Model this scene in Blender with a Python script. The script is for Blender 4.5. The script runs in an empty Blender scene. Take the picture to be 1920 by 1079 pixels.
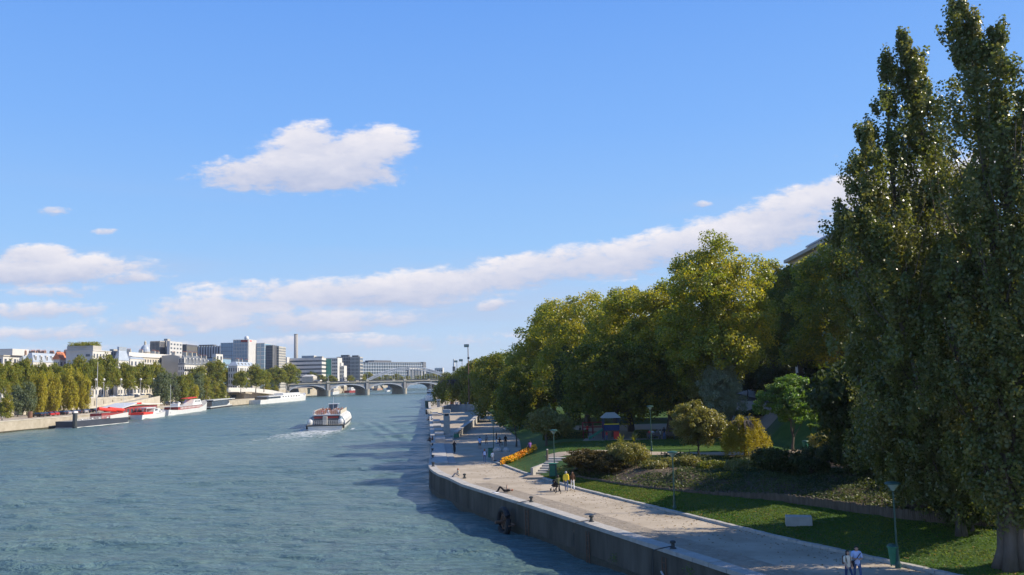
import bpy, bmesh, math, random
import numpy as np
from mathutils import Vector, Matrix
R = math.radians
PI = math.pi
scene = bpy.context.scene
col = scene.collection

# ------------------------------------------------------------------ camera
F = 1600.0            # focal length in pixels of the 1920 wide photograph
CAM_Z = 12.7          # eye height above the river
PITCH = math.atan(168.5 / F)
ROLL = R(-1.3)
cam = bpy.data.cameras.new('camera')
cam.sensor_width = 36.0
cam.lens = 36.0 * F / 1920.0
cam.clip_start = 0.5
cam.clip_end = 30000
camo = bpy.data.objects.new('camera', cam)
col.objects.link(camo)
CM = Matrix.Rotation(R(90) + PITCH, 4, 'X') @ Matrix.Rotation(ROLL, 4, 'Z')
camo.matrix_world = Matrix.Translation((0, 0, CAM_Z)) @ CM
scene.camera = camo
CM3 = CM.to_3x3()
scene.render.resolution_x = 1024
scene.render.resolution_y = 575

def ray(px, py):
    return CM3 @ Vector(((px - 960) / F, (539.5 - py) / F, -1))
def P(px, py, z=0.0):
    """the place where the line of sight through a photograph pixel meets height z"""
    d = ray(px, py); t = (z - CAM_Z) / d.z
    return Vector((d.x * t, d.y * t, z))
def at(px, py, Y):
    """the place on the line of sight at distance Y down river"""
    d = ray(px, py); t = Y / d.y
    return Vector((d.x * t, Y, CAM_Z + d.z * t))

# ------------------------------------------------------------------ light
SUN_AZ, SUN_EL = 86.0, 34.0
S = Vector((math.sin(R(SUN_AZ)) * math.cos(R(SUN_EL)), math.cos(R(SUN_AZ)) * math.cos(R(SUN_EL)), math.sin(R(SUN_EL))))
sl = bpy.data.lights.new('sun', 'SUN'); sl.energy = 5.0; sl.angle = R(0.55); sl.color = (1.0, 0.90, 0.74)
so = bpy.data.objects.new('sun', sl); col.objects.link(so)
so.rotation_euler = S.to_track_quat('Z', 'Y').to_euler()
vs = scene.view_settings
vs.view_transform = 'Standard'; vs.look = 'None'; vs.exposure = 0.45; vs.gamma = 1.0; vs.use_curve_mapping = False
scene.render.engine = 'CYCLES'
scene.cycles.max_bounces = 8
scene.cycles.transparent_max_bounces = 8

world = bpy.data.worlds.new('World'); scene.world = world
world.use_nodes = True
def build_world():
    nt = world.node_tree; nt.nodes.clear(); N = nt.nodes; L = nt.links
    def m(op, a, b=None, c=None, clamp=False):
        n = N.new('ShaderNodeMath'); n.operation = op; n.use_clamp = clamp
        for i, v in enumerate((a, b, c)):
            if v is None: continue
            if isinstance(v, (int, float)): n.inputs[i].default_value = v
            else: L.new(v, n.inputs[i])
        return n.outputs[0]
    tc = N.new('ShaderNodeTexCoord'); sep = N.new('ShaderNodeSeparateXYZ'); L.new(tc.outputs['Generated'], sep.inputs[0])
    X, Y, Z = sep.outputs
    Yg = m('MAXIMUM', Y, 0.02)
    u = m('DIVIDE', X, Yg); v = m('DIVIDE', Z, Yg)
    # sky body
    sky = N.new('ShaderNodeTexSky'); sky.sky_type = 'NISHITA'; sky.sun_disc = False
    sky.sun_elevation = R(SUN_EL); sky.sun_rotation = R(SUN_AZ)
    sky.altitude = 50; sky.air_density = 1.0; sky.dust_density = 0.0; sky.ozone_density = 1.6
    hs = N.new('ShaderNodeHueSaturation'); hs.inputs['Saturation'].default_value = SKY_SAT; hs.inputs['Value'].default_value = SKY_VAL
    L.new(sky.outputs[0], hs.inputs['Color'])
    g = N.new('ShaderNodeMix'); g.data_type = 'RGBA'; g.blend_type = 'MULTIPLY'; g.inputs['Factor'].default_value = 1
    L.new(hs.outputs[0], g.inputs['A']); g.inputs['B'].default_value = (*SKY_TINT, 1)
    # clean blue daylight gradient laid over the physical sky
    ramp = N.new('ShaderNodeValToRGB'); L.new(m('MULTIPLY', m('MAXIMUM', Z, 0), 1.6), ramp.inputs[0])
    el = ramp.color_ramp.elements
    el[0].position = 0.0; el[0].color = (0.50, 0.63, 0.84, 1)
    el[1].position = 1.0; el[1].color = (0.05, 0.17, 0.55, 1)
    for pos, c in ((0.10, (0.43, 0.62, 0.90)), (0.25, (0.30, 0.55, 0.94)), (0.45, (0.205, 0.45, 0.95)), (0.68, (0.14, 0.36, 0.90))):
        e_ = el.new(pos); e_.color = (*c, 1)
    sc_ = N.new('ShaderNodeVectorMath'); sc_.operation = 'SCALE'; sc_.inputs['Scale'].default_value = 10.0
    L.new(ramp.outputs[0], sc_.inputs[0])
    gm = N.new('ShaderNodeMix'); gm.data_type = 'RGBA'; gm.inputs['Factor'].default_value = 0.86
    L.new(g.outputs['Result'], gm.inputs['A']); L.new(sc_.outputs[0], gm.inputs['B']); g = gm
    # noise
    cv = N.new('ShaderNodeCombineXYZ'); L.new(u, cv.inputs[0]); L.new(m('MULTIPLY', v, 2.3), cv.inputs[1])
    def noise(vec, sc, det, rough, dist=0.0):
        n = N.new('ShaderNodeTexNoise'); n.inputs['Scale'].default_value = sc; n.inputs['Detail'].default_value = det
        n.inputs['Roughness'].default_value = rough; n.inputs['Distortion'].default_value = dist; L.new(vec, n.inputs['Vector'])
        return n.outputs['Fac']
    n1 = noise(cv.outputs[0], 12.0, 9, 0.62, 0.35)
    n2 = noise(cv.outputs[0], 42.0, 6, 0.65)
    nz = m('ADD', m('MULTIPLY', m('SUBTRACT', n1, 0.5), 2.5), m('MULTIPLY', m('SUBTRACT', n2, 0.5), 1.5))
    E = [  # clouds: centre, half size (in photograph pixels), tilt, weight
        (570, 322, 215, 42, 0, 1.15), (600, 300, 165, 56, 0, 1.2), (575, 266, 75, 46, 5, 1.1), (690, 280, 100, 52, 0, 1.15), (430, 316, 75, 32, 0, .8),
        (100, 396, 52, 15, 0, .75), (198, 433, 42, 10, 0, .5),
        (90, 508, 240, 34, 0, 1.05), (60, 478, 85, 24, 0, 1), (240, 522, 95, 16, 0, .8), (80, 583, 170, 24, 0, .8), (70, 625, 190, 20, 0, .6),
        (1560, 368, 200, 46, 10, 1), (1440, 420, 200, 56, 10, 1), (1250, 468, 220, 46, 9, 1), (1040, 497, 240, 40, 7, 1),
        (840, 530, 270, 34, 4, 1), (650, 550, 340, 38, 0, 1), (430, 575, 200, 32, 0, .95), (925, 572, 48, 15, 5, .9),
        (600, 600, 290, 30, 0, .8), (340, 622, 130, 15, 0, .5), (700, 640, 520, 26, 0, .45), (250, 655, 420, 24, 0, .35), (380, 600, 330, 34, 2, .7), (100, 545, 200, 22, 0, .5), (1315, 383, 28, 9, 0, .8), (1560, 293, 30, 6, 0, .4),
        (1800, 330, 180, 60, 10, 1), (2300, 260, 300, 70, 8, 1), (-350, 450, 260, 40, 0, .9), (2900, 420, 350, 60, 0, .8),
        (-900, 330, 260, 50, 0, .8)]
    best = None; num = None; den = None
    for (cx, cy, rx, ry, ang, w) in E:
        d = ray(cx, cy); uc, vc = d.x / d.y, d.z / d.y
        a = R(ang) - ROLL * 0; ca, sa = math.cos(a), math.sin(a)
        du = m('SUBTRACT', u, uc); dv = m('SUBTRACT', v, vc)
        p = m('MULTIPLY_ADD', du, ca * F / rx, m('MULTIPLY', dv, sa * F / rx))
        q = m('MULTIPLY_ADD', dv, ca * F / ry, m('MULTIPLY', du, -sa * F / ry))
        e = m('SUBTRACT', 1.0 * w + 0.0, m('ADD', m('MULTIPLY', p, p), m('MULTIPLY', q, q)))
        ec = m('MAXIMUM', e, -2.0)
        k = m('MAXIMUM', e, 0.0)
        best = ec if best is None else m('MAXIMUM', best, ec)
        num = m('MULTIPLY', k, q) if num is None else m('MULTIPLY_ADD', k, q, num)
        den = m('ADD', k, 0.001) if den is None else m('ADD', den, k)
    dens = m('ADD', m('MULTIPLY', best, 1.0), nz)
    def sstep(x, a, b):
        n = N.new('ShaderNodeMapRange'); n.interpolation_type = 'SMOOTHSTEP'
        n.inputs['From Min'].default_value = a; n.inputs['From Max'].default_value = b; L.new(x, n.inputs['Value']); return n.outputs[0]
    alpha = m('MULTIPLY', sstep(dens, 0.02, 0.80), sstep(Z, -0.01, 0.02))
    # thin haze veil low down, with faint streaks, all round
    gv = N.new('ShaderNodeCombineXYZ'); L.new(X, gv.inputs[0]); L.new(Y, gv.inputs[1]); L.new(m('MULTIPLY', Z, 9.0), gv.inputs[2])
    veil = m('MULTIPLY', sstep(noise(gv.outputs[0], 2.2, 6, 0.55), 0.42, 0.75), m('MULTIPLY', sstep(Z, 0.26, 0.02), 0.62))
    # cloud brightness: crowns catch the sun, undersides are grey
    hgt_ = m('DIVIDE', num, den)
    lit = m('ADD', m('MULTIPLY', hgt_, 0.55), m('ADD', 0.42, m('MULTIPLY', nz, 0.38)), clamp=True)
    cr = N.new('ShaderNodeMix'); cr.data_type = 'RGBA'; L.new(lit, cr.inputs['Factor'])
    cr.inputs['A'].default_value = (*CLOUD_DARK, 1); cr.inputs['B'].default_value = (*CLOUD_LIT, 1)
    vm = N.new('ShaderNodeMix'); vm.data_type = 'RGBA'; L.new(veil, vm.inputs['Factor']); L.new(g.outputs['Result'], vm.inputs['A'])
    vm.inputs['B'].default_value = (*CLOUD_DARK, 1)
    mx = N.new('ShaderNodeMix'); mx.data_type = 'RGBA'; L.new(m('MULTIPLY', alpha, 0.96), mx.inputs['Factor'])
    L.new(vm.outputs['Result'], mx.inputs['A']); L.new(cr.outputs['Result'], mx.inputs['B'])
    bg = N.new('ShaderNodeBackground'); bg.inputs['Strength'].default_value = 0.080; L.new(mx.outputs['Result'], bg.inputs['Color'])
    out = N.new('ShaderNodeOutputWorld'); L.new(bg.outputs[0], out.inputs['Surface'])
HAZE = 0.00008
SKY_SAT, SKY_VAL, SKY_TINT = 1.0, 1.0, (1, 1, 1)
CLOUD_LIT, CLOUD_DARK = (8.9, 8.5, 8.7), (4.7, 5.2, 6.9)
build_world()

# ------------------------------------------------------------------ materials
def mat(name, c, c2=None, scale=1.0, rough=0.8, bump=0.0, bscale=None, spec=0.4, metal=0.0, trans=0.0, detail=5, stretch=None, contrast=1.0, tint=None, island=False):
    """procedural material: two colours mixed by noise in object space, with fine relief"""
    m = bpy.data.materials.new(name); m.use_nodes = True
    nt = m.node_tree; N = nt.nodes; L = nt.links
    b = N['Principled BSDF']; b.inputs['Roughness'].default_value = rough; b.inputs['Metallic'].default_value = metal
    b.inputs['Specular IOR Level'].default_value = spec
    b.inputs['Base Color'].default_value = (*c, 1)
    tc = N.new('ShaderNodeTexCoord'); vec = tc.outputs['Object']
    if stretch:
        mp = N.new('ShaderNodeMapping'); mp.inputs['Scale'].default_value = stretch; L.new(vec, mp.inputs[0]); vec = mp.outputs[0]
    colout = None
    if c2 is not None:
        n = N.new('ShaderNodeTexNoise'); n.inputs['Scale'].default_value = scale; n.inputs['Detail'].default_value = detail; n.inputs['Roughness'].default_value = 0.6
        L.new(vec, n.inputs['Vector'])
        mr = N.new('ShaderNodeMapRange'); mr.inputs['From Min'].default_value = 0.5 - 0.22 / contrast; mr.inputs['From Max'].default_value = 0.5 + 0.22 / contrast
        L.new(n.outputs['Fac'], mr.inputs['Value'])
        mx = N.new('ShaderNodeMix'); mx.data_type = 'RGBA'; L.new(mr.outputs[0], mx.inputs['Factor'])
        mx.inputs['A'].default_value = (*c, 1); mx.inputs['B'].default_value = (*c2, 1)
        colout = mx.outputs['Result']; L.new(colout, b.inputs['Base Color'])
    if tint is not None:        # hue varies from leaf to leaf
        a = N.new('ShaderNodeAttribute'); a.attribute_name = 'tint'
        mx2 = N.new('ShaderNodeMix'); mx2.data_type = 'RGBA'; L.new(a.outputs['Fac'], mx2.inputs['Factor'])
        if colout: L.new(colout, mx2.inputs['A'])
        else: mx2.inputs['A'].default_value = (*c, 1)
        mx2.inputs['B'].default_value = (*tint, 1)
        colout = mx2.outputs['Result']; L.new(colout, b.inputs['Base Color'])
    if bump > 0:
        n2 = N.new('ShaderNodeTexNoise'); n2.inputs['Scale'].default_value = bscale or scale * 6; n2.inputs['Detail'].default_value = 4
        L.new(vec, n2.inputs['Vector'])
        bp = N.new('ShaderNodeBump'); bp.inputs['Strength'].default_value = bump; bp.inputs['Distance'].default_value = 0.05
        L.new(n2.outputs['Fac'], bp.inputs['Height']); L.new(bp.outputs[0], b.inputs['Normal'])
    if trans > 0:
        tr = N.new('ShaderNodeBsdfTranslucent'); ms = N.new('ShaderNodeMixShader'); ms.inputs[0].default_value = trans
        if colout:
            gm = N.new('ShaderNodeMix'); gm.data_type = 'RGBA'; gm.blend_type = 'MULTIPLY'; gm.inputs['Factor'].default_value = 1
            L.new(colout, gm.inputs['A']); gm.inputs['B'].default_value = (2.3, 2.1, 0.8, 1); L.new(gm.outputs['Result'], tr.inputs['Color'])
        else: tr.inputs['Color'].default_value = (min(1, c[0] * 2.2), min(1, c[1] * 2.1), c[2] * 0.9, 1)
        L.new(b.outputs[0], ms.inputs[1]); L.new(tr.outputs[0], ms.inputs[2]); L.new(ms.outputs[0], N['Material Output'].inputs['Surface'])
    return m
M = {}
def dm(key, *a, **k): M[key] = mat(key, *a, **k)
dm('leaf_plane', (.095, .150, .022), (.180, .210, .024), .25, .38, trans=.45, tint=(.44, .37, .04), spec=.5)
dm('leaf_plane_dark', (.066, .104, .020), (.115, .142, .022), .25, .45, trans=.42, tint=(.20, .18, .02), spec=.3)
dm('leaf_yellow', (.24, .22, .015), (.32, .27, .015), .3, .45, trans=.40, tint=(.26, .22, .02), spec=.4)
dm('leaf_poplar', (.072, .108, .030), (.125, .150, .038), .3, .36, trans=.34, tint=(.18, .17, .06), spec=.5)
dm('leaf_silver', (.17, .20, .13), (.24, .27, .17), .6, .5, trans=.25, tint=(.19, .21, .15), spec=.5)
dm('leaf_fresh', (.07, .15, .022), (.11, .20, .03), .6, .4, trans=.40, tint=(.12, .17, .05), spec=.5)
dm('leaf_olive', (.13, .145, .03), (.18, .17, .035), .6, .4, trans=.35, tint=(.26, .23, .09), spec=.5)
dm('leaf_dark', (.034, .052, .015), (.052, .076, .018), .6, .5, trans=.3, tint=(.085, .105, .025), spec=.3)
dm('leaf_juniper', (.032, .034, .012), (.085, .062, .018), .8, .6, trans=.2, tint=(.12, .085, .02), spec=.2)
dm('leaf_far', (.115, .155, .020), (.19, .215, .024), .12, .6, trans=.35, tint=(.26, .22, .025), spec=.3)
dm('leaf_far_yellow', (.25, .25, .022), (.34, .31, .025), .15, .6, trans=.35, tint=(.38, .31, .04), spec=.3)
dm('leaf_far_grey', (.11, .15, .08), (.16, .20, .11), .15, .6, trans=.3, tint=(.13, .15, .08), spec=.3)
dm('bark', (.075, .060, .045), (.15, .125, .10), 3, .9, bump=.8, bscale=14, stretch=(1, 1, .25))
dm('bark_pale', (.20, .17, .14), (.34, .31, .26), 2, .85, bump=.6, bscale=10, stretch=(1, 1, .3))
dm('grass', (.036, .078, .012), (.070, .125, .020), .9, .7, bump=.6, bscale=22, spec=.2, detail=8)
dm('grass_blades', (.045, .105, .014), (.085, .155, .022), .6, .6, trans=.35, spec=.2, tint=(.15, .17, .04))
dm('dry_leaf', (.20, .12, .035), (.33, .22, .06), 2, .8, tint=(.12, .06, .02), spec=.2)
dm('soil', (.10, .072, .05), (.17, .13, .09), 1.5, .95, bump=.9, bscale=12, spec=.1)
dm('sand', (.36, .29, .215), (.45, .37, .28), .7, .95, bump=.3, bscale=18, spec=.1, detail=8)
dm('paving', (.33, .27, .195), (.52, .44, .335), .33, .88, bump=.4, bscale=25, spec=.15, detail=14, contrast=1.1)
dm('cobble', (.30, .25, .19), (.42, .355, .275), 2.2, .85, bump=.5, bscale=30, spec=.2)
dm('coping', (.36, .335, .29), (.50, .47, .42), 1.6, .8, bump=.4, bscale=16, spec=.3, detail=8)
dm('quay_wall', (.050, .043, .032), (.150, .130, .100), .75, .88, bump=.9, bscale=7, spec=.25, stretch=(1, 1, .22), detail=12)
dm('quay_damp', (.035, .035, .022), (.075, .068, .045), 1.2, .6, bump=.7, bscale=6, spec=.4)
dm('concrete', (.30, .285, .26), (.40, .38, .35), .9, .85, bump=.3, bscale=10, spec=.2, detail=8)
dm('stone_pale', (.36, .325, .26), (.50, .46, .38), .35, .85, bump=.5, bscale=3, spec=.2, detail=9)
dm('stone_old', (.30, .26, .195), (.46, .41, .33), .4, .9, bump=.5, bscale=3, spec=.2, detail=9)
dm('stone_bridge', (.27, .26, .25), (.38, .37, .36), .25, .85, bump=.4, bscale=2, spec=.2)
dm('bridge_iron', (.34, .37, .42), (.42, .45, .50), .3, .6, spec=.4)
dm('wood_stake', (.10, .075, .05), (.20, .155, .115), 4, .9, bump=.6, bscale=20, stretch=(1, 1, .2))
dm('white_paint', (.60, .60, .59), (.67, .67, .66), .5, .35, spec=.5)
dm('white_plaster', (.50, .485, .45), (.60, .58, .55), .25, .8, spec=.2)
dm('cream_stone', (.43, .39, .32), (.54, .50, .42), .25, .8, spec=.2)
dm('grey_render', (.36, .34, .30), (.46, .44, .40), .15, .85, spec=.2)
dm('zinc', (.30, .35, .42), (.40, .45, .52), .4, .5, spec=.5)
dm('tile_red', (.50, .16, .08), (.62, .24, .12), .8, .8)
dm('brick', (.28, .17, .13), (.40, .27, .20), .8, .85)
dm('slate', (.10, .11, .13), (.17, .18, .20), .5, .6)
dm('dark_panel', (.085, .085, .095), (.12, .12, .13), .2, .5)
dm('light_fin', (.46, .455, .44), (.56, .55, .53), .2, .6)
dm('bronze_panel', (.11, .105, .09), (.16, .15, .13), .2, .5)
dm('glass_blue', (.16, .27, .36), (.24, .36, .45), .08, .18, spec=.8)
dm('glass_dark', (.035, .045, .06), (.06, .075, .10), .3, .12, spec=.8)
dm('glass_green', (.02, .22, .16), (.03, .30, .21), .1, .2, spec=.7)
dm('glass_ministry', (.10, .135, .18), (.16, .20, .25), .05, .25, spec=.7)
dm('window_dark', (.05, .06, .075), (.09, .105, .13), .6, .2, spec=.7)
dm('metal_dark', (.045, .05, .05), rough=.5, spec=.5)
dm('rust', (.14, .07, .04), (.22, .12, .07), 2, .7)
dm('lamp_green', (.018, .065, .05), (.03, .095, .075), 2, .45, spec=.5)
dm('lamp_glass', (.19, .29, .27), rough=.2, spec=.7)
dm('bin_green', (.03, .17, .09), (.04, .22, .12), 2, .5)
dm('rubber', (.022, .022, .024), rough=.7)
dm('red', (.62, .035, .02), (.75, .06, .035), 1, .6)
dm('red_dark', (.22, .03, .03), (.30, .045, .04), 1, .6)
dm('orange', (.38, .12, .05), (.48, .16, .06), 1, .7)
dm('yellow', (.85, .60, .04), rough=.8)
dm('hull_navy', (.035, .042, .06), (.06, .068, .09), .4, .5)
dm('foamlike', (.8, .8, .78), rough=.6)
dm('flower_yellow', (.85, .62, .03), (.90, .45, .02), 2, .6, trans=.2, tint=(.80, .30, .02))
dm('flower_pink', (.72, .42, .40), (.80, .60, .55), 2, .6, trans=.2)
dm('skin', (.50, .31, .22), rough=.6)
dm('hair_dark', (.03, .022, .018), rough=.6)
dm('hair_brown', (.14, .075, .04), rough=.6)
dm('hair_red', (.30, .10, .04), rough=.6)
dm('hair_grey', (.42, .40, .38), rough=.6)
CL = {}
def cloth(n, c): CL[n] = mat('cloth_' + n, c, tuple(min(1, x * 1.25) for x in c), 6, .9, spec=.1)
for n, c in dict(white=(.75, .75, .75), black=(.025, .025, .028), navy=(.04, .06, .13), denim=(.08, .12, .22), yellow=(.80, .60, .06), lightblue=(.42, .52, .75), cream=(.66, .60, .48),
                 olive=(.12, .13, .06), brown=(.12, .07, .05), grey=(.25, .25, .26), red=(.60, .06, .05), green=(.06, .22, .10), orange=(.65, .22, .06), beige=(.48, .42, .32), purple=(.22, .1, .3)).items(): cloth(n, c)

def leafnormals(): pass

# ------------------------------------------------------------------ mesh helpers
def setp(o, label=None, cat=None, group=None, kind=None):
    if label: o['label'] = label
    if cat: o['category'] = cat
    if group: o['group'] = group
    if kind: o['kind'] = kind
    return o
def thing(name, label, cat, loc=(0, 0, 0), rz=0.0, group=None):
    o = bpy.data.objects.new(name, None); col.objects.link(o); o.empty_display_size = 0.5
    o.location = loc; o.rotation_euler = (0, 0, rz); return setp(o, label, cat, group)
def link(name, me, parent=None, loc=None, rz=None):
    o = bpy.data.objects.new(name, me); col.objects.link(o)
    if parent is not None: o.parent = parent
    if loc is not None: o.location = loc
    if rz is not None: o.rotation_euler = (0, 0, rz)
    return o
KIDS = {}
def dup(root, loc=None, rz=None, label=None, sc=None, group=None):
    def rec(o, par):
        c = o.copy(); col.objects.link(c)
        if par is not None: c.parent = par
        for ch in o.children: rec(ch, c)
        return c
    c = rec(root, None)
    if loc is not None: c.location = loc
    if rz is not None: c.rotation_euler = (0, 0, rz)
    if sc is not None: c.scale = sc if isinstance(sc, tuple) else (sc, sc, sc)
    if label: c['label'] = label
    if group: c['group'] = group
    return c

class MB:
    def __init__(s): s.v = []; s.f = []; s.m = []; s.mi = 0
    def mat(s, i): s.mi = i; return s
    def add(s, vs, fs):
        b = len(s.v); s.v.extend([tuple(v) for v in vs])
        for f in fs: s.f.append([b + i for i in f]); s.m.append(s.mi)
        return s
    def box(s, c, d, rz=0.0, taper=1.0):
        x, y, z = d[0] / 2, d[1] / 2, d[2] / 2; ca, sa = math.cos(rz), math.sin(rz); vs = []
        for k in (-1, 1):
            t = 1.0 if k < 0 else taper
            for (a, b) in ((-1, -1), (1, -1), (1, 1), (-1, 1)):
                px, py = a * x * t, b * y * t
                vs.append((c[0] + px * ca - py * sa, c[1] + px * sa + py * ca, c[2] + k * z))
        return s.add(vs, [(0, 3, 2, 1), (4, 5, 6, 7), (0, 1, 5, 4), (1, 2, 6, 5), (2, 3, 7, 6), (3, 0, 4, 7)])
    def hexa(s, lo, hi):
        """solid between two quads (4 points each, same winding)"""
        return s.add(list(lo) + list(hi), [(0, 3, 2, 1), (4, 5, 6, 7), (0, 1, 5, 4), (1, 2, 6, 5), (2, 3, 7, 6), (3, 0, 4, 7)])
    def prism(s, poly, z0, z1):
        n = len(poly); vs = [(p[0], p[1], z0) for p in poly] + [(p[0], p[1], z1) for p in poly]
        return s.add(vs, [tuple(range(n - 1, -1, -1)), tuple(range(n, 2 * n))] + [(i, (i + 1) % n, n + (i + 1) % n, n + i) for i in range(n)])
    def xprism(s, prof, x0, x1):
        """profile in (y, z) swept along x"""
        n = len(prof); vs = [(x0, p[0], p[1]) for p in prof] + [(x1, p[0], p[1]) for p in prof]
        return s.add(vs, [tuple(range(n - 1, -1, -1)), tuple(range(n, 2 * n))] + [(i, (i + 1) % n, n + (i + 1) % n, n + i) for i in range(n)])
    def tube(s, pts, r, n=8, cap=True):
        pts = [Vector(p) for p in pts]
        rs = r if isinstance(r, (list, tuple)) else [r] * len(pts)
        vs = []; up = Vector((0.13, 0.21, 0.97))
        for i, p in enumerate(pts):
            d = (pts[min(i + 1, len(pts) - 1)] - pts[max(i - 1, 0)])
            if d.length < 1e-6: d = Vector((0, 0, 1))
            d.normalize()
            a = d.cross(up if abs(d.dot(up)) < .95 else Vector((1, 0, 0))).normalized(); b = d.cross(a)
            for k in range(n):
                t = 2 * PI * k / n; vs.append(p + (a * math.cos(t) + b * math.sin(t)) * rs[i])
        fs = []
        for i in range(len(pts) - 1):
            for k in range(n):
                k2 = (k + 1) % n; fs.append((i * n + k, i * n + k2, (i + 1) * n + k2, (i + 1) * n + k))
        if cap: fs.append(tuple(range(n - 1, -1, -1))); fs.append(tuple((len(pts) - 1) * n + k for k in range(n)))
        return s.add(vs, fs)
    def lathe(s, prof, c=(0, 0, 0), n=16):
        vs = []; fs = []
        for (r, z) in prof:
            for k in range(n):
                t = 2 * PI * k / n; vs.append((c[0] + r * math.cos(t), c[1] + r * math.sin(t), c[2] + z))
        for i in range(len(prof) - 1):
            for k in range(n):
                k2 = (k + 1) % n; fs.append((i * n + k, i * n + k2, (i + 1) * n + k2, (i + 1) * n + k))
        fs.append(tuple(range(n - 1, -1, -1))); fs.append(tuple((len(prof) - 1) * n + k for k in range(n)))
        return s.add(vs, fs)
    def mesh(s, name, mats, smooth=False):
        me = bpy.data.meshes.new(name); me.from_pydata(s.v, [], s.f)
        for mm in (mats if isinstance(mats, (list, tuple)) else [mats]): me.materials.append(M[mm] if isinstance(mm, str) else mm)
        me.polygons.foreach_set('material_index', s.m)
        if smooth: me.polygons.foreach_set('use_smooth', [True] * len(me.polygons))
        me.update(); return me
    def build(s, name, mats, parent=None, smooth=False, loc=None, rz=None):
        return link(name, s.mesh(name, mats, smooth), parent, loc, rz)
def B(): return MB()
def boxpart(name, m, parent, c, d, rz=0.0, taper=1.0): return B().box(c, d, rz, taper).build(name, m, parent)

# ------------------------------------------------------------------ foliage
def leafmesh(name, cen, nrm, size, material, rng, tint=None, aspect=0.72, spread=0.9):
    """one small pointed leaf (or leaf spray) per centre, as two triangles"""
    n = len(cen); nn = nrm + rng.normal(0, spread, (n, 3)); nn /= np.linalg.norm(nn, axis=1)[:, None] + 1e-9
    r = rng.normal(0, 1, (n, 3)); a = np.cross(nn, r); a /= np.linalg.norm(a, axis=1)[:, None] + 1e-9; b = np.cross(nn, a)
    s = (size * rng.uniform(.6, 1.35, n))[:, None] * .5
    v = np.empty((n, 4, 3), np.float32); bend = nn * s * .35
    v[:, 0] = cen - a * s; v[:, 1] = cen - b * s * aspect + bend; v[:, 2] = cen + a * s; v[:, 3] = cen + b * s * aspect + bend
    me = bpy.data.meshes.new(name); me.vertices.add(4 * n); me.vertices.foreach_set('co', v.ravel())
    me.loops.add(4 * n); me.loops.foreach_set('vertex_index', np.arange(4 * n, dtype=np.int32))
    me.polygons.add(n); me.polygons.foreach_set('loop_start', np.arange(0, 4 * n, 4, dtype=np.int32))
    me.materials.append(M[material] if isinstance(material, str) else material)
    at_ = me.attributes.new('tint', 'FLOAT', 'FACE')
    at_.data.foreach_set('value', (tint if tint is not None else rng.uniform(0, 1, n) ** 2).astype(np.float32))
    me.update(calc_edges=True); return me

def crown_leaves(rng, lobes, nclump, per, rc, zmin=-0.55, inner=0.18, flat=0.75):
    """leaf positions: clumps spread over the shells of several ellipsoid lobes"""
    lob = [(np.array(c, float), np.array(r, float)) for c, r in lobes]
    w = np.array([(r[0] * r[1] + r[0] * r[2] + r[1] * r[2]) for c, r in lob]); w /= w.sum()
    idx = rng.choice(len(lob), nclump, p=w)
    C = []; O = []
    for i in idx:
        c, r = lob[i]
        while True:
            d = rng.normal(0, 1, 3); d /= np.linalg.norm(d)
            if d[2] > zmin + rng.uniform(-.2, .2): break
        k = rng.uniform(.25, .8) if rng.random() < inner else rng.uniform(.82, 1.06)
        C.append(c + d * r * k); O.append(d)
    C = np.array(C); O = np.array(O); rr = rc * rng.uniform(.6, 1.35, nclump)
    ids = np.repeat(np.arange(nclump), per); n = len(ids)
    d = rng.normal(0, 1, (n, 3)); d /= np.linalg.norm(d, axis=1)[:, None]
    off = d * (rng.uniform(.25, 1.0, n) ** .6)[:, None] * rr[ids][:, None]; off[:, 2] *= flat
    pos = C[ids] + off; nrm = d * .7 + O[ids] * .5 + np.array([0, 0, .45])
    tint = np.clip(rng.normal(.25, .25, nclump)[ids] + rng.normal(0, .15, n), 0, 1)
    return pos, nrm, tint, C

def limbs(mb, rng, base, top, r0, targets, n=12, trunk_n=9):
    """tapered, slightly crooked trunk with limbs running out to crown points"""
    base = Vector(base); top = Vector(top); pts = []; L = (top - base).length
    K = 7
    for i in range(K):
        t = i / (K - 1); p = base.lerp(top, t) + Vector((rng.normal(0, .02 * L), rng.normal(0, .02 * L), 0)) * (t > 0)
        pts.append(p)
    rs = [r0 * (1.25 if i == 0 else 1) * (1 - .82 * (i / (K - 1))) for i in range(K)]
    mb.tube(pts, rs, trunk_n)
    if len(targets):
        sel = rng.choice(len(targets), min(n, len(targets)), replace=False)
        for j in sel:
            tg = Vector(targets[j]); k = int(rng.integers(2, K - 1)); st = pts[k]
            if tg.z < st.z: st = pts[2]
            mid = st.lerp(tg, .5) + Vector((0, 0, .06 * L * rng.uniform(-.3, 1)))
            r = rs[k] * .45
            mb.tube([st, mid, tg], [r, r * .55, r * .15], 5, False)

def tree_parts(root, rng, lobes, trunk_base, trunk_top, r0, leaf, size, nclump, per, rc, bark='bark', nlimb=12, **k):
    pos, nrm, tint, C = crown_leaves(rng, lobes, nclump, per, rc, **k)
    cr = link('crown', leafmesh('crown', pos, nrm, size, leaf, rng, tint), root)
    mb = B(); limbs(mb, rng, trunk_base, trunk_top, r0, C, nlimb); mb.build('trunk', bark, root, smooth=True)
    return cr

# ------------------------------------------------------------------ the setting
QZ = 2.5; PZ = 4.0; LQ = 3.1; UP = 7.2; ST = 8.6
def lerp_table(tab, y):
    if y <= tab[0][0]: a, b = tab[0], tab[1]
    elif y >= tab[-1][0]: a, b = tab[-2], tab[-1]
    else:
        for a, b in zip(tab, tab[1:]):
            if a[0] <= y <= b[0]: break
    return a[1] + (b[1] - a[1]) * (y - a[0]) / (b[0] - a[0])
def struct(o): o['kind'] = 'structure'; return o

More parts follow.
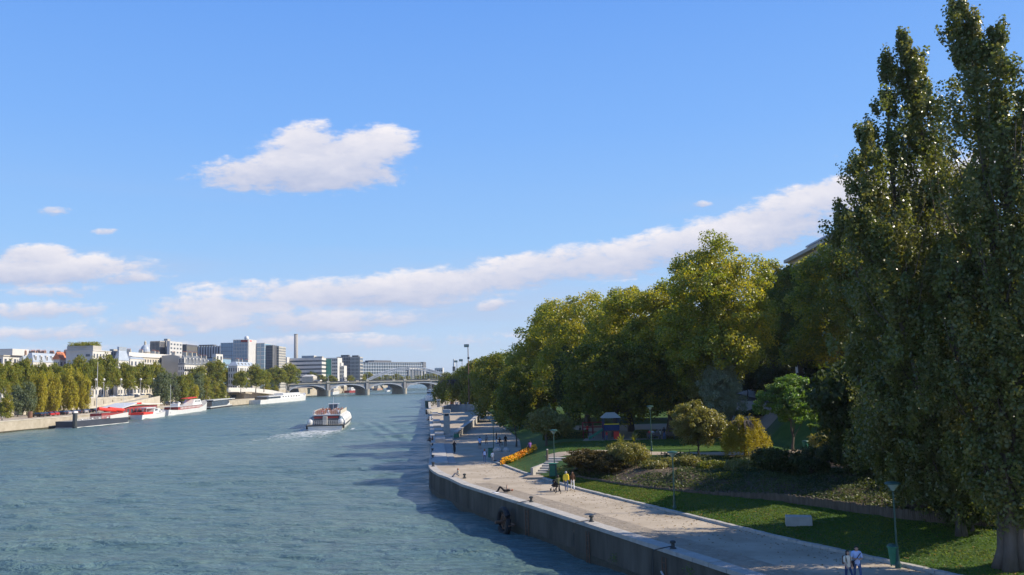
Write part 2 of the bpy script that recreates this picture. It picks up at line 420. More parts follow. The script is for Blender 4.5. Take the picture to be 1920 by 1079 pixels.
def river_material():
    m = bpy.data.materials.new('river'); m.use_nodes = True; nt = m.node_tree; N = nt.nodes; L = nt.links
    b = N['Principled BSDF']; b.inputs['IOR'].default_value = 1.33; b.inputs['Roughness'].default_value = 0.10
    g = N.new('ShaderNodeNewGeometry'); pos = g.outputs['Position']
    def mp(sc, rot=0.0, loc=(0, 0, 0)):
        n = N.new('ShaderNodeMapping'); n.inputs['Scale'].default_value = sc; n.inputs['Rotation'].default_value = (0, 0, rot); n.inputs['Location'].default_value = loc
        L.new(pos, n.inputs[0]); return n.outputs[0]
    def nz(v, s, d, r=.6, dist=0.0):
        n = N.new('ShaderNodeTexNoise'); n.inputs['Scale'].default_value = s; n.inputs['Detail'].default_value = d; n.inputs['Roughness'].default_value = r
        n.inputs['Distortion'].default_value = dist; L.new(v, n.inputs['Vector']); return n.outputs['Fac']
    def ma(op, a, c=None, e=None, clamp=False):
        n = N.new('ShaderNodeMath'); n.operation = op; n.use_clamp = clamp
        for i, x in enumerate((a, c, e)):
            if x is None: continue
            if isinstance(x, (int, float)): n.inputs[i].default_value = x
            else: L.new(x, n.inputs[i])
        return n.outputs[0]
    def rng_(x, a, c):
        n = N.new('ShaderNodeMapRange'); n.interpolation_type = 'SMOOTHSTEP'; n.inputs['From Min'].default_value = a; n.inputs['From Max'].default_value = c; L.new(x, n.inputs['Value']); return n.outputs[0]
    # waves: long swell from boats, wind ripples, fine chop
    w1 = nz(mp((.055, .16, 1), .25), 1.0, 3)
    w2 = nz(mp((.38, .95, 1), .35), 1.0, 5, .62, .4)
    w3 = nz(mp((1.7, 3.2, 1), .2), 1.0, 4, .6, .3)
    patch = rng_(nz(mp((.012, .035, 1), .2), 1.0, 4), .38, .66)
    hgt = ma('ADD', ma('MULTIPLY', w1, 1.2), ma('ADD', ma('MULTIPLY', w2, .75), ma('MULTIPLY', ma('MULTIPLY', w3, .22), ma('ADD', patch, .35))))
    # wake of the tour boat: frame with v running aft from the stern
    mp_ = N.new('ShaderNodeMapping'); mp_.vector_type = 'TEXTURE'; mp_.inputs['Location'].default_value = (BOAT[0], BOAT[1], 0); mp_.inputs['Rotation'].default_value = (0, 0, -.05)
    L.new(pos, mp_.inputs[0]); sp = N.new('ShaderNodeSeparateXYZ'); L.new(mp_.outputs[0], sp.inputs[0])
    ax = ma('ABSOLUTE', sp.outputs[0]); aft = ma('MULTIPLY', sp.outputs[1], -1.0)
    aftc = ma('MAXIMUM', aft, 0.0)
    arm = ma('SUBTRACT', ax, ma('MULTIPLY_ADD', ma('ADD', aft, 46.0), .30, 2.0))
    armw = ma('MULTIPLY', rng_(ma('ABSOLUTE', arm), 9.0, 0.0), rng_(aft, -48.0, -35.0))
    armf = ma('MULTIPLY', armw, rng_(aft, 150.0, 10.0))
    hgt = ma('ADD', hgt, ma('MULTIPLY', ma('SINE', ma('MULTIPLY', arm, 1.5)), ma('MULTIPLY', armf, .17)))
    core = ma('MULTIPLY', rng_(ma('SUBTRACT', ax, ma('MULTIPLY', aftc, .10)), 8.0, 2.5), ma('MULTIPLY', rng_(aft, 60.0, 0.0), rng_(aft, -3.0, 0.5)))
    foamn = nz(mp((.7, 1.0, 1), .1), 1.0, 8, .7, .8)
    foam = ma('MULTIPLY', rng_(ma('ADD', core, ma('MULTIPLY', ma('SUBTRACT', foamn, .5), 3.4)), .50, 1.15), .85)
    side = ma('MULTIPLY', rng_(ma('ABSOLUTE', ma('SUBTRACT', ax, ma('MULTIPLY_ADD', ma('ADD', aft, 46.0), .03, 5.1))), 1.2, 0.1), ma('MULTIPLY', rng_(aft, -12.0, -4.0), rng_(aft, 14.0, -2.0)))
    foam2 = rng_(ma('ADD', ma('MULTIPLY', side, .45), ma('MULTIPLY', foamn, .8)), .72, .92)
    foam = ma('MAXIMUM', ma('MULTIPLY', foam, rng_(core, 0.0, .12)), ma('MULTIPLY', foam2, rng_(side, .02, .3)))
    churn = ma('MULTIPLY', rng_(ma('SUBTRACT', ax, ma('MULTIPLY', aftc, .12)), 9.0, 1.0), ma('MULTIPLY', rng_(aft, 130.0, 0.0), rng_(aft, -3.0, 0.5)))
    hgt = ma('ADD', hgt, ma('MULTIPLY', ma('MULTIPLY', foamn, core), .8))
    bp = N.new('ShaderNodeBump'); bp.inputs['Strength'].default_value = 1.0; bp.inputs['Distance'].default_value = WAVE
    L.new(hgt, bp.inputs['Height']); L.new(bp.outputs[0], b.inputs['Normal'])
    c1 = N.new('ShaderNodeMix'); c1.data_type = 'RGBA'; L.new(patch, c1.inputs['Factor']); c1.inputs['A'].default_value = (*WATER_A, 1); c1.inputs['B'].default_value = (*WATER_B, 1)
    c2 = N.new('ShaderNodeMix'); c2.data_type = 'RGBA'; L.new(ma('MULTIPLY', churn, .75), c2.inputs['Factor']); L.new(c1.outputs['Result'], c2.inputs['A']); c2.inputs['B'].default_value = (.20, .27, .22, 1)
    c3 = N.new('ShaderNodeMix'); c3.data_type = 'RGBA'; L.new(foam, c3.inputs['Factor']); L.new(c2.outputs['Result'], c3.inputs['A']); c3.inputs['B'].default_value = (.80, .82, .80, 1)
    L.new(c3.outputs['Result'], b.inputs['Base Color'])
    rr = ma('ADD', ma('MULTIPLY', foam, .4), .26); L.new(rr, b.inputs['Roughness'])
    return m
WATER_A, WATER_B, WAVE = (.098, .165, .158), (.130, .205, .180), 1.4
BOAT = (-50.0, 227.0); BOAT_RZ = math.atan(.14)
M['river'] = river_material()

LB = [(-100, -150), (120, -151), (248, -149), (280, -146), (330, -150), (450, -160), (594, -160)]       # left bank: distance, x
LB2 = [(600, -161), (612, -190), (750, -196), (900, -186), (1560, -224), (2300, -262)]
RB = [(137.7, -13.4), (253, -25), (350, -35), (500, -50), (560, -53), (700, -56), (820, -66), (1400, -100), (2300, -165)]
def river_sheet():
    # wavy surface, rows and columns widening with distance; every wave is geometry, only the finest chop is relief
    ry = [26.0]
    while ry[-1] < 2500: ry.append(ry[-1] * 1.0072)
    ry = np.array(ry); cu = np.linspace(-.95, .62, 350); Yg, Ug = np.meshgrid(ry, cu, indexing='ij'); Xg = Yg * Ug
    rng = np.random.default_rng(1); Z = np.zeros_like(Xg)
    for i in range(64):
        lam = .9 * (14 / .9) ** (i / 63); a = rng.normal(1.35, .55); k = 2 * PI / lam; amp = .0062 * lam * (1.25 if lam < 4 else .75)
        kx, ky = k * math.cos(a), k * math.sin(a); ph = rng.uniform(0, 6.28)
        fade = np.clip((lam / (Yg * .0072) - 2.0) / 2.0, 0, 1)
        grp = .6 + .4 * np.sin(Xg * kx * .13 + Yg * ky * .09 + ph * 2)
        q = np.sin(Xg * kx + Yg * ky + ph + .5 * np.sin(Xg * .21 + ph) ); Z += amp * fade * grp * (q + .28 * np.cos(2 * (Xg * kx + Yg * ky + ph)))
    Z *= .55 + .9 * np.clip(.5 + .5 * np.sin(Xg * .031 + 1.3 * np.sin(Yg * .018)) * np.cos(Yg * .043 + Xg * .012), 0, 1)
    n, m_ = Xg.shape; co = np.stack([Xg, Yg, Z], -1).reshape(-1, 3).astype(np.float32)
    i0 = (np.arange(n - 1)[:, None] * m_ + np.arange(m_ - 1)[None, :]).ravel(); f = np.stack([i0, i0 + 1, i0 + m_ + 1, i0 + m_], 1).astype(np.int32)
    me = bpy.data.meshes.new('river'); me.vertices.add(len(co)); me.vertices.foreach_set('co', co.ravel()); me.loops.add(f.size); me.loops.foreach_set('vertex_index', f.ravel())
    me.polygons.add(len(f)); me.polygons.foreach_set('loop_start', np.arange(0, f.size, 4, dtype=np.int32)); me.update(calc_edges=True); me.polygons.foreach_set('use_smooth', [True] * len(f))
    me.materials.append(M['river']); struct(link('river', me))
river_sheet()
struct(B().add([(-330, -120, -.16), (120, -120, -.16), (120, 2500, -.16), (-330, 2500, -.16)], [(0, 1, 2, 3)]).build('river_depth', 'river'))

def solid(poly, z0, z1, top, side, name):
    mb = B(); n = len(poly)
    vs = [(p[0], p[1], z0) for p in poly] + [(p[0], p[1], z1) for p in poly]
    mb.add(vs, [tuple(range(n, 2 * n))]); mb.mat(1)
    mb.add(vs, [(i, (i + 1) % n, n + (i + 1) % n, n + i) for i in range(n)])
    return mb.build(name, [top, side])
# --- left bank: lower quay, upper street level, land beyond the bridges
leftline = [(x, y) for y, x in LB]
struct(solid(leftline[::-1] + [(-182, -100), (-182, 600), (-161, 600)][0:2] + [(-182, 596)], -2, LQ, 'paving', 'stone_old', 'lower_quay')) if False else None
poly = [(x, y) for y, x in LB] + [(-182, 594), (-182, -100)]
struct(solid(poly, -2, LQ, 'paving', 'stone_old', 'lower_quay_far_bank'))
poly = [(-181.5, -100), (-181.5, 594.5), (-163, 594.5), (-163, 600), (-190, 612), (-196, 750), (-186, 900), (-224, 1560), (-262, 2300), (-262, 2400), (-5000, 9000), (-9000, 9000), (-9000, -100)]
struct(solid(poly, -2, UP, 'paving', 'stone_old', 'street_far_bank'))
# --- right bank beyond, and the land that closes the view
poly = [(x, y) for y, x in RB][3:][::-1] + [(60, 500), (9000, 500), (9000, 9000), (-4990, 9000), (-261.9, 2399)]
struct(solid(poly, -2, 5.0, 'leaf_dark', 'stone_old', 'land_beyond'))
# wooded rise on the horizon
hb = B(); rg = random.Random(5); xs = [(-2600 + i * 45) for i in range(120)]
vs = []
for i, x in enumerate(xs):
    h = 20 + 6 * math.sin(i * .21) + 4 * math.sin(i * .57 + 1) + rg.uniform(-1.5, 1.5)
    vs += [(x, 2800, 4.5), (x, 2900, h * .8), (x, 3200, h), (x, 4200, 4.5)]
fs = []
for i in range(len(xs) - 1):
    for k in range(3): fs.append((i * 4 + k, (i + 1) * 4 + k, (i + 1) * 4 + k + 1, i * 4 + k + 1))
struct(hb.add(vs, fs).build('wooded_hill', 'leaf_far', smooth=True))

# --- right bank quay
Qp = [(38.1, -20.0), (11.3, 45.0), (1.7, 68.3), (-5.2, 84.2)]
for (px, py) in ((837, 894), (824, 890), (814, 884.5), (807.5, 879), (804.3, 873)): v = P(px, py, QZ); Qp.append((v.x, v.y))
Qp += [(-11.4, 116), (-13.4, 137.7), (-17.9, 182), (-25, 253), (-35, 350), (-50, 500), (-53, 560)]
def offset(pl, d):
    out = []
    for i, p in enumerate(pl):
        a = Vector(pl[max(i - 1, 0)]); b = Vector(pl[min(i + 1, len(pl) - 1)]); t = (b - a).normalized(); out.append((p[0] + t.y * d, p[1] - t.x * d))
    return out
def strip_solid(mb, a, b, z0, z1):
    for i in range(len(a) - 1): mb.hexa([(*a[i], z0), (*b[i], z0), (*b[i + 1], z0), (*a[i + 1], z0)], [(*a[i], z1), (*b[i], z1), (*b[i + 1], z1), (*a[i + 1], z1)])
    return mb
def strip_skin(mb, a, b, z0, z1):
    """outer face, top, inner face of a continuous wall"""
    n = len(a); vs = []
    for i in range(n): vs += [(*a[i], z0), (*a[i], z1), (*b[i], z1), (*b[i], z0)]
    fs = []
    for i in range(n - 1):
        for k in range(3): fs.append((i * 4 + k, (i + 1) * 4 + k, (i + 1) * 4 + k + 1, i * 4 + k + 1))
    fs += [(0, 1, 2, 3), (4 * n - 1, 4 * n - 2, 4 * n - 3, 4 * n - 4)]
    return mb.add(vs, fs)
def resample(pl, step):
    out = []; pts = [Vector(p) for p in pl]; acc = 0.0
    out.append(pts[0].copy())
    for a, b in zip(pts, pts[1:]):
        L_ = (b - a).length; d = step - acc
        while d <= L_: out.append(a.lerp(b, d / L_)); d += step
        acc = (acc + L_) % step
    return [tuple(p) for p in out]
qw = thing('quay_wall', 'stained grey concrete river wall topped with pale coping stones below the promenade', 'quay wall', (0, 0, 0))
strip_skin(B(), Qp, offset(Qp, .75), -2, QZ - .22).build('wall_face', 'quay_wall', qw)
strip_skin(B(), offset(Qp, -.03), offset(Qp, .05), -.6, .42).build('waterline_band', 'quay_damp', qw)
near = [p for p in Qp if p[1] < 125]
rs = resample(near, 1.55); a0 = offset(rs, -.08); b0 = offset(rs, .82)
rg = random.Random(3); ncop = 0
for i in range(len(rs) - 1):
    if rs[i][1] < 36: continue
    g = .022; dz = rg.uniform(-.008, .012)
    A0 = Vector(a0[i]); A1 = Vector(a0[i + 1]); B0 = Vector(b0[i]); B1 = Vector(b0[i + 1])
    tt = (A1 - A0).normalized() * g; A0 += tt; B0 += tt; A1 -= tt; B1 -= tt
    if (B1 - B0).length < .15: continue
    z0, z1 = QZ - .22, QZ + .03 + dz
    B().hexa([(*A0, z0), (*B0, z0), (*B1, z0), (*A1, z0)], [(*A0, z1), (*B0, z1), (*B1, z1), (*A1, z1)]).build('coping_stone', 'coping', qw); ncop += 1
far = [rs[-1]] + [p for p in Qp if p[1] > 125]
strip_skin(B(), offset(far, -.08), offset(far, .82), QZ - .22, QZ + .03).build('coping_course', 'coping', qw)
# vertical joints and iron ladder niche marks on the wall are real grooves filled by dark seams
inner = offset(Qp, .8)
poly = inner + [(60, 560), (60, -20)]
pv = B(); n = len(poly); pv.add([(p[0], p[1], QZ) for p in poly], [tuple(range(n))]); struct(pv.build('promenade', 'paving'))
# strip of worn setts behind the coping
cob = B(); rg = random.Random(8)
line = resample([p for p in Qp if p[1] < 90], .24)
for w in range(8):
    ol = offset(line, .95 + w * .235)
    for i in range(len(ol) - 1):
        p, q = Vector(ol[i]), Vector(ol[i + 1]); c = (p + q) / 2
        if c.y < 40 or c.y > 88: continue
        if rg.random() < .02: continue
        ang = math.atan2(q.y - p.y, q.x - p.x)
        cob.box((c.x, c.y, QZ + rg.uniform(-.028, -.018)), (.205, .20, .08), ang)
o = cob.build('setts', 'cobble'); o['kind'] = 'stuff'

# --- kerb and terrain
K = [(-20, 52.5), (44, 20.7), (52.6, 16.4), (64, 11.6), (78, 5.75), (93, .58), (104.6, -2.5), (112, -1.0), (122, 0.5), (140, 0.4), (170, -1.8), (200, -4), (240, -6.5), (330, -14), (560, -30)]
def xk(y): return lerp_table(K, y)
SP = [(20, 17), (46, 13), (50, 10.5), (53.5, 8.6), (58, 8.0), (64, 7.4), (70, 5.4), (76, 3.8), (86, 2.4)]
def sp(y): return lerp_table(SP, y)
def sm(t): t = max(0.0, min(1.0, t)); return t * t * (3 - 2 * t)
def hgt(x, y):
    s = x - xk(y)
    if y < 88:
        s0 = sp(y); h = QZ + .12 + min(s, s0) * .085
        if s > s0: h += .12 + (PZ - h - .12) * sm((s - s0) / 4.5)
        if s > s0 and y < 70: h = h + 0.9 * sm((s - s0 - 5) / 12)
    else: h = QZ + .12 + (PZ - QZ - .12) * sm(s / 6.5)
    if y > 88: h += .35 * sm((y - 96) / 8) * math.exp(-((y - 106) / 10) ** 2) * sm((s - 4) / 6)
    if y > 150: h = h + (5.6 - PZ) * sm((y - 150) / 40) * sm(s / 20)
    h += 4.2 * sm((s - 32 - max(0, (y - 150)) * .1) / 6)
    return h
ys = [-20 + i * 1.0 for i in range(0, 45)] + [25 + i * .5 for i in range(0, 200)] + [125 + i * 3 for i in range(0, 146)]
ss = [i * .4 for i in range(40)] + [16 + i * 1.0 for i in range(30)] + [46 + i * 4 for i in range(24)]
tb = B(); W = len(ss); rg = random.Random(4)
for y in ys:
    for s in ss:
        x = xk(y) + .30 + s; tb.v.append((x, y, hgt(x, y) + (rg.uniform(-.02, .02) if s > 0 else 0)))
for j in range(len(ys) - 1):
    for i in range(W - 1):
        y = ys[j]; s = ss[i]; k = 0
        if y < 88 and s > sp(y): k = 1
        if 88 <= y < 92 and s > 6: k = 1
        if y > 113.5 and 9 < s < 40 and y < 150: k = 2
        if s > 36: k = 1
        tb.f.append([j * W + i, j * W + i + 1, (j + 1) * W + i + 1, (j + 1) * W + i]); tb.m.append(k)
struct(tb.build('park_ground', ['grass', 'soil', 'sand'], smooth=True))
# street level behind the park with its retaining wall
def wallline(): return [(46, 20), (44.5, 60), (43, 100), (42, 140), (44, 200), (44, 300), (40, 420)]
wl = wallline()
wt = thing('retaining_wall', 'long dark stone retaining wall carrying the street behind the park trees', 'wall', (0, 0, 0))
strip_skin(B(), wl, offset(wl, .6), 3.0, ST).build('wall_face', 'grey_render', wt)
strip_skin(B(), offset(wl, -.1), offset(wl, .55), ST + .003, ST + .9).build('parapet', 'concrete', wt)
struct(B().add([(p[0] + .3, p[1], ST) for p in wl] + [(300, 420, ST), (300, 20, ST)], [tuple(range(len(wl) + 2))]).build('street_behind_park', 'paving'))
kb = thing('kerb', 'low kerb of small grey stone blocks between promenade and lawn', 'kerb', (0, 0, 0))
kl = resample([(x, y) for y, x in K if y <= 112], .62); ka = offset(kl, -.04); kc = offset(kl, .30); rg = random.Random(6); nk = 0
kb.location = (kl[40][0], kl[40][1], QZ)
rest = B()
for i in range(len(kl) - 1):
    if kl[i][1] < 38: continue
    A0, A1, B0, B1 = map(Vector, (ka[i], ka[i + 1], kc[i], kc[i + 1])); t = (A1 - A0).normalized() * .018; A0 += t; B0 += t; A1 -= t; B1 -= t
    z1 = QZ + .15 + rg.uniform(-.01, .015); off = kb.location
    q = [(*(A0 - off.xy), -.1), (*(B0 - off.xy), -.1), (*(B1 - off.xy), -.1), (*(A1 - off.xy), -.1)]
    B().hexa(q, [(a, b, z1 - QZ) for a, b, _ in q]).build('kerb_stone', 'coping', kb); nk += 1
# paths and landing, laid just above the terrain
def ribbon(pts, w, name, m, dz=.012):
    mb = B(); L_ = resample(pts, .8); a = offset(L_, -w / 2); b = offset(L_, w / 2); vs = []
    for p, q in zip(a, b):
        for k in range(5):
            t = k / 4; x = p[0] + (q[0] - p[0]) * t; y = p[1] + (q[1] - p[1]) * t; vs.append((x, y, hgt(x, y) + dz + .03))
    fs = []
    for i in range(len(L_) - 1):
        for k in range(4): fs.append((i * 5 + k, i * 5 + k + 1, (i + 1) * 5 + k + 1, (i + 1) * 5 + k))
    return struct(mb.add(vs, fs).build(name, m, smooth=True))
ribbon([(3.6, 97.5), (9, 98.2), (14, 96), (20, 93.3), (28, 93), (34, 95)], 3.6, 'park_path', 'sand')
# garden steps cut into the bank
st = thing('garden_steps', 'flight of pale stone steps from the promenade up to the garden path', 'steps', (2.7, 89.2, QZ))
nst = 8
dirv = Vector((.30, .95)).normalized(); nv = Vector((dirv.y, -dirv.x))
st.rotation_euler = (0, 0, math.atan2(-dirv.x, dirv.y))
for k in range(nst):
    z = .17 * (k + 1); boxpart('step', 'coping', st, (.9, .4 + k * .78, z - .45 + .002 * k), (3.6, .80, .9))
boxpart('landing', 'sand', st, (.7, -1.1, -.32), (4.2, 2.2, .96))
boxpart('side_wall', 'concrete', st, (-1.05, 3.0, .3), (.25, 6.6, 1.2))
# wooden palisade between lawn and planting
pal = [(xk(y) + sp(y), y) for y in [45 + i for i in range(0, 41)]]
pt = thing('palisade', 'low curving edging of upright wooden stakes holding the planted bank', 'edging', (pal[15][0], pal[15][1], 0))
stk = B(); rg = random.Random(9)
big = B()
for i, (x, y) in enumerate(resample(pal, .135)):
    h = .36 + .44 * sm((72 - y) / 12) + rg.uniform(-.06, .06); base = hgt(x - .15, y) - .15
    x -= .02
    stk.tube([(x - pal[15][0], y - pal[15][1], base), (x - pal[15][0] + rg.uniform(-.015, .015), y - pal[15][1], base + h)], [.075, .068], 6)
o = stk.build('stakes', 'wood_stake', pt); o['kind'] = 'stuff'
# lawn blades
rng = np.random.default_rng(2)
n = 56000; yy = rng.uniform(36, 88, n); fr = rng.uniform(0, 1, n)
xx = np.array([xk(y) + .35 + f * (sp(y) - .2) for y, f in zip(yy, fr)]); zz = np.array([hgt(x, y) for x, y in zip(xx, yy)])
g = np.stack([xx, yy, zz + .02], 1)
yy2 = rng.uniform(89, 113, 22000); xx2 = np.array([xk(y) + .4 + u * 30 for y, u in zip(yy2, rng.uniform(0, 1, 22000))]); zz2 = np.array([hgt(x, y) for x, y in zip(xx2, yy2)])
keep = ~(((yy2 > 91.2) & (yy2 < 100.5)) | ((xx2 < 4.8) & (yy2 > 97)) | ((xx2 > 2.3) & (xx2 < 7.2) & (yy2 < 99)))
g = np.concatenate([g, np.stack([xx2, yy2, zz2 + .02], 1)[keep]])
nr = np.tile(np.array([0., -.8, .3]), (len(g), 1))
tt = np.clip(.25 + .3 * np.sin(g[:, 0] * .9 + 2 * np.sin(g[:, 1] * .4)) + rng.normal(0, .25, len(g)), 0, 1)
o = link('grass', leafmesh('grass', g, nr, .115, 'grass_blades', rng, tt, .5, .8)); o['kind'] = 'stuff'

rng = np.random.default_rng(19); n = 66000; yy = rng.uniform(40, 92, n); u = rng.uniform(0, 1, n)
xx = np.array([xk(y) + sp(y) + .15 + a * 17 for y, a in zip(yy, u)]); zz = np.array([hgt(x, y) for x, y in zip(xx, yy)])
bare = (np.hypot((xx - 13.5) / 5.5, (yy - 81) / 3.6) < 1 + .2 * np.sin(xx * 2) ) & (rng.random(n) > .12)
path_ = yy > 90.5 + .8 * np.sin(xx * .8)
lump = .18 + .35 * np.clip(np.sin(xx * 1.1 + 2 * np.sin(yy * .7)) * np.cos(yy * .9 + xx * .3), 0, 1)
kp = ~(bare | path_); pos = np.stack([xx, yy, zz + lump * rng.uniform(0, 1, n) ** .6 * 1.3], 1)[kp]
tt = np.clip(.3 + .5 * np.sin(pos[:, 0] * .7 + 1) * np.sin(pos[:, 1] * .5) + rng.normal(0, .2, len(pos)), 0, 1)
o = link('ground_cover', leafmesh('ground_cover', pos, np.tile([0., -.4, 1.], (len(pos), 1)), .17, 'leaf_dark', rng, tt, .7, .7)); o['kind'] = 'stuff'

n = 2400; yy = rng.uniform(40, 104, n); e_ = rng.exponential(2.2, n) * rng.choice([-1, 1, 1], n); xx = np.array([xk(y) for y in yy]) + e_
zz = np.array([(hgt(x, y) + .05) if x > xk(y) + .3 else QZ + .02 for x, y in zip(xx, yy)]); ok_ = xx > np.array([lerp_table([(45, 12.5), (68.3, 2.9), (84.2, -4.0), (110, -9)], y) for y in yy]); pos = np.stack([xx, yy, zz], 1)[ok_]
o = link('fallen_leaves', leafmesh('fallen_leaves', pos, np.tile([0., 0., 6.], (len(pos), 1)), .13, 'dry_leaf', rng, None, .7, .6)); o['kind'] = 'stuff'

# ------------------------------------------------------------------ bridges
bo = Vector((-163.0, 752.0, 0)); bd = Vector((.887, .465, 0)).normalized()
brz = math.atan2(bd.y, bd.x); SPAN = 35.6
br = thing('arch_bridge', 'grey road bridge of low iron arches on stone piers across the river', 'bridge', bo, brz)
WID = 30.0
def deckz(s): return 11.2 + .9 * math.sin(PI * max(0, min(1, (s + SPAN) / (SPAN * 5))))
for k in range(-1, 5):      # piers: round nosed
    s = k * SPAN; n = []
    for i in range(9):
        t = PI + PI * i / 8; n.append((s + 1.9 * math.cos(t), 1.6 * math.sin(t)))
    n += [(s + 1.9, WID), (s - 1.9, WID)]
    B().prism(n, -2, 4.6).build('pier', 'stone_pale', br)
    n2 = [(s + (a - s) * 1.12, b * 1.1 if b < 1 else b) for a, b in n]
    B().prism(n2, 4.603, 5.1).build('pier_cap', 'stone_pale', br)
    boxpart('pilaster', 'stone_bridge', br, (s, WID / 2, 7.9), (2.3, WID + 1.2, 5.6))
    for yy_ in (-.3, WID + .3):
        boxpart('pedestal', 'stone_pale', br, (s, yy_, deckz(s) + .6), (2.6, 1.4, 1.6))
for k in range(-2, 5):
    s0 = k * SPAN + 1.9; s1 = (k + 1) * SPAN - 1.9; nseg = 20; mb = B(); rb = [B() for _ in range(4)]
    def az(t): return 4.9 + 4.6 * (1 - (2 * t - 1) ** 2) ** .62 if 0 < t < 1 else 4.9
    for i in range(nseg):
        t0, t1 = i / nseg, (i + 1) / nseg; xa, xb = s0 + (s1 - s0) * t0, s0 + (s1 - s0) * t1; za, zb = az(t0), az(t1)
        mb.hexa([(xa, .35, za + .5), (xb, .35, zb + .5), (xb, WID - .35, zb + .5), (xa, WID - .35, za + .5)],
                [(xa, .35, 10.6), (xb, .35, 10.6), (xb, WID - .35, 10.6), (xa, WID - .35, 10.6)])
        for q_, y0 in enumerate((0, 9.6, 19.6, 29.2)):
            rb[q_].hexa([(xa, y0, za), (xb, y0, zb), (xb, y0 + .8, zb), (xa, y0 + .8, za)], [(xa, y0, za + 1.0), (xb, y0, zb + 1.0), (xb, y0 + .8, zb + 1.0), (xa, y0 + .8, za + 1.0)])
    mb.build('spandrel', 'stone_bridge', br); [r_.build('arch_rib', 'bridge_iron', br) for r_ in rb]
db = B(); cb = B(); rl = B(); rl2 = B(); NS = 42
for i in range(NS):
    a = -2 * SPAN + i * 7 * SPAN / NS; b = a + 7 * SPAN / NS; za, zb = deckz(a), deckz(b)
    for (mb, y0, y1, l, h) in ((db, -.25, WID + .25, -.75, 0), (cb, -.75, -.26, -.55, .12), (rl, -.62, -.42, .95, 1.08), (rl2, WID + .1, WID + .3, .2, 1.08)):
        mb.hexa([(a, y0, za + l), (b, y0, zb + l), (b, y1, zb + l), (a, y1, za + l)], [(a, y0, za + h), (b, y0, zb + h), (b, y1, zb + h), (a, y1, za + h)])
    for j in range(6):
        s = a + (b - a) * j / 6; rl.box((s, -.52, deckz(s) + .5), (.16, .12, 1.0))
db.build('deck', 'stone_bridge', br); cb.build('cornice', 'stone_pale', br); rl.build('railing', 'metal_dark', br); rl2.build('railing', 'metal_dark', br)
for k in range(-1, 5):
    s = k * SPAN
    for yy_ in (-.3,):
        lp = B().tube([(s, yy_, deckz(s) + 1.4), (s, yy_, deckz(s) + 6.4)], [.22, .1], 6); lp.box((s, yy_, deckz(s) + 6.6), (1.9, .12, .12))
        lp.build('lamp_post', 'bridge_iron', br)
        lb_ = B()
        for dx in (-.9, 0, .9): lb_.lathe([(.05, 0), (.28, .25), (.3, .5), (.05, .75)], (s + dx, yy_, deckz(s) + 6.6 + (.4 if dx == 0 else 0)), 6)
        lb_.build('lantern', 'lamp_glass', br)
# metro viaduct: slender steel arch with hangers
v0 = Vector((-183, 990, 0)); v1 = Vector((-62, 1045, 0)); vd = (v1 - v0).normalized(); VL = (v1 - v0).length
va = thing('steel_arch_viaduct', 'slender pale blue steel arch railway viaduct behind the road bridge', 'viaduct', v0, math.atan2(vd.y, vd.x))
for side, yy_ in ((0, 0), (1, 8)):
    up_ = []; lo_ = []
    for i in range(41):
        t = i / 40; up_.append((t * VL, yy_, 5 + 22.5 * (1 - (2 * t - 1) ** 2))); lo_.append((t * VL, yy_, 4 + 20.5 * (1 - (2 * t - 1) ** 2)))
    rb = B().tube(up_, .42, 5).tube(lo_, .35, 5)
    for i in range(40): rb.tube([up_[i], lo_[i + 1]], .13, 4, False); rb.tube([up_[i + 1], lo_[i]], .13, 4, False)
    rb.build('arch', 'bridge_iron', va)
    for i in range(6, 35, 2):
        B().tube([(lo_[i][0], yy_, lo_[i][2]), (lo_[i][0], yy_, 11.8)], .16, 4, False).build('hanger', 'bridge_iron', va)
boxpart('deck', 'bridge_iron', va, (VL / 2, 4, 11.2), (VL + 90, 9.5, 1.1))
dr = B()
for i in range(70): dr.box((-45 + i * (VL + 90) / 70, -.6, 12.3), (.2, .15, 1.2))
dr.box((VL / 2, -.6, 12.95), (VL + 90, .18, .14)); dr.build('railing', 'bridge_iron', va)
for s in (-2, VL + 2): boxpart('abutment', 'stone_pale', va, (s, 4, 5), (5, 12, 12))


# ------------------------------------------------------------------ vegetation, right bank
def base_at(px, Y, z=None):
    """ground point under column px of the view at distance Y"""
    x = at(px, 700, Y).x
    return Vector((x, Y, hgt(x, Y) if z is None else z))
def topz(px, py, Y): return at(px, py, Y).z

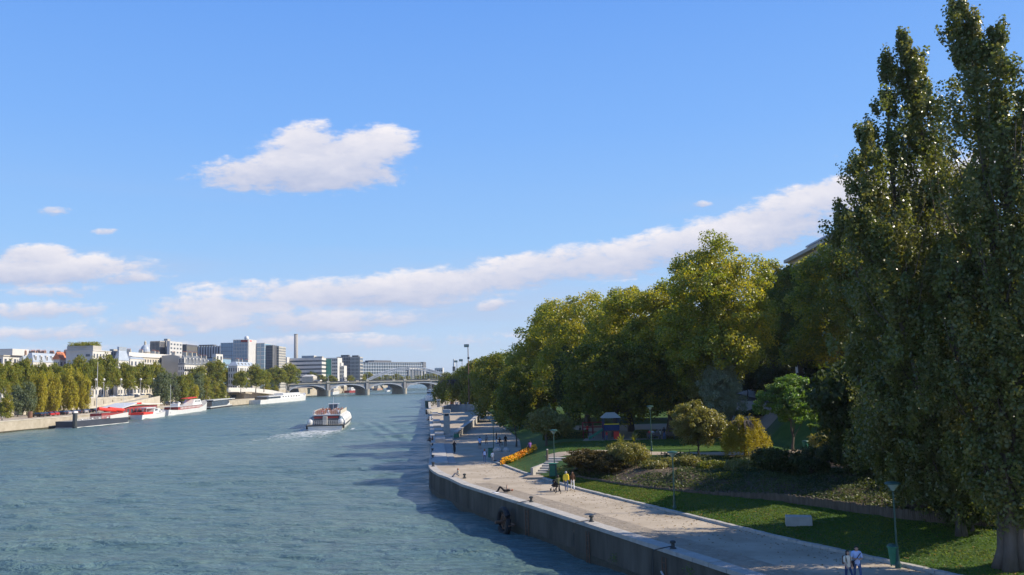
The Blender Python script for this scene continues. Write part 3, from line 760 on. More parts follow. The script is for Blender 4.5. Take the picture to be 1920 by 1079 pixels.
# tall poplars: leaders climb steeply from a thick fluted trunk
def poplar(label, base, spines, nleaf, size, seed, r0=.75, leaf='leaf_poplar'):
    rng = np.random.default_rng(seed); t = thing('poplar_tree', label, 'tree', base, 0, 'tall poplars on the lawn'); b = Vector(base)
    tot = sum(len(s[0]) * sum(s[1]) for s in spines); P_ = []; N_ = []; T_ = []; mb = B()
    for pts, rad, w in spines:
        pts = [Vector(p) - b for p in pts]; rad = [q_ * 1.18 for q_ in rad]
        seg = [(pts[i + 1] - pts[i]).length for i in range(len(pts) - 1)]; L_ = sum(seg)
        ncl = int(L_ * 6.0 * w * (1 + np.mean(rad) * .75)); per = max(10, int(nleaf * w / ncl))
        for j in range(ncl):
            u = rng.uniform(0, 1) * L_; k = 0
            while k < len(seg) - 1 and u > seg[k]: u -= seg[k]; k += 1
            f = min(1, u / seg[k]); c = pts[k].lerp(pts[k + 1], f); r = rad[k] + (rad[k + 1] - rad[k]) * f
            r *= 1 + .28 * math.sin(c.z * 1.9 + seed) + .15 * math.sin(c.z * 4.1)
            a = rng.uniform(0, 2 * PI); q = r * (rng.uniform(.1, .7) if rng.random() < .3 else rng.uniform(.65, 1.12))
            sh_ = .35 + .65 * min(1, r / 1.6); cc = np.array([c.x + q * math.cos(a), c.y + q * math.sin(a), c.z + rng.normal(0, .3)])
            d = rng.normal(0, 1, (per, 3)); d /= np.linalg.norm(d, axis=1)[:, None]
            cr_ = rng.uniform(.32, .85) * sh_; off = d * (rng.uniform(.2, 1, per) ** .6)[:, None] * cr_ * np.array([.8, .8, 1.75])
            off[:, 0] += off[:, 2] * .28 * math.cos(a); off[:, 1] += off[:, 2] * .28 * math.sin(a)
            P_.append(cc + off); N_.append(d * .8 + np.array([math.cos(a), math.sin(a), .2]) * .6); T_.append(np.clip(rng.normal(.22, .2) + rng.normal(0, .15, per), 0, 1))
        n = len(pts); rr = [max(.03, min(r0 * .55, (.04 + .013 * (L_ - sum(seg[:i]))))) for i in range(n)]
        fine = []; fr = []
        for i in range(n - 1):
            for q in range(3): fine.append(pts[i].lerp(pts[i + 1], q / 3) + Vector((rng.normal(0, .06), rng.normal(0, .06), 0))); fr.append(rr[i] + (rr[i + 1] - rr[i]) * q / 3)
        fine.append(pts[-1]); fr.append(.02); mb.tube(fine, fr, 7)
        for q in range(int(L_ * 1.3)):
            i = int(rng.integers(0, max(2, int(len(fine) * .62)))); a = rng.uniform(0, 2 * PI); r = rad[min(len(rad) - 1, i // 3)] * .9
            mb.tube([fine[i], fine[i] + Vector((math.cos(a) * r * .6, math.sin(a) * r * .6, r * .7)), fine[i] + Vector((math.cos(a) * r, math.sin(a) * r, r * 1.7))], [fr[i] * .4, fr[i] * .25, .012], 4, False)
    cr = link('crown', leafmesh('crown', np.concatenate(P_), np.concatenate(N_), size, leaf, rng, np.concatenate(T_), .8, .9), t)
    # fluted butt of the trunk
    for q in range(7):
        a = q * 2 * PI / 7 + .3; rr = r0 * rng.uniform(.42, .62)
        mb.tube([(math.cos(a) * r0 * 1.05, math.sin(a) * r0 * 1.05, -.25), (math.cos(a) * r0 * .62, math.sin(a) * r0 * .62, .8), (math.cos(a + .2) * r0 * .5, math.sin(a + .2) * r0 * .5, 3.4), (math.cos(a + .3) * r0 * .2, math.sin(a + .3) * r0 * .2, 6.5)], [rr, rr * .85, rr * .7, rr * .4], 8)
    mb.build('trunk', 'bark', t, smooth=True)
    return t
def W(px, py, Y): return at(px, py, Y)
b1 = W(1902, 1025, 43.2); b1.z = hgt(b1.x, b1.y)
poplar('tallest poplar with a thick fluted grey trunk standing on the lawn at right', b1, [
    ([W(1902, 960, 43.2), W(1885, 700, 43.8), W(1862, 430, 44.3), W(1832, 190, 44.6), W(1796, 8, 44.8)], [1.5, 2.5, 2.2, 1.45, .22], 1.1),
    ([W(1905, 950, 43.2), W(1915, 600, 43), W(1885, 300, 43.4), W(1862, 58, 43.8)], [1.4, 2.3, 1.7, .35], .85),
    ([W(1915, 960, 43.2), W(1990, 640, 42), W(1960, 380, 42), W(1925, 165, 42.4)], [1.4, 2.4, 1.8, .5], .8),
    ([W(1905, 960, 43.2), W(2060, 600, 44), W(2060, 300, 44.5), W(2030, 190, 45)], [1.4, 2.2, 1.4, .4], .3),
    ([W(1900, 930, 43.2), W(1850, 820, 44.5), W(1790, 640, 45.5), W(1770, 440, 46)], [.9, 1.8, 1.7, .6], .7)], 35000, .176, 11)
b2 = W(1800, 972, 49.5); b2.z = hgt(b2.x, b2.y)
poplar('dark many stemmed poplar leaning left of the tallest poplar', b2, [
    ([W(1800, 940, 49.5), W(1790, 640, 50), W(1765, 420, 50), W(1730, 250, 50.5), W(1692, 72, 50.5)], [1.9, 2.6, 2.1, 1.05, .18], 1.1),
    ([W(1800, 940, 49.5), W(1745, 640, 50), W(1690, 440, 50.5), W(1665, 260, 50.5), W(1664, 112, 50.5)], [1.7, 2.5, 1.7, 1.05, .2], .75),
    ([W(1795, 940, 49.5), W(1750, 600, 51), W(1735, 300, 51), W(1716, 108, 51)], [1.2, 2.1, 1.25, .22], .5),
    ([W(1790, 930, 49.5), W(1700, 640, 48), W(1640, 450, 48), W(1618, 240, 48)], [1.3, 2.4, 1.5, .25], .7),
    ([W(1760, 700, 49.5), W(1690, 520, 48), W(1630, 420, 48), W(1575, 385, 48)], [1.2, 1.7, 1.0, .3], .4),
    ([W(1740, 640, 49.5), W(1660, 480, 49), W(1605, 425, 49), W(1562, 440, 49)], [.9, 1.1, .5, .2], .14)], 35000, .176, 12, .24)
b3 = W(1722, 955, 56); b3.z = hgt(b3.x, b3.y)
poplar('lower greyish poplar crown hanging over the wooden edging', b3, [
    ([W(1722, 930, 56), W(1712, 820, 55.5), W(1700, 660, 55), W(1690, 520, 55), W(1690, 455, 55)], [1.4, 2.5, 2.6, 1.7, .4], 1.0),
    ([W(1700, 915, 56), W(1665, 830, 54), W(1655, 690, 54), W(1660, 560, 54)], [1.0, 1.9, 1.7, .6], .8),
    ([W(1740, 900, 55), W(1800, 760, 52), W(1830, 560, 52), W(1815, 440, 52)], [1.5, 2.5, 2.3, .6], 1.0),
    ([W(1760, 940, 53), W(1740, 905, 51.5), W(1715, 800, 51), W(1735, 660, 51)], [1.2, 2.0, 2.2, .8], .8),
    ([W(1850, 960, 52), W(1830, 880, 50), W(1850, 760, 50), W(1860, 640, 50)], [1.2, 2.0, 2.0, .8], .7)], 29000, .182, 13, .5)

# broad plane trees: prototypes at real size, set out singly
def plane_proto(seed, H, Wd, nclump, per, size, leaf, lobes=9, low=.30, rc=1.15, lean=0.0):
    rng = np.random.default_rng(seed); L_ = []
    for i in range(lobes):
        t = (i + .5) / lobes; a = i * 2.4 + seed; zc = H * (low + .08 + (1 - low - .22) * t)
        env = math.sin(PI * min(1, .22 + .78 * (1 - t) ** .75)) if t > .4 else .75 + .25 * t / .4
        q = Wd * .5 * env * .52; rr = Wd * .5 * (.62 - .25 * t) * rng.uniform(.85, 1.15)
        L_.append(((q * math.cos(a) + lean * t, q * math.sin(a), zc), (rr, rr, rr * rng.uniform(.75, 1.0))))
    L_.append(((lean, 0, H * .84), (Wd * .20, Wd * .20, H * .15)))
    return dict(rng=rng, lobes=L_, H=H)
def plane_tree(name, label, cat, loc, seed, H, Wd, nclump, per, size, leaf, group=None, r0=.55, low=.30, rc=1.15, lobes=9, bark='bark', rz=0, nlimb=14, **k):
    p = plane_proto(seed, H, Wd, nclump, per, size, leaf, lobes, low, rc)
    t = thing(name, label, cat, loc, rz, group)
    tree_parts(t, p['rng'], p['lobes'], (0, 0, -.3), (0, 0, H * .72), r0, leaf, size, nclump, per, rc, bark, nlimb, **k)
    return t
G = 'tall plane trees behind the garden'
def wid(px, Y): return px * Y / F
def big(px, top, Y, wpx, seed, label, leaf='leaf_plane', n=520, per=85, size=.34, low=.22, rc=1.25, zb=None, group=G):
    b = base_at(px, Y, zb); H = topz(px, top, Y) - b.z
    return plane_tree('plane_tree', label, 'tree', b, seed, H, wid(wpx, Y), n, per, size, leaf, group, r0=.5, low=low, rc=rc)
T1 = big(1352, 440, 112, 215, 21, 'tallest plane tree with sunlit yellow green boughs on its right side', n=760, per=95, size=.30, low=.26, rc=1.15)
T2 = big(1250, 525, 124, 185, 22, 'plane tree with a double dark trunk just behind the middle garden lamp', n=620, low=.16)
T3 = big(1180, 540, 133, 200, 23, 'plane tree with yellow tinged top left of the double trunk', n=620, low=.12)
T4 = big(1100, 546, 150, 205, 24, 'dark round plane tree above the playground', 'leaf_plane', n=580, low=.12)
T5 = big(1040, 568, 172, 190, 25, 'large dark plane tree at the left end of the tall garden trees', 'leaf_plane', n=560, per=80, size=.40, low=.1, rc=1.5)
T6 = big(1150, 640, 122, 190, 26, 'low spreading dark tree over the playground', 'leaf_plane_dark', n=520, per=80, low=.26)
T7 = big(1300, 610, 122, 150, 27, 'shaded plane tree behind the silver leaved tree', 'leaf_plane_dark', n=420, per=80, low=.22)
# street row behind the retaining wall: copies of two kinds, each at its own place
for i, (px, top, Y, w_, lab) in enumerate([(1452, 490, 150, 130, 'plane tree in the street row directly right of the tallest plane tree'), (1505, 497, 138, 150, 'street row plane tree below the end of the stone building'),
        (1570, 462, 122, 170, 'street row plane tree in front of the stone building'), (1640, 415, 110, 190, 'street row plane tree behind the leaning poplar')]):
    if i < 2:
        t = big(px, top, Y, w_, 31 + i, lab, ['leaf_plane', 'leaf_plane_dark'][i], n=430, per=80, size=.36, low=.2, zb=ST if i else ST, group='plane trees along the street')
        if i == 0: protoA = t; HA = topz(px, top, Y) - ST; WA = wid(w_, Y)
        else: protoB = t; HB = topz(px, top, Y) - ST; WB = wid(w_, Y)
    else:
        b = base_at(px, Y, ST); H = topz(px, top, Y) - ST; pr, h0, w0 = (protoA, HA, WA) if i % 2 == 0 else (protoB, HB, WB)
        dup(pr, b, i * 1.7, lab, (wid(w_, Y) / w0, wid(w_, Y) / w0, H / h0))
# far trees along the quay toward the bridge
F1 = big(955, 668, 205, 120, 41, 'dark rounded tree overhanging the far promenade', 'leaf_plane_dark', n=320, per=70, size=.45, low=.08, rc=1.6, group='trees along the far promenade')
for i, (px, top, Y, w_, lab) in enumerate([(925, 658, 270, 80, 'tree with a pale green top behind the overhanging promenade tree'), (893, 676, 300, 70, 'yellowish tree behind the far floodlight mast'),
        (868, 690, 400, 60, 'small tree left of the far floodlight mast'), (985, 690, 165, 110, 'dark tree between the promenade and the round shrub'), (912, 690, 285, 70, 'low leafy tree beside the curved wall'),
        (1000, 640, 250, 110, 'tree glimpsed behind the left end of the tall garden trees'), (850, 700, 520, 60, 'farthest tree of the promenade row')]):
    b = base_at(px, Y, QZ + .5 if Y > 300 else None); H = topz(px, top, Y) - b.z
    h0 = topz(955, 668, 205) - F1.location.z; w0 = wid(120, 205)
    if i in (1, 0):
        t = big(px, top, Y, w_, 44 + i, lab, 'leaf_far', n=260, per=60, size=.6, low=.1, rc=1.8, group='trees along the far promenade')
    else: dup(F1, b, i * 2.1, lab, (wid(w_, Y) / w0, wid(w_, Y) / w0, H / h0))
for i, (x_, y_, s_, lab) in enumerate([(39, 71, .78, 'shaded garden tree deep behind the leaning poplar')]):
    dup(protoB, (x_, y_, hgt(x_, y_)), i * 2.3, lab, s_)
# understory: dark masses below the canopy, each a shrub or small tree of its own
def shrub(name, label, cat, px, pybase, Y, wpx, top, leaf, seed, size=.16, n=140, per=70, rc=.5, low=.0, lobes=6, trunk=True, group=None, zb=None, fl=.8, r0=.12):
    b = base_at(px, Y, zb); H = topz(px, top, Y) - b.z; Wd = wid(wpx, Y); rng = np.random.default_rng(seed)
    L_ = []
    for i in range(lobes):
        a = i * 2.4 + seed; q = Wd * .25 * rng.uniform(.3, 1.1); t = rng.uniform(0, 1)
        zc = H * (low + (1 - low) * (.35 + .3 * t)); rz_ = H * (1 - low) * rng.uniform(.28, .36)
        L_.append(((q * math.cos(a), q * math.sin(a), zc), (Wd * .27, Wd * .27, rz_)))
    L_.append(((0, 0, H * (low + (1 - low) * .62)), (Wd * .28, Wd * .28, H * (1 - low) * .36)))
    t = thing(name, label, cat, b, 0, group)
    pos, nrm, tint, C = crown_leaves(rng, L_, n, per, rc, zmin=-.8, flat=fl)
    pos[:, 2] = np.maximum(pos[:, 2], .05)
    link('foliage' if not trunk else 'crown', leafmesh('foliage', pos, nrm, size, leaf, rng, tint), t)
    mb = B(); limbs(mb, rng, (0, 0, -.2), (0, 0, H * .6), r0, C, 10, 7); mb.build('trunk' if trunk else 'stem', 'bark', t, smooth=True)
    return t
shrub('round_shrub', 'round pale leaved evergreen shrub on the lawn behind the garden steps', 'shrub', 1022, 830, 111, 100, 766, 'leaf_olive', 51, .20, 300, 75, .5, low=.10, r0=.2)
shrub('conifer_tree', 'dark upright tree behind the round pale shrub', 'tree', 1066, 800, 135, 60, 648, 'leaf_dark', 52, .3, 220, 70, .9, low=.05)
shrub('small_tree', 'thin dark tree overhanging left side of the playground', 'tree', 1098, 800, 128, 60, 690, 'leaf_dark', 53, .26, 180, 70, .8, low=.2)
shrub('small_tree', 'dark tree at the bend of the promenade behind the seated group', 'tree', 965, 800, 128, 70, 690, 'leaf_plane_dark', 54, .26, 260, 80, .8, low=.18)
shrub('silver_tree', 'silver leaved tree leaning left of the feathery green tree', 'tree', 1352, 780, 108, 92, 672, 'leaf_silver', 55, .17, 300, 90, .6, low=.08, r0=.2)
shrub('silver_tree', 'greyish loose upper boughs leaning left from the silver leaved tree', 'tree', 1318, 760, 112, 60, 648, 'leaf_olive', 56, .2, 160, 80, .6, low=.3)
shrub('small_tree', 'loose olive leaved small tree left of the yellow weeping tree', 'tree', 1304, 870, 91, 110, 752, 'leaf_olive', 57, .16, 330, 90, .45, low=.10, r0=.14)
shrub('feathery_tree', 'bright green feathery small tree beside the garden path', 'tree', 1478, 850, 94, 138, 704, 'leaf_fresh', 58, .22, 330, 80, .55, low=.22, r0=.16, fl=.45)
shrub('low_shrub', 'grey green flowering shrub beyond the sunlit lawn at right', 'shrub', 1590, 790, 108, 80, 740, 'leaf_silver', 59, .16, 110, 60, .5, trunk=False)
shrub('rose_shrub', 'pink blossomed shrub right of the feathery green tree', 'shrub', 1548, 800, 107, 34, 756, 'flower_pink', 60, .12, 50, 50, .35, trunk=False)
shrub('low_shrub', 'sprawling green shrub with spiky leaves above the sunlit lawn patch', 'shrub', 1172, 870, 83.5, 84, 830, 'leaf_olive', 61, .13, 190, 80, .4, trunk=False)
shrub('juniper_shrub', 'wide brown tinged juniper mound beside the garden steps', 'shrub', 1098, 880, 85.5, 118, 842, 'leaf_juniper', 62, .14, 300, 80, .4, trunk=False, fl=.4)
shrub('juniper_shrub', 'smaller juniper mound right of the wide one', 'shrub', 1135, 882, 82.5, 60, 852, 'leaf_juniper', 63, .13, 150, 80, .35, trunk=False, fl=.5)
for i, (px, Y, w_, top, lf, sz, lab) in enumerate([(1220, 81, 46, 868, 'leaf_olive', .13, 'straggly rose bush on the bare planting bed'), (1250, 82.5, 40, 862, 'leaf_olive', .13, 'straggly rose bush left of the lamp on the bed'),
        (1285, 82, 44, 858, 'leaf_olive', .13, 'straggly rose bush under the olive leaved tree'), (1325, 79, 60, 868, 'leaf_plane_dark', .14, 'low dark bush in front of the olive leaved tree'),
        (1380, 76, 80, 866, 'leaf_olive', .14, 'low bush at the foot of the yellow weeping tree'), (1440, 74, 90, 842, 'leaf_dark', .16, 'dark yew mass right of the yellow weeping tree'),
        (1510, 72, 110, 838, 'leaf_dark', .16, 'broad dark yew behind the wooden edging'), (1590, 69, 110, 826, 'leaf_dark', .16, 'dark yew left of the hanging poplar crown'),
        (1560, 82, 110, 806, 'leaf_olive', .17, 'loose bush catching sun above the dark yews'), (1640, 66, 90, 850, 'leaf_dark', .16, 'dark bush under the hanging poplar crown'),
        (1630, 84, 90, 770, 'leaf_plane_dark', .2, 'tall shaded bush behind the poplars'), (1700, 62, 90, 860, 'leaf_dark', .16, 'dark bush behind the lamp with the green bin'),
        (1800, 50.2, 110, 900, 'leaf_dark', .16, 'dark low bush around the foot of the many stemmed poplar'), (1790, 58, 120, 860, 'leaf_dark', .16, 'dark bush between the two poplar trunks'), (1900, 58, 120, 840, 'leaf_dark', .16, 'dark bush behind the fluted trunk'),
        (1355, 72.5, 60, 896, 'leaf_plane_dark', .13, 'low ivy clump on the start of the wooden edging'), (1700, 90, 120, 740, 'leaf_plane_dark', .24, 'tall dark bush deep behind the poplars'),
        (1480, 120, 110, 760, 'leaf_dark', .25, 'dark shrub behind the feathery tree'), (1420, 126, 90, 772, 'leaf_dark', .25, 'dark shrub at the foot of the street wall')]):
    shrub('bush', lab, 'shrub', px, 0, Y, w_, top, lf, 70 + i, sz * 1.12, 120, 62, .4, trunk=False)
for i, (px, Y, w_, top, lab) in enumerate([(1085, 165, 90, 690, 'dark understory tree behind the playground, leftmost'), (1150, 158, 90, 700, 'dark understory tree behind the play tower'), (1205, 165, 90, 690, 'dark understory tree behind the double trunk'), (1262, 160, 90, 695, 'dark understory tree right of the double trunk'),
        (1330, 150, 100, 690, 'dark understory tree behind the silver leaved tree'), (1400, 148, 90, 680, 'dark understory tree below the tallest plane tree'), (1455, 140, 80, 690, 'dark understory tree at the foot of the street row'), (1030, 190, 90, 690, 'dark understory tree behind the round pale shrub'), (1530, 128, 90, 700, 'dark understory tree behind the feathery green tree'), (1610, 118, 100, 700, 'dark understory tree deep in the shade at right'), (1616, 67, 190, 668, 'low dense tree hidden behind the left edge of the poplars'), (1622, 77, 170, 668, 'second low dense tree added for lawn shade, hidden behind the left edge of the poplars'), (1480, 178, 90, 655, 'dark tree on the street beyond the end of the park'), (1420, 185, 90, 650, 'dark tree on the street behind the tallest plane tree'), (1545, 150, 90, 640, 'dark tree on the street before the stone building')]):  # the two low dense trees are added to throw shade on the lawn
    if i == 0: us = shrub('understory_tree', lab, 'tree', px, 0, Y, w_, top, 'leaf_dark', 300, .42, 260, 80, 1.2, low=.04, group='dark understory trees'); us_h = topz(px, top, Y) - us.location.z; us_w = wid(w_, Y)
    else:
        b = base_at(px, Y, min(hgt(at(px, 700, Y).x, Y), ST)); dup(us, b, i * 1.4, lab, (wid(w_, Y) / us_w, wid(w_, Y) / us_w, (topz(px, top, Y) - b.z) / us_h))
# yellow weeping tree and the far willow: hanging strands
def weeping(name, label, px, Y, wpx, top, leaf, seed, ns, size, low=.06, zb=None, per=16):
    rng = np.random.default_rng(seed); b = base_at(px, Y, zb); H = topz(px, top, Y) - b.z; Wd = wid(wpx, Y)
    t = thing(name, label, 'tree', b); Pp = []; Tt = []; mb = B()
    mb.tube([(0, 0, -.2), (.1, 0, H * .4), (0, .1, H * .75)], [Wd * .045, Wd * .035, Wd * .02], 8)
    for i in range(ns):
        a = rng.uniform(0, 2 * PI); q = math.sqrt(rng.uniform(.02, 1)); lump = .80 + .17 * math.sin(a * 5 + seed) + .10 * math.sin(a * 11 + 1)
        r = Wd * .5 * q * lump; zt = H * (1 - .42 * q ** 2.2) * (.90 + .10 * math.sin(a * 3 + q * 5)) * rng.uniform(.9, 1.04); L_ = zt * rng.uniform(.35, 1 - low) * (.5 + .5 * q)
        n = max(6, int(per * L_ / (H * .5))); u = np.sort(rng.uniform(0, 1, n)); dr = .10 * Wd * (u ** .5)
        x = (r + dr * .5) * math.cos(a) + rng.normal(0, size * .5, n); y = (r + dr * .5) * math.sin(a) + rng.normal(0, size * .5, n); z = zt - u * L_
        Pp.append(np.stack([x, y, z], 1)); Tt.append(np.clip(np.full(n, rng.normal(.35, .25)) + rng.normal(0, .12, n), 0, 1))
        if i % 12 == 0: mb.tube([(0, 0, H * .5), (r * .5 * math.cos(a), r * .5 * math.sin(a), H * .85), (r * math.cos(a), r * math.sin(a), zt)], [Wd * .014, Wd * .009, .01], 4, False)
    pos = np.concatenate(Pp); nrm = pos * np.array([1, 1, 0]) / (Wd * .5) + np.array([0, 0, .25])
    link('crown', leafmesh('crown', pos, nrm, size, leaf, rng, np.concatenate(Tt), .55, .7), t); mb.build('trunk', 'bark', t, smooth=True)
    return t
weeping('weeping_tree', 'small bright yellow weeping tree by the garden path', 1390, 87, 92, 776, 'leaf_yellow', 91, 1300, .14, .02, per=22)
weeping('willow_tree', 'large drooping willow at the river edge beyond the curved wall', 846, 300, 72, 703, 'leaf_far', 92, 900, .6, .1, QZ)
weeping('willow_tree', 'second willow right of the large one along the promenade', 882, 285, 42, 720, 'leaf_far', 93, 500, .55, .1, QZ)
# clipped hedges
def hedge(label, c, d, rz=0.0, seed=1):
    rng = np.random.default_rng(seed); t = thing('clipped_hedge', label, 'hedge', c, rz, 'clipped hedges round the playground')
    boxpart('hedge_core', 'leaf_dark', t, (0, 0, d[2] / 2 - .1), (d[0] - .25, d[1] - .25, d[2] - .05))
    n = int((d[0] * d[1] + 2 * (d[0] + d[1]) * d[2]) * 150); f = rng.integers(0, 5, n); u = rng.uniform(-.5, .5, (n, 3)); u[:, 2] += .5
    u[f <= 1, 2] = 1; u[f == 2, 1] = -.5; u[f == 3, 0] = -.5; u[f == 4, 0] = .5
    pos = u * np.array(d) + rng.normal(0, .03, (n, 3)); nrm = np.where((f <= 1)[:, None], [0, 0, 1.], [0, -1., .3])
    link('foliage', leafmesh('foliage', pos, nrm, .12, 'leaf_plane_dark', rng, None), t)
hy = 114.5
for i, (x0, x1, y, lab) in enumerate([(at(1000, 0, hy).x, at(1082, 0, hy).x, 121, 'clipped hedge behind the round pale shrub'), (at(1165, 0, hy).x, at(1205, 0, hy).x, 117, 'clipped hedge right of the playground slide'),
        (at(1212, 0, hy).x, at(1245, 0, hy).x, 114, 'clipped hedge beside the middle garden lamp'), (at(1250, 0, hy).x, at(1292, 0, hy).x, 114.6, 'clipped hedge in front of the bench group')]):
    hedge(lab, ((x0 + x1) / 2, y, hgt((x0 + x1) / 2, y) - .1), (x1 - x0, 1.3, 1.15), 0, i)
# flower bed and yucca
rng = np.random.default_rng(77)
fb = thing('flower_bed', 'bed of yellow and orange flowers on the promenade corner lawn', 'flower bed', P(972, 862, 3.0))
n = 3600; u = rng.uniform(0, 1, n); w = rng.uniform(-1, 1, n); a0_, a1_ = P(943, 866, 2.9), P(1003, 850, 3.5)
x = a0_.x + (a1_.x - a0_.x) * u + w * .35; y = a0_.y + (a1_.y - a0_.y) * u + w * 1.1
z = np.array([hgt(p, q) for p, q in zip(x, y)]) + rng.uniform(.15, .8, n) * (1 - .5 * w * w)
pos = np.stack([x, y, z], 1) - np.array(fb.location)
link('leaves', leafmesh('leaves', pos[::2] - np.array([0, 0, .12]), np.tile([0, 0, 1.], (len(pos[::2]), 1)), .20, 'leaf_fresh', rng), fb)['kind'] = 'stuff'
link('blossoms', leafmesh('blossoms', pos, np.tile([0, -.5, 1.], (n, 1)), .15, 'flower_yellow', rng, np.clip(np.sin(x * 2.1) * .5 + .4 + rng.normal(0, .25, n), 0, 1)), fb)['kind'] = 'stuff'
yb = base_at(1165, 97.5)
for q, (px, Y, lab) in enumerate([(1160, 101.5, 'spiky yucca standing on the sunlit lawn'), (1184, 103, 'second spiky yucca right of the first')]):
    b = base_at(px, Y); yt = thing('yucca_plant', lab, 'plant', b, 0, 'yuccas on the lawn'); mb = B(); rg = random.Random(q)
    mb.tube([(0, 0, -.1), (0, 0, .5)], [.14, .12], 7); mb.build('stem', 'bark', yt)
    for i in range(26):
        a = rg.uniform(0, 2 * PI); e = rg.uniform(.2, 1.5); L_ = rg.uniform(.9, 1.5); d = Vector((math.cos(a) * math.cos(e), math.sin(a) * math.cos(e), math.sin(e))); s_ = Vector((-math.sin(a), math.cos(a), 0)) * .05
        o_ = Vector((0, 0, .5)); B().add([o_ - s_, o_ + s_, o_ + d * L_ * .6 + s_ * 1.3, o_ + d * L_ - Vector((0, 0, .15)), o_ + d * L_ * .6 - s_ * 1.3 + Vector((0, 0, -.02))], [(0, 1, 2, 4), (4, 2, 3)]).build('leaf', 'leaf_olive', yt)

# ------------------------------------------------------------------ vegetation, left bank
def far_proto(seed, H, Wd, leaf, n=150, per=36, size=.62, low=.25, rc=1.5, name='plane_tree', lobes=7, bark='bark_pale'):
    p = plane_proto(seed, H, Wd, n, per, size, leaf, lobes, low, rc); t = thing(name, 'x', 'tree', (0, 0, 0))
    tree_parts(t, p['rng'], p['lobes'], (0, 0, -.3), (0, 0, H * .7), .42, leaf, size, n, per, rc, bark, 6); return t
def col_proto(seed, H, Wd, leaf, n=110, per=36, size=.5):
    rng = np.random.default_rng(seed); L_ = []
    for i in range(7):
        t = (i + .5) / 7; L_.append(((rng.normal(0, Wd * .10), rng.normal(0, Wd * .1), H * (.12 + .80 * t)), (Wd * .5 * (1.05 - .7 * abs(t - .4)), Wd * .5 * (1.05 - .7 * abs(t - .4)), H * .13)))
    t = thing('column_tree', 'x', 'tree', (0, 0, 0)); tree_parts(t, rng, L_, (0, 0, -.3), (0, 0, H * .8), .2, leaf, size, n, per, .9, 'bark', 5, zmin=-.8, flat=1.4); return t
PR = {'a': far_proto(101, 17, 14, 'leaf_far', n=230, per=44), 'b': far_proto(102, 17, 14, 'leaf_far', n=230, per=44), 'c': col_proto(103, 12, 5, 'leaf_far_yellow'), 'd': col_proto(104, 12, 5.5, 'leaf_far_grey'),
      'e': col_proto(105, 12, 5, 'leaf_far'), 'f': far_proto(106, 12, 12, 'leaf_far', 150, 36, .7, .06)}
DIM = {'a': (17, 14), 'b': (17, 14), 'c': (12, 5), 'd': (12, 5.5), 'e': (12, 5), 'f': (12, 12)}
usedp = set()
def put(kind, px, top, x_or_Y, wpx, zb, label, group, byx=True, rz=0.0):
    """copy or move a prototype: stands on the line x = const (byx) or at distance Y"""
    if byx:
        Y = x_or_Y / ((px - 960) / F) if px != 960 else 500
        for _ in range(3): Y *= x_or_Y / at(px, top, Y).x
    else: Y = x_or_Y
    p = at(px, top, Y); b = Vector((p.x, Y, zb)); h0, w0 = DIM[kind]; s = (wid(wpx, Y) / w0, wid(wpx, Y) / w0, (p.z - zb) / h0)
    if kind in usedp: o = dup(PR[kind], b, rz, label, s, group)
    else:
        usedp.add(kind); o = PR[kind]; o.location = b; o.rotation_euler = (0, 0, rz); o.scale = s; o['label'] = label; o['group'] = group
    return o
GL = 'plane trees along the far bank street'
rows = [(-8, 678, 44, 'a'), (20, 676, 40, 'a'), (46, 672, 40, 'b'), (78, 680, 40, 'a'), (104, 682, 40, 'b'), (128, 680, 36, 'a'), (152, 668, 42, 'b'), (176, 672, 36, 'a'), (200, 664, 46, 'a'), (236, 680, 40, 'b'), (266, 680, 42, 'a'), (292, 680, 38, 'b'),
        (372, 686, 34, 'b'), (404, 674, 44, 'a'), (428, 690, 34, 'b')]
ND = ['at the left edge of the picture', 'second from the left edge of the picture', 'below the white end house', 'below the zinc roofs', 'below the red tiled roof', 'left of the roof garden block', 'below the roof garden block', 'at the right end of the roof garden block',
      'tall, right of the roof garden block', 'below the cream apartment block', 'below the right half of the cream block', 'in front of the bare gable wall', 'left of the domed tall one by the blue glass offices', 'tall domed, below the blue glass offices', 'right of the tall domed one']
for i, (px, top, w_, k) in enumerate(rows):
    put(k, px, top, -186 - (i % 3) * 1.5, w_, UP, 'far bank plane tree ' + ND[i], GL, True, i * 1.3)
GY = 'narrow trees on the far lower quay'
cols_ = [(12, 742, 26, 'f', 'weeping'), (34, 722, 22, 'd', 'grey green, left of the yellow ones'), (54, 716, 22, 'd', 'grey green, next to the yellow ones'), (66, 702, 16, 'c', 'leftmost yellow one'), (78, 700, 16, 'c', 'second yellow one from the left'), (90, 698, 18, 'c', 'third yellow one from the left'),
         (106, 704, 18, 'c', 'middle of the yellow ones'), (120, 698, 18, 'c', 'yellow one right of the middle'), (134, 690, 20, 'c', 'tall yellow green one'), (148, 694, 20, 'c', 'second from the right of the yellow ones'), (158, 706, 18, 'c', 'rightmost yellow one'),
         (298, 700, 20, 'd', 'grey green, right of the ramp wall'), (310, 698, 22, 'd', 'second grey green one from the ramp wall'), (324, 700, 22, 'd', 'grey green, behind the white cruiser'), (338, 700, 20, 'e', 'dark green between grey ones'), (350, 698, 18, 'e', 'dark one left of the yellowish trio'),
         (340, 716, 14, 'c', 'left of the yellowish trio'), (352, 720, 14, 'c', 'middle of the yellowish trio'), (364, 722, 14, 'c', 'right of the yellowish trio'), (372, 700, 20, 'd', 'grey green behind the long white boat'), (386, 712, 24, 'f', 'broad dark one behind the long white boat'), (402, 718, 24, 'f', 'broad dark one left of the tunnel'), (416, 720, 20, 'f', 'small one beside the tunnel mouth')]
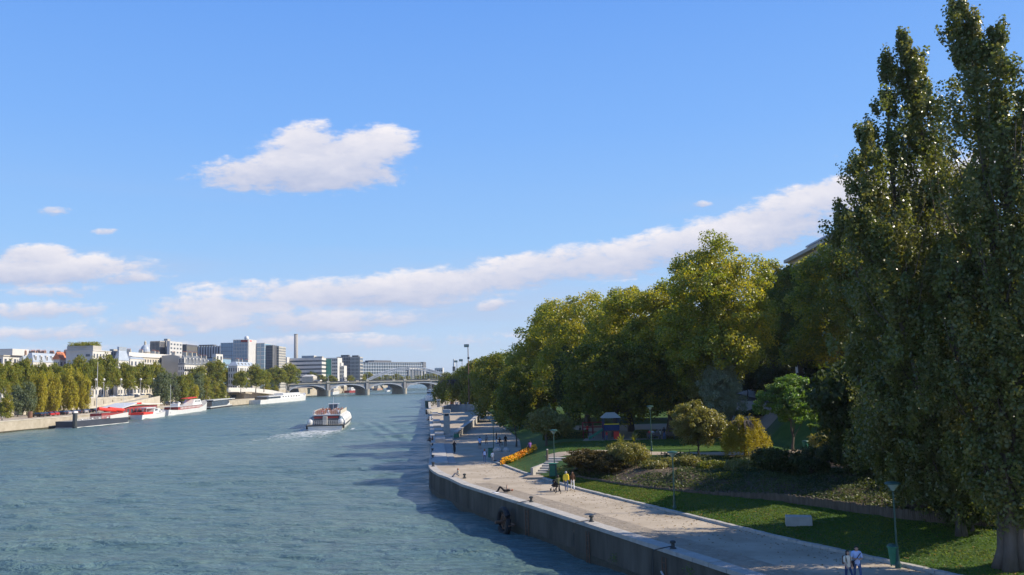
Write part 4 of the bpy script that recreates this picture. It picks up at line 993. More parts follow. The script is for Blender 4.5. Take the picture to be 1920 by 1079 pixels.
for i, (px, top, w_, k, lab) in enumerate(cols_):
    put(k, px, top, -168 - (i % 2) * 2.5, w_ * 1.1, LQ, 'narrow lower quay tree, ' + lab if k != 'f' else 'bushy lower quay tree, ' + lab, GY, True, i * .9)
GB = 'trees before the far bridge and beyond it'
for i, (px, top, Y, w_, zb, k, lab) in enumerate([(452, 694, 500, 28, UP, 'a', 'round tree below the white finned tower'), (480, 684, 520, 36, UP, 'b', 'tall round tree left of the dark twin towers'), (495, 692, 560, 28, UP, 'a', 'tree in front of the dark twin towers'),
        (518, 688, 640, 38, UP, 'a', 'left half of the big green tree group near the bridge'), (540, 682, 655, 46, UP, 'b', 'big broad green tree left of the bridge pavilion'), (500, 722, 585, 22, LQ, 'f', 'bush on the white river wall'), (515, 724, 600, 20, LQ, 'f', 'second bush on the white river wall'),
        (585, 697, 900, 24, 8, 'f', 'tree behind the bridge pavilion'), (604, 704, 900, 22, 8, 'f', 'low tree right of the bridge pavilion'), (622, 705, 900, 22, 8, 'f', 'low tree left of the bridge monument'), (656, 705, 950, 22, 8, 'f', 'low tree right of the bridge monument'),
        (676, 703, 1000, 24, 8, 'f', 'pale tree at the left foot of the steel arch'), (690, 699, 1020, 26, 8, 'f', 'pale tree inside the left half of the steel arch'), (708, 706, 1020, 24, 8, 'f', 'tree behind the bridge railing centre'), (726, 704, 1040, 24, 8, 'f', 'tree behind the centre of the steel arch'),
        (744, 702, 1060, 26, 8, 'f', 'pale tree below the ministry end block'), (762, 706, 1080, 24, 8, 'f', 'tree below the ministry columns'), (812, 700, 1150, 26, 8, 'f', 'tree right of the ministry block'), (800, 702, 1180, 26, 8, 'f', 'tree at the right corner of the ministry'), (786, 705, 1180, 26, 8, 'f', 'small tree under the right end of the ministry'),
        (826, 702, 1100, 22, 8, 'f', 'tree left of the thin white chimney')]):
    put(k, px, top, Y, w_, zb, lab, GB, False, i * 1.1)

# ------------------------------------------------------------------ buildings
def face_frame(o, u, w, h): return o, u, w, h
def fgrid(parent, name, m, o, u, w, z0, z1, nx, nz, fw=.5, fh=.6, proud=.06, joined=False, skip=None):
    """window panes (or other repeated pieces) on a facade: origin o (x, y), horizontal direction u, outward normal to its right"""
    ux, uy = u; nx_, ny_ = uy, -ux; cw = w / nx; ch = (z1 - z0) / nz; ang = math.atan2(uy, ux)
    if joined:
        mb = B()
        for i in range(nx):
            for j in range(nz):
                if skip and skip(i, j): continue
                s = (i + .5) * cw; mb.box((o[0] + ux * s + nx_ * proud * .0, o[1] + uy * s + ny_ * proud * .0, z0 + (j + .5) * ch), (cw * fw, proud * 2, ch * fh), ang)
        ob = mb.build(name, m, parent); ob['kind'] = 'stuff'; return ob
    me = B().box((0, 0, 0), (cw * fw, proud * 2, ch * fh)).mesh(name, m)
    for i in range(nx):
        for j in range(nz):
            if skip and skip(i, j): continue
            s = (i + .5) * cw; link(name, me, parent, (o[0] + ux * s, o[1] + uy * s, z0 + (j + .5) * ch), ang)
class Bld:
    """block with an end face towards the viewer and a long face along the river"""
    def __init__(s, label, pl, pc, pr, ytop, D, zb=UP, name='apartment_building', cat='building', wall='white_plaster', depth=None, right=None, roofpart=True):
        c = at(pc, ytop, D); s.zt = c.z; s.zb = zb; s.x = c.x; s.y = D
        s.w = max(2.0, (pc - pl) * D / F)          # width of end face
        k = at(pr, ytop, 100).x / 100.0
        if depth is None:
            if abs(pr - pc) < .5: s.d = 14
            else: s.d = min(140, max(3.0, s.x / k - D)) if k < 0 else 20
        else: s.d = depth
        s.h = s.zt - zb
        s.t = thing(name, label, cat, (s.x, D, zb))
        s.body = boxpart('wall', wall, s.t, (-s.w / 2, s.d / 2, s.h / 2), (s.w, s.d, s.h))
        # faces in local coordinates: end face (normal -y), river face (normal +x)
        s.E = ((-s.w, 0), (1, 0), s.w); s.R = ((0, 0), (0, 1), s.d)
    def win(s, face, nx, nz, fw=.45, fh=.6, m='window_dark', z0=None, z1=None, joined=True, name='window', proud=.06, skip=None):
        o, u, w = face; fgrid(s.t, name, m, o, u, w, 1.0 if z0 is None else z0, s.h - .6 if z1 is None else z1, nx, nz, fw, fh, proud, joined, skip); return s
    def bands(s, n, m, hgt_=.5, proud=.35, name='spandrel_band', z0=1.0, z1=None, faces=True):
        z1 = s.h if z1 is None else z1
        for j in range(n + 1):
            z = z0 + (z1 - z0) * j / n; boxpart(name, m, s.t, (-s.w / 2, s.d / 2, z - hgt_ * (z1 - z0) / n / 2 - .01 * j * 0), (s.w + 2 * proud, s.d + 2 * proud, (z1 - z0) / n * hgt_))
        return s
    def fins(s, face, n, m, wd=.4, proud=.5, name='facade_fin', z0=0, z1=None):
        o, u, w = face; z1 = s.h + .3 if z1 is None else z1; ang = math.atan2(u[1], u[0]); nx, ny = u[1], -u[0]
        me = B().box((0, 0, 0), (w / n * wd, proud, z1 - z0)).mesh(name, m)
        for i in range(n + 1):
            q = w * i / n; link(name, me, s.t, (o[0] + u[0] * q + nx * proud * .49, o[1] + u[1] * q + ny * proud * .49, (z0 + z1) / 2), ang)
        return s
    def slab(s, name, m, dz, h, over=.5): boxpart(name, m, s.t, (-s.w / 2, s.d / 2, s.h + dz + h / 2), (s.w + 2 * over, s.d + 2 * over, h)); return s
    def roofbox(s, name, m, fx, fy, w, d, h, dz=0, taper=1.0): boxpart(name, m, s.t, (-s.w * fx, s.d * fy, s.h + dz + h / 2), (w, d, h), 0, taper); return s
    def mansard(s, m, h, inset=1.6):
        a = [(-s.w - .2, -.2), (.2, -.2), (.2, s.d + .2), (-s.w - .2, s.d + .2)]; b = [(-s.w + inset, inset), (-inset, inset), (-inset, s.d - inset), (-s.w + inset, s.d - inset)]
        B().hexa([(x, y, s.h + .003) for x, y in a], [(x, y, s.h + h) for x, y in b]).build('roof', m, s.t); s.rh = h; return s
    def gable(s, m, h):
        B().add([(-s.w - .4, -.4, s.h), (.4, -.4, s.h), (.4, s.d + .4, s.h), (-s.w - .4, s.d + .4, s.h), (-s.w / 2, -.4, s.h + h), (-s.w / 2, s.d + .4, s.h + h)],
                [(0, 1, 4), (2, 3, 5), (1, 2, 5, 4), (3, 0, 4, 5), (0, 3, 2, 1)]).build('roof', m, s.t); s.rh = h; return s
    def chimneys(s, n, dz=0, m='brick', h=1.8, seed=1):
        rg = random.Random(seed)
        for i in range(n):
            x = -s.w * rg.uniform(.2, .8); y = s.d * (i + .5) / n; c = boxpart('chimney', m, s.t, (x, y, s.h + dz + h / 2), (2.2, .8, h))
            for k in range(3): B().lathe([(.16, 0), (.13, .6)], (x - .7 + .7 * k, y, s.h + dz + h), 6).build('chimney_pot', 'tile_red', c)
        return s
    def dormers(s, face, n, m='slate'):
        o, u, w = face; ang = math.atan2(u[1], u[0])
        for i in range(n):
            q = w * (i + .5) / n; p = (o[0] + u[0] * q - u[1] * .8, o[1] + u[1] * q + u[0] * .8, s.h + s.rh * .42)
            c = boxpart('dormer', 'white_plaster', s.t, p, (1.5, 1.4, s.rh * .62), ang); boxpart('pane', 'window_dark', c, (p[0] + u[1] * .72, p[1] - u[0] * .72, p[2] - .1), (.85, .1, s.rh * .42), ang)
        return s
    def balcony(s, face, z, m='metal_dark'):
        o, u, w = face; ang = math.atan2(u[1], u[0]); boxpart('balcony', m, s.t, (o[0] + u[0] * w / 2 + u[1] * .4, o[1] + u[1] * w / 2 - u[0] * .4, z), (w, .8, .9), ang); return s
# left to right along the far bank
b = Bld('white end house with stepped roofs at the far left edge', -40, 6, 46, 668, 412, depth=24); b.win(b.E, 4, 5).win(b.R, 6, 6).slab('cornice', 'cream_stone', 0, .5).roofbox('attic', 'white_plaster', .3, .5, 10, 14, 3.2, .5).chimneys(2, .5, seed=3)
b = Bld('pale house with zinc roof left of the blue grey terrace', 30, 44, 60, 677, 425, wall='cream_stone', depth=16); b.win(b.R, 5, 5).win(b.E, 3, 5).mansard('zinc', 3.4).chimneys(3, 3.0, 'brick', 2, 4)
b = Bld('long pale terrace with blue grey zinc mansard roof', 44, 62, 100, 679, 420, wall='white_plaster', depth=46); b.win(b.R, 14, 5, .4, .62).win(b.E, 4, 5).mansard('zinc', 4.6).dormers(b.R, 9).chimneys(5, 4.0, 'brick', 1.6, 5)
b = Bld('narrow brown house showing only chimneys above the zinc terrace', 60, 78, 100, 672, 470, wall='grey_render', depth=24); b.mansard('slate', 3).chimneys(4, 2.8, 'brick', 1.6, 6).win(b.E, 3, 6)
b = Bld('white house with a bright red tiled roof', 100, 112, 124, 674, 422, depth=14); b.gable('tile_red', 3.6).win(b.R, 4, 5).win(b.E, 3, 5).chimneys(1, 2.0)
b = Bld('brown chimneyed house behind the red tiled roof', 112, 122, 128, 670, 470, wall='grey_render', depth=12); b.mansard('slate', 2).chimneys(2, 2, 'brick', 2, 8)
b = Bld('white block with planted roof terrace and blank end wall', 124, 174, 208, 658, 418, wall='white_plaster')
b.win(b.R, 6, 6, .45, .55, joined=False, name='window').balcony(b.R, b.h - 6.5).slab('roof_edge', 'white_plaster', 0, .35, .3)
boxpart('window', 'window_dark', b.t, (-b.w * .18, -.02, b.h - 2.2), (2.0, .12, 1.2)); boxpart('window', 'window_dark', b.t, (-b.w * .56, -.02, b.h - 2.2), (.8, .12, .8))
b.roofbox('penthouse', 'grey_render', .5, .25, b.w * .98, b.d * .45, 2.2, .35)
rng = np.random.default_rng(6); pos = np.stack([-b.w * rng.uniform(.02, .98, 2600), b.d * rng.uniform(.02, .5, 2600), b.h + 2.5 + rng.uniform(0, 1, 2600) ** 1.6 * 2.1], 1); pos[:, 2] -= .8 * (np.sin(pos[:, 0] * 1.1) > .3)
link('roof_garden', leafmesh('roof_garden', pos, np.tile([0, 0, 1.], (2600, 1)), .55, 'leaf_far', rng), b.t)['kind'] = 'stuff'
b = Bld('slim grey tower house right of the roof garden block', 207, 213, 218, 655, 440, wall='grey_render', depth=10); b.win(b.R, 3, 7).win(b.E, 2, 7)
b = Bld('narrow house with blue grey mansard roof', 214, 222, 226, 676, 436, wall='white_plaster', depth=12); b.mansard('zinc', 7).win(b.R, 4, 5)
b = Bld('low brown roofed house in front of the cream block', 222, 236, 242, 672, 450, wall='grey_render', depth=12); b.mansard('slate', 1.5).win(b.E, 3, 4)
b = Bld('white gabled house in front of the cream block', 236, 244, 258, 673, 452, depth=18); b.mansard('zinc', 1.2).win(b.R, 4, 5)
b = Bld('long cream apartment block with rows of tall windows', 216, 244, 303, 669, 462, wall='cream_stone', depth=70)
b.win(b.R, 20, 7, .42, .62, z0=1).win(b.E, 6, 7).slab('cornice', 'white_plaster', 0, .5, .6).slab('attic', 'white_plaster', .503, 2.0, -1.2)
for z in (b.h - 3.4, b.h - 10): b.balcony(b.R, z, 'light_fin')
b.chimneys(5, 2.4, 'cream_stone', 1.8, 9)
# domed lantern behind
dc = at(272, 660, 620); d_ = thing('domed_turret', 'small grey dome with lantern above the cream apartment block', 'dome', (dc.x, 620, UP)); z0 = dc.z - UP
B().lathe([(3.4, 0), (3.4, z0 - .8), (3.7, z0 - .6), (3.7, z0)], n=16).build('drum', 'cream_stone', d_)
B().lathe([(3.4, z0 + .003), (3.2, z0 + 1.8), (2.4, z0 + 3.6), (1.1, z0 + 5)], n=16).build('roof', 'zinc', d_)
B().lathe([(.8, z0 + 5.003), (.8, z0 + 6.6), (1.0, z0 + 6.8), (.1, z0 + 8.2)], n=10).build('lantern', 'cream_stone', d_)
# office district
def tower(label, pl, pc, pr, ytop, D, body, **k): return Bld(label, pl, pc, pr, ytop, D, wall=body, name='office_tower', **k)
b = tower('dark ribbed office tower with pale corner shafts', 282, 300, 306, 641, 690, 'dark_panel', depth=26); b.fins(b.E, 7, 'grey_render', .18).win(b.E, 7, 12, .6, .5).slab('parapet', 'grey_render', 0, .6, .1)
b = tower('taller dark slab joined to the ribbed tower', 300, 312, 316, 639.5, 700, 'dark_panel', depth=16); b.fins(b.E, 4, 'light_fin', .14).roofbox('plant_room', 'grey_render', .5, .5, 3, 6, 2)
b = tower('pale corner shaft right of the dark ribbed tower', 313.5, 318.5, 326, 640, 688, 'light_fin', depth=26); b.win(b.R, 4, 12, .5, .4)
b = tower('bronze dark office block between the ribbed tower and the striped slab', 326, 350, 356, 646, 760, 'bronze_panel', depth=26); b.fins(b.E, 8, 'dark_panel', .2).bands(8, 'dark_panel', .3, .15)
b = tower('long slab with black and white vertical stripes', 354, 413, 413.2, 649, 800, 'dark_panel', depth=16); b.fins(b.E, 12, 'light_fin', .5, 1.1).roofbox('plant_room', 'dark_panel', .5, .5, 14, 8, 1.6)
b = Bld('grey bare concrete gable wall building', 303, 336, 340, 669, 500, wall='grey_render', depth=12); B().add([(-b.w, 0, b.h + .01), (0, 0, b.h + .01), (-b.w * .35, 0, b.h + 1.2), (-b.w, .0, b.h + .8), (-b.w, 11, b.h + .01), (0, 11, b.h + .01), (-b.w * .35, 11, b.h + 1.2), (-b.w, 11, b.h + .8)], [(0, 1, 2, 3), (5, 4, 7, 6), (1, 5, 6, 2), (2, 6, 7, 3), (3, 7, 4, 0)]).build('gable', 'grey_render', b.t)
b = Bld('ornate white mansion block with steep slate mansard and dormers', 334, 346, 358, 684, 496, wall='white_plaster', depth=28); b.mansard('slate', 5.6, 1.8).dormers(b.R, 5).dormers(b.E, 2).win(b.R, 8, 5, .4, .6, joined=False).win(b.E, 3, 5, .4, .6).balcony(b.R, b.h - 3).chimneys(3, 5, 'cream_stone', 2.4, 11)
b = Bld('cream mansard house right of the ornate white block', 356, 366, 377, 684, 530, wall='cream_stone', depth=26); b.mansard('slate', 4.6).dormers(b.R, 4).win(b.R, 7, 4, .4, .6).win(b.E, 3, 4).chimneys(3, 4, 'cream_stone', 2, 12)
b = Bld('low blue glass office with horizontal bands', 376, 398, 412, 670, 600, wall='glass_blue', name='office_building', depth=40); b.bands(5, 'dark_panel', .18, .12)
b = Bld('plain white stair block on the blue glass office', 398, 405, 413, 664, 590, wall='white_plaster', name='office_building', depth=14); b.win(b.R, 2, 6)
b = tower('pale blue glass tower left of the white finned tower', 414, 438, 438.5, 643, 760, 'glass_blue', depth=24); b.fins(b.E, 6, 'glass_ministry', .06, .2).bands(11, 'glass_ministry', .10, .08)
b = tower('white finned office tower with a red sign and a roof dome', 438, 465, 481, 637, 700, 'glass_blue', depth=22); b.fins(b.E, 9, 'light_fin', .26, .5).bands(14, 'light_fin', .18, .12)
boxpart('end_wall', 'light_fin', b.t, (.3, b.d / 2, b.h / 2), (.5, b.d, b.h + .5)); boxpart('sign', 'red_dark', b.t, (-b.w * .25, -.6, b.h - 1.2), (5.2, .3, 1.7))
boxpart('sign', 'red', b.t, (.62, b.d * .25, b.h - 1.0), (.12, 5, .8))
B().lathe([(1.8, 0), (1.9, 1.6), (1.5, 2.6), (.7, 3.1)], (-b.w * .0 - 2.4, 4, b.h), 12).build('roof_dome', 'white_paint', b.t)
b = tower('blue glass tower right of the white finned tower', 481, 496, 498, 643.5, 720, 'glass_blue', depth=20); b.fins(b.E, 2, 'light_fin', .08, .3).bands(11, 'light_fin', .12, .1)
b = tower('dark slab tower, left and taller of the twin pair', 498, 512, 516, 647.5, 650, 'dark_panel', depth=16); b.win(b.E, 7, 16, .55, .5, 'glass_dark').fins(b.E, 1, 'grey_render', .02)
b = tower('dark slab tower, right and lower of the twin pair', 515.5, 523, 528.5, 649.5, 660, 'grey_render', depth=20); b.win(b.E, 4, 16, .55, .5, 'glass_dark').win(b.R, 8, 16, .5, .5, 'glass_dark')
b = Bld('white mansard house half hidden by trees below the finned tower', 428, 445, 466, 686, 540, depth=36); b.mansard('zinc', 2.6).dormers(b.R, 5).win(b.R, 8, 4, .4, .6).win(b.E, 4, 4).chimneys(3, 2.5, 'cream_stone', 1.8, 13)
ch = at(555, 628, 1000); c_ = thing('chimney_stack', 'tall slender concrete boiler chimney standing alone above the white offices', 'chimney', (ch.x, 1000, UP))
B().lathe([(2.7, 0), (2.15, ch.z - UP)], n=18).build('shaft', 'concrete', c_, smooth=True); B().lathe([(2.3, ch.z - UP), (2.3, ch.z - UP + .8)], n=18).build('rim', 'concrete', c_)
b = Bld('small white stair tower at the left end of the banded offices', 530, 538, 541, 670, 890, wall='white_plaster', name='office_building', depth=12); b.win(b.E, 2, 6)
b = Bld('long white office building with dark ribbon windows', 539, 603, 605, 671, 900, wall='glass_dark', name='office_building', depth=26); b.bands(7, 'white_plaster', .58, .3).roofbox('plant_room', 'white_plaster', .45, .5, 13, 12, 2.6).roofbox('plant_room', 'grey_render', .15, .5, 8, 8, 1.6)
b = Bld('white framed building with a tall green glass panel', 604, 633, 633.4, 671, 920, wall='white_plaster', name='office_building', depth=24)
boxpart('green_glazing', 'glass_green', b.t, (-b.w * .62, -.05, b.h * .5), (b.w * .42, .2, b.h * .93)); b.win(((-b.w * .36, 0), (1, 0), b.w * .34), 3, 8, .8, .45, joined=False)
b = Bld('stepped white office block with square windows', 632, 645, 650, 686, 930, wall='white_plaster', name='office_building', depth=16); b.win(b.E, 5, 5, .62, .6).roofbox('upper_step', 'white_plaster', .72, .5, b.w * .55, 12, 3.4)
b = Bld('dark fronted half of the grey concrete office block', 632, 657, 657.3, 669, 990, wall='dark_panel', name='office_building', depth=20); b.fins(b.E, 6, 'grey_render', .2).bands(8, 'grey_render', .22, .2).roofbox('plant_room', 'dark_panel', .5, .5, 9, 8, 2.2)
b = Bld('beige gridded half of the grey concrete office block', 656.8, 674.5, 678, 669.5, 980, wall='window_dark', name='office_building', depth=20); b.fins(b.E, 7, 'grey_render', .5, .5).bands(8, 'grey_render', .3, .2).roofbox('plant_room', 'dark_panel', .6, .5, 7, 8, 2.0)
# the long ministry: bands of dark glass with a bright columned end over the road
m0, m1 = at(677, 684, 1090), at(797, 680, 1240); md = Vector((m1.x - m0.x, m1.y - m0.y, 0)); mlen = md.length
mt = thing('ministry_building', 'very long low blue grey ministry building with columned end', 'building', (m0.x, m0.y, 6), math.atan2(md.y, md.x))
H_ = at(737, 681, 1165).z - 6
boxpart('wall', 'glass_ministry', mt, (mlen / 2, 12, H_ / 2), (mlen, 24, H_))
for j in range(7): boxpart('floor_band', 'bridge_iron', mt, (mlen / 2, -.2, 2.2 + j * (H_ - 1.5) / 7), (mlen, .6, .8))
me = B().box((0, 0, 0), (.5, .5, H_ - .4)).mesh('mullion', 'glass_dark')
for i in range(28): link('mullion', me, mt, (2 + i * (mlen - 4) / 27, -.35, H_ / 2))
boxpart('roof', 'slate', mt, (mlen * .55, 12, H_ + .7), (mlen * .86, 20, 1.4)); boxpart('penthouse', 'dark_panel', mt, (mlen * .36, 12, H_ + 2.4), (mlen * .26, 14, 2.0))
boxpart('end_block', 'slate', mt, (mlen - 3, 12, H_ / 2 + .9), (8, 26, H_ + 1.8)); boxpart('portal_beam', 'light_fin', mt, (mlen * .83, -2.4, H_ - 7.5), (mlen * .30, 3.2, 1.8))
for i in range(6): boxpart('column', 'light_fin', mt, (mlen * .70 + i * mlen * .052, -2.4, (H_ - 8.4) / 2), (1.3 + .8 * (i > 3), 2.2, H_ - 8.4))
b = Bld('low white building on the horizon right of the ministry', 815, 830, 833, 690, 1400, zb=6, depth=20, wall='white_plaster'); b.win(b.E, 4, 3, .7, .4)
b = Bld('long low grey blocks on the horizon behind the viaduct', 796, 818, 820, 694, 1500, zb=6, depth=20, wall='grey_render'); b.win(b.E, 7, 3, .7, .4)
ch = at(851, 674, 1000); c_ = thing('thin_chimney', 'thin white and black banded chimney above the willow', 'chimney', (ch.x, 1000, 5)); hh = ch.z - 5
B().lathe([(1.5, 0), (1.3, hh * .55)], n=12).build('shaft', 'white_paint', c_); B().lathe([(1.75, hh * .55), (1.75, hh * .72)], n=12).build('dark_collar', 'metal_dark', c_); B().lathe([(1.2, hh * .72), (1.0, hh)], n=12).build('top_shaft', 'white_paint', c_)
# pavilion and monument at the bridge head
b = Bld('brick and plaster pavilion at the left end of the bridge', 566, 587, 597, 706, 800, zb=9, wall='cream_stone', name='pavilion', depth=16); b.mansard('white_plaster', 1.6, 3).win(b.R, 3, 1, .5, .7, z0=1, z1=b.h - 1); boxpart('brick_wing', 'brick', b.t, (1.5, 5, 2.2), (9, 8, 4.4)); boxpart('wing_roof', 'white_plaster', b.t, (1.5, 5, 4.9), (9.6, 8.6, 1))
mo = at(644, 720, 772); m_ = thing('bridge_monument', 'dark stone monument with statues at the bridge head', 'monument', (mo.x, 772, 9.5))
B().box((0, 0, 1.6), (9, 7, 3.2)).build('plinth', 'stone_bridge', m_)
B().lathe([(3.4, 3.2), (2.9, 4.2), (3.1, 5.0), (1.2, 6.2), (.5, 8.6)], n=12).build('pedestal', 'stone_bridge', m_)
for k in range(5):
    a = k * 1.26; B().tube([(2.7 * math.cos(a), 2.7 * math.sin(a), 3.2), (2.6 * math.cos(a), 2.6 * math.sin(a), 5.2), (2.5 * math.cos(a), 2.5 * math.sin(a), 6.2), (2.5 * math.cos(a), 2.5 * math.sin(a), 6.9)], [.6, .5, .55, .25], 7).build('statue', 'metal_dark', m_)
# stone apartment building rising above the street trees at right
rb_ = Bld('long pale stone apartment building rising above the street trees at right', 1500, 1501, 1502, 500, 95, zb=ST, depth=5)
for ch_ in list(rb_.t.children): bpy.data.objects.remove(ch_)
rt = rb_.t; c0 = at(1480, 492, 166); c1 = at(1606, 432, 127); fx = (c1.x - c0.x); fy = (c1.y - c0.y); fl = 46; fa = math.atan2(fy, fx)
rt.location = (c0.x, c0.y, ST); rt.rotation_euler = (0, 0, fa); rh = (c0.z + c1.z) / 2 - ST      # x runs towards the viewer, facade faces the river
boxpart('wall', 'cream_stone', rt, (fl / 2, 8, rh / 2), (fl, 16, rh))
sgn = -1
me = B().box((0, 0, 0), (1.25, .3, 2.2)).mesh('window', 'window_dark'); mf = B().box((0, 0, 0), (1.7, .5, .18)).mesh('sill', 'stone_pale')
for j in range(6):
    for i in range(15):
        q = (1.8 + i * 3.0, -.02, rh - 2.3 - j * 3.3); w_ = link('window', me, rt, q)
        if j < 3: link('sill', mf, w_, (0, -.1, -1.2))
boxpart('cornice', 'stone_pale', rt, (fl / 2, 7.7, rh + .3), (fl + .8, 17.4, .6)); boxpart('string_course', 'stone_pale', rt, (fl / 2, -.15, rh - 4.1), (fl, .5, .35))
boxpart('attic', 'cream_stone', rt, (fl / 2, 9.5, rh + 1.7), (fl - 3, 12, 2.2)); boxpart('roof', 'zinc', rt, (fl / 2, 9.5, rh + 2.95), (fl - 2, 13, .3))
rg = random.Random(12)
for i in range(8):
    c_ = boxpart('chimney', 'cream_stone', rt, (4 + i * 5.3 + rg.uniform(-2, 2), 8 + rg.uniform(-2, 2), rh + 3.6), (1.9, .9, 1.8))
for i in range(5):
    x_ = 3 + i * 8.7; B().tube([(x_, 6, rh + 3), (x_, 6, rh + 6)], .035, 4).box((x_, 6, rh + 5.8), (1.1, .05, .05)).box((x_, 6, rh + 5.4), (.8, .05, .05)).build('aerial', 'metal_dark', rt)
b2_ = Bld('shaded stone apartment block closing the street behind the garden trees', 1120, 1470, 1472, 590, 215, zb=ST, wall='grey_render', depth=20); b2_.win(b2_.E, 14, 6, .4, .6)

# ------------------------------------------------------------------ far bank quay: ramp, retaining wall, river wall with tunnel
rw = thing('retaining_wall', 'pale stone retaining wall along the far bank street', 'wall', (-181, 300, LQ))
q = [(-181.4, y) for y in range(100, 600, 20)]
B().box((0, 0, (UP - LQ) / 2), (.5, 500, UP - LQ)).build('wall_face', 'stone_pale', rw)
boxpart('parapet', 'stone_pale', rw, (0, 0, UP - LQ + .45), (.7, 500, .897))
for i in range(60): boxpart('buttress', 'stone_old', rw, (.38, -245 + i * 8.3, (UP - LQ) * .45), (.3, 1.4, (UP - LQ) * .9))
rp = thing('ramp_wall', 'white stone ramp with sloping parapets leading down to the far quay', 'ramp', (-171, 350, LQ))
B().hexa([(-4, 0, 0), (4, 0, 0), (4, 54, 0), (-4, 54, 0)], [(-4, 0, .3), (4, 0, .3), (4, 54, 3.9), (-4, 54, 3.9)]).build('ramp', 'stone_pale', rp)
for x_ in (-4.2, 4.2): B().hexa([(x_ - .2, 0, 0), (x_ + .2, 0, 0), (x_ + .2, 54, 0), (x_ - .2, 54, 0)], [(x_ - .2, 0, 1.2), (x_ + .2, 0, 1.2), (x_ + .2, 54, 4.7), (x_ - .2, 54, 4.7)]).build('parapet', 'stone_pale', rp)
lq = thing('river_wall', 'pale old stone river wall of the far quay with coping', 'quay wall', (-150, 250, 0))
pl = [(x + 150, y - 250) for y, x in LB]
strip_skin(B(), [(x + .05, y) for x, y in pl], [(x - .6, y) for x, y in pl], -1, LQ + .05).build('wall_face', 'stone_old', lq)
strip_skin(B(), [(x + .15, y) for x, y in pl], [(x - .9, y) for x, y in pl], LQ + .053, LQ + .35).build('coping', 'stone_pale', lq)
strip_skin(B(), [(x + .12, y) for x, y in pl], [(x + .06, y) for x, y in pl], -.5, .45).build('waterline_band', 'quay_damp', lq)
# white river wall beyond the boats
ww = thing('white_river_wall', 'curving white parapet wall with a dark tunnel mouth beside the bridge', 'wall', (-158, 520, 0))
w0 = [at(422, 727, 520), at(470, 727.5, 545), at(510, 732, 570), at(546, 739.5, 600)]
for i in range(3):
    a, c = w0[i], w0[i + 1]; a = a - ww.location; c = c - ww.location
    B().hexa([(a.x, a.y, a.z - 2.6), (a.x - 3, a.y, a.z - 2.6), (c.x - 3, c.y, c.z - 2.6), (c.x, c.y, c.z - 2.6)], [(a.x, a.y, a.z), (a.x - 3, a.y, a.z), (c.x - 3, c.y, c.z), (c.x, c.y, c.z)]).build('parapet', 'white_plaster', ww)
a, c = at(458, 735, 548) - ww.location, at(530, 740, 590) - ww.location
B().hexa([(a.x, a.y, -1), (a.x - 5, a.y, -1), (c.x - 5, c.y, -1), (c.x, c.y, -1)], [(a.x, a.y, 6.3), (a.x - 5, a.y, 6.3), (c.x - 5, c.y, 3.8), (c.x, c.y, 3.8)]).build('stone_face', 'stone_old', ww)
a, c = at(424, 735, 545) - ww.location, at(458, 735, 548.5) - ww.location
boxpart('tunnel_mouth', 'metal_dark', ww, ((a.x + c.x) / 2, a.y + 8, 3.2), (abs(c.x - a.x), 8, 6.0)); boxpart('lintel', 'stone_old', ww, ((a.x + c.x) / 2, a.y + 3, 6.3), (abs(c.x - a.x) + 1, 3, .9))
b = Bld('low grey long station roof above the white river wall', 408, 470, 483, 722, 560, zb=UP, wall='concrete', name='low_building', depth=20); b.slab('roof', 'white_plaster', 0, .4, .5)

# ------------------------------------------------------------------ boats
def hull(mb, L_, Bm, H, bow=.25, sheer=.8, stern=.0, bot=-.5, tr=.92, n=16, wall=0, deck=1):
    """hull along +y from -L/2 to L/2; returns the side height function"""
    st_ = []
    for i in range(n + 1):
        t = i / n; y = -L_ / 2 + L_ * t; u = (t - (1 - bow)) / bow
        w = Bm / 2 * (math.sqrt(max(0, 1 - u * u)) if u > 0 else 1) * (tr + (1 - tr) * min(1, t * 6))
        w = max(w, .06); z = H + sheer * max(0, u) ** 1.5 + stern * max(0, 1 - t * 4) ** 2
        st_.append((y, w, z))
    vs = []
    for y, w, z in st_:
        k = .9; vs += [(-w, y, z), (-w * k, y - (.0 if y < L_ * .3 else .6 * (y / (L_ / 2)) ** 2), bot), (w * k, y - (.0 if y < L_ * .3 else .6 * (y / (L_ / 2)) ** 2), bot), (w, y, z)]
    fs = []
    for i in range(n):
        a, b_ = i * 4, (i + 1) * 4
        fs += [(a, a + 1, b_ + 1, b_), (a + 1, a + 2, b_ + 2, b_ + 1), (a + 2, a + 3, b_ + 3, b_ + 2)]
    fs.append((0, 3, 2, 1)); fs.append((4 * n, 4 * n + 1, 4 * n + 2, 4 * n + 3))
    mb.mat(wall).add(vs, fs)
    vd = []
    for y, w, z in st_: vd += [(-w + .02, y, z - .08), (w - .02, y, z - .08)]
    mb.mat(deck).add(vd, [(2 * i, 2 * i + 1, 2 * i + 3, 2 * i + 2) for i in range(n)]); mb.mat(0)
    return st_
def rubrail(st_, z0, z1, out=.12):
    mb = B()
    for s_ in (-1, 1):
        for (y, w, z), (y2, w2, z2) in zip(st_, st_[1:]):
            mb.hexa([(s_ * w, y, z + z0), (s_ * (w + out), y, z + z0), (s_ * (w2 + out), y2, z2 + z0), (s_ * w2, y2, z2 + z0)], [(s_ * w, y, z + z1), (s_ * (w + out), y, z + z1), (s_ * (w2 + out), y2, z2 + z1), (s_ * w2, y2, z2 + z1)])
    y, w, z = st_[0]; mb.box((0, y - out / 2, z + (z0 + z1) / 2), (2 * w + 2 * out, out, z1 - z0)); return mb
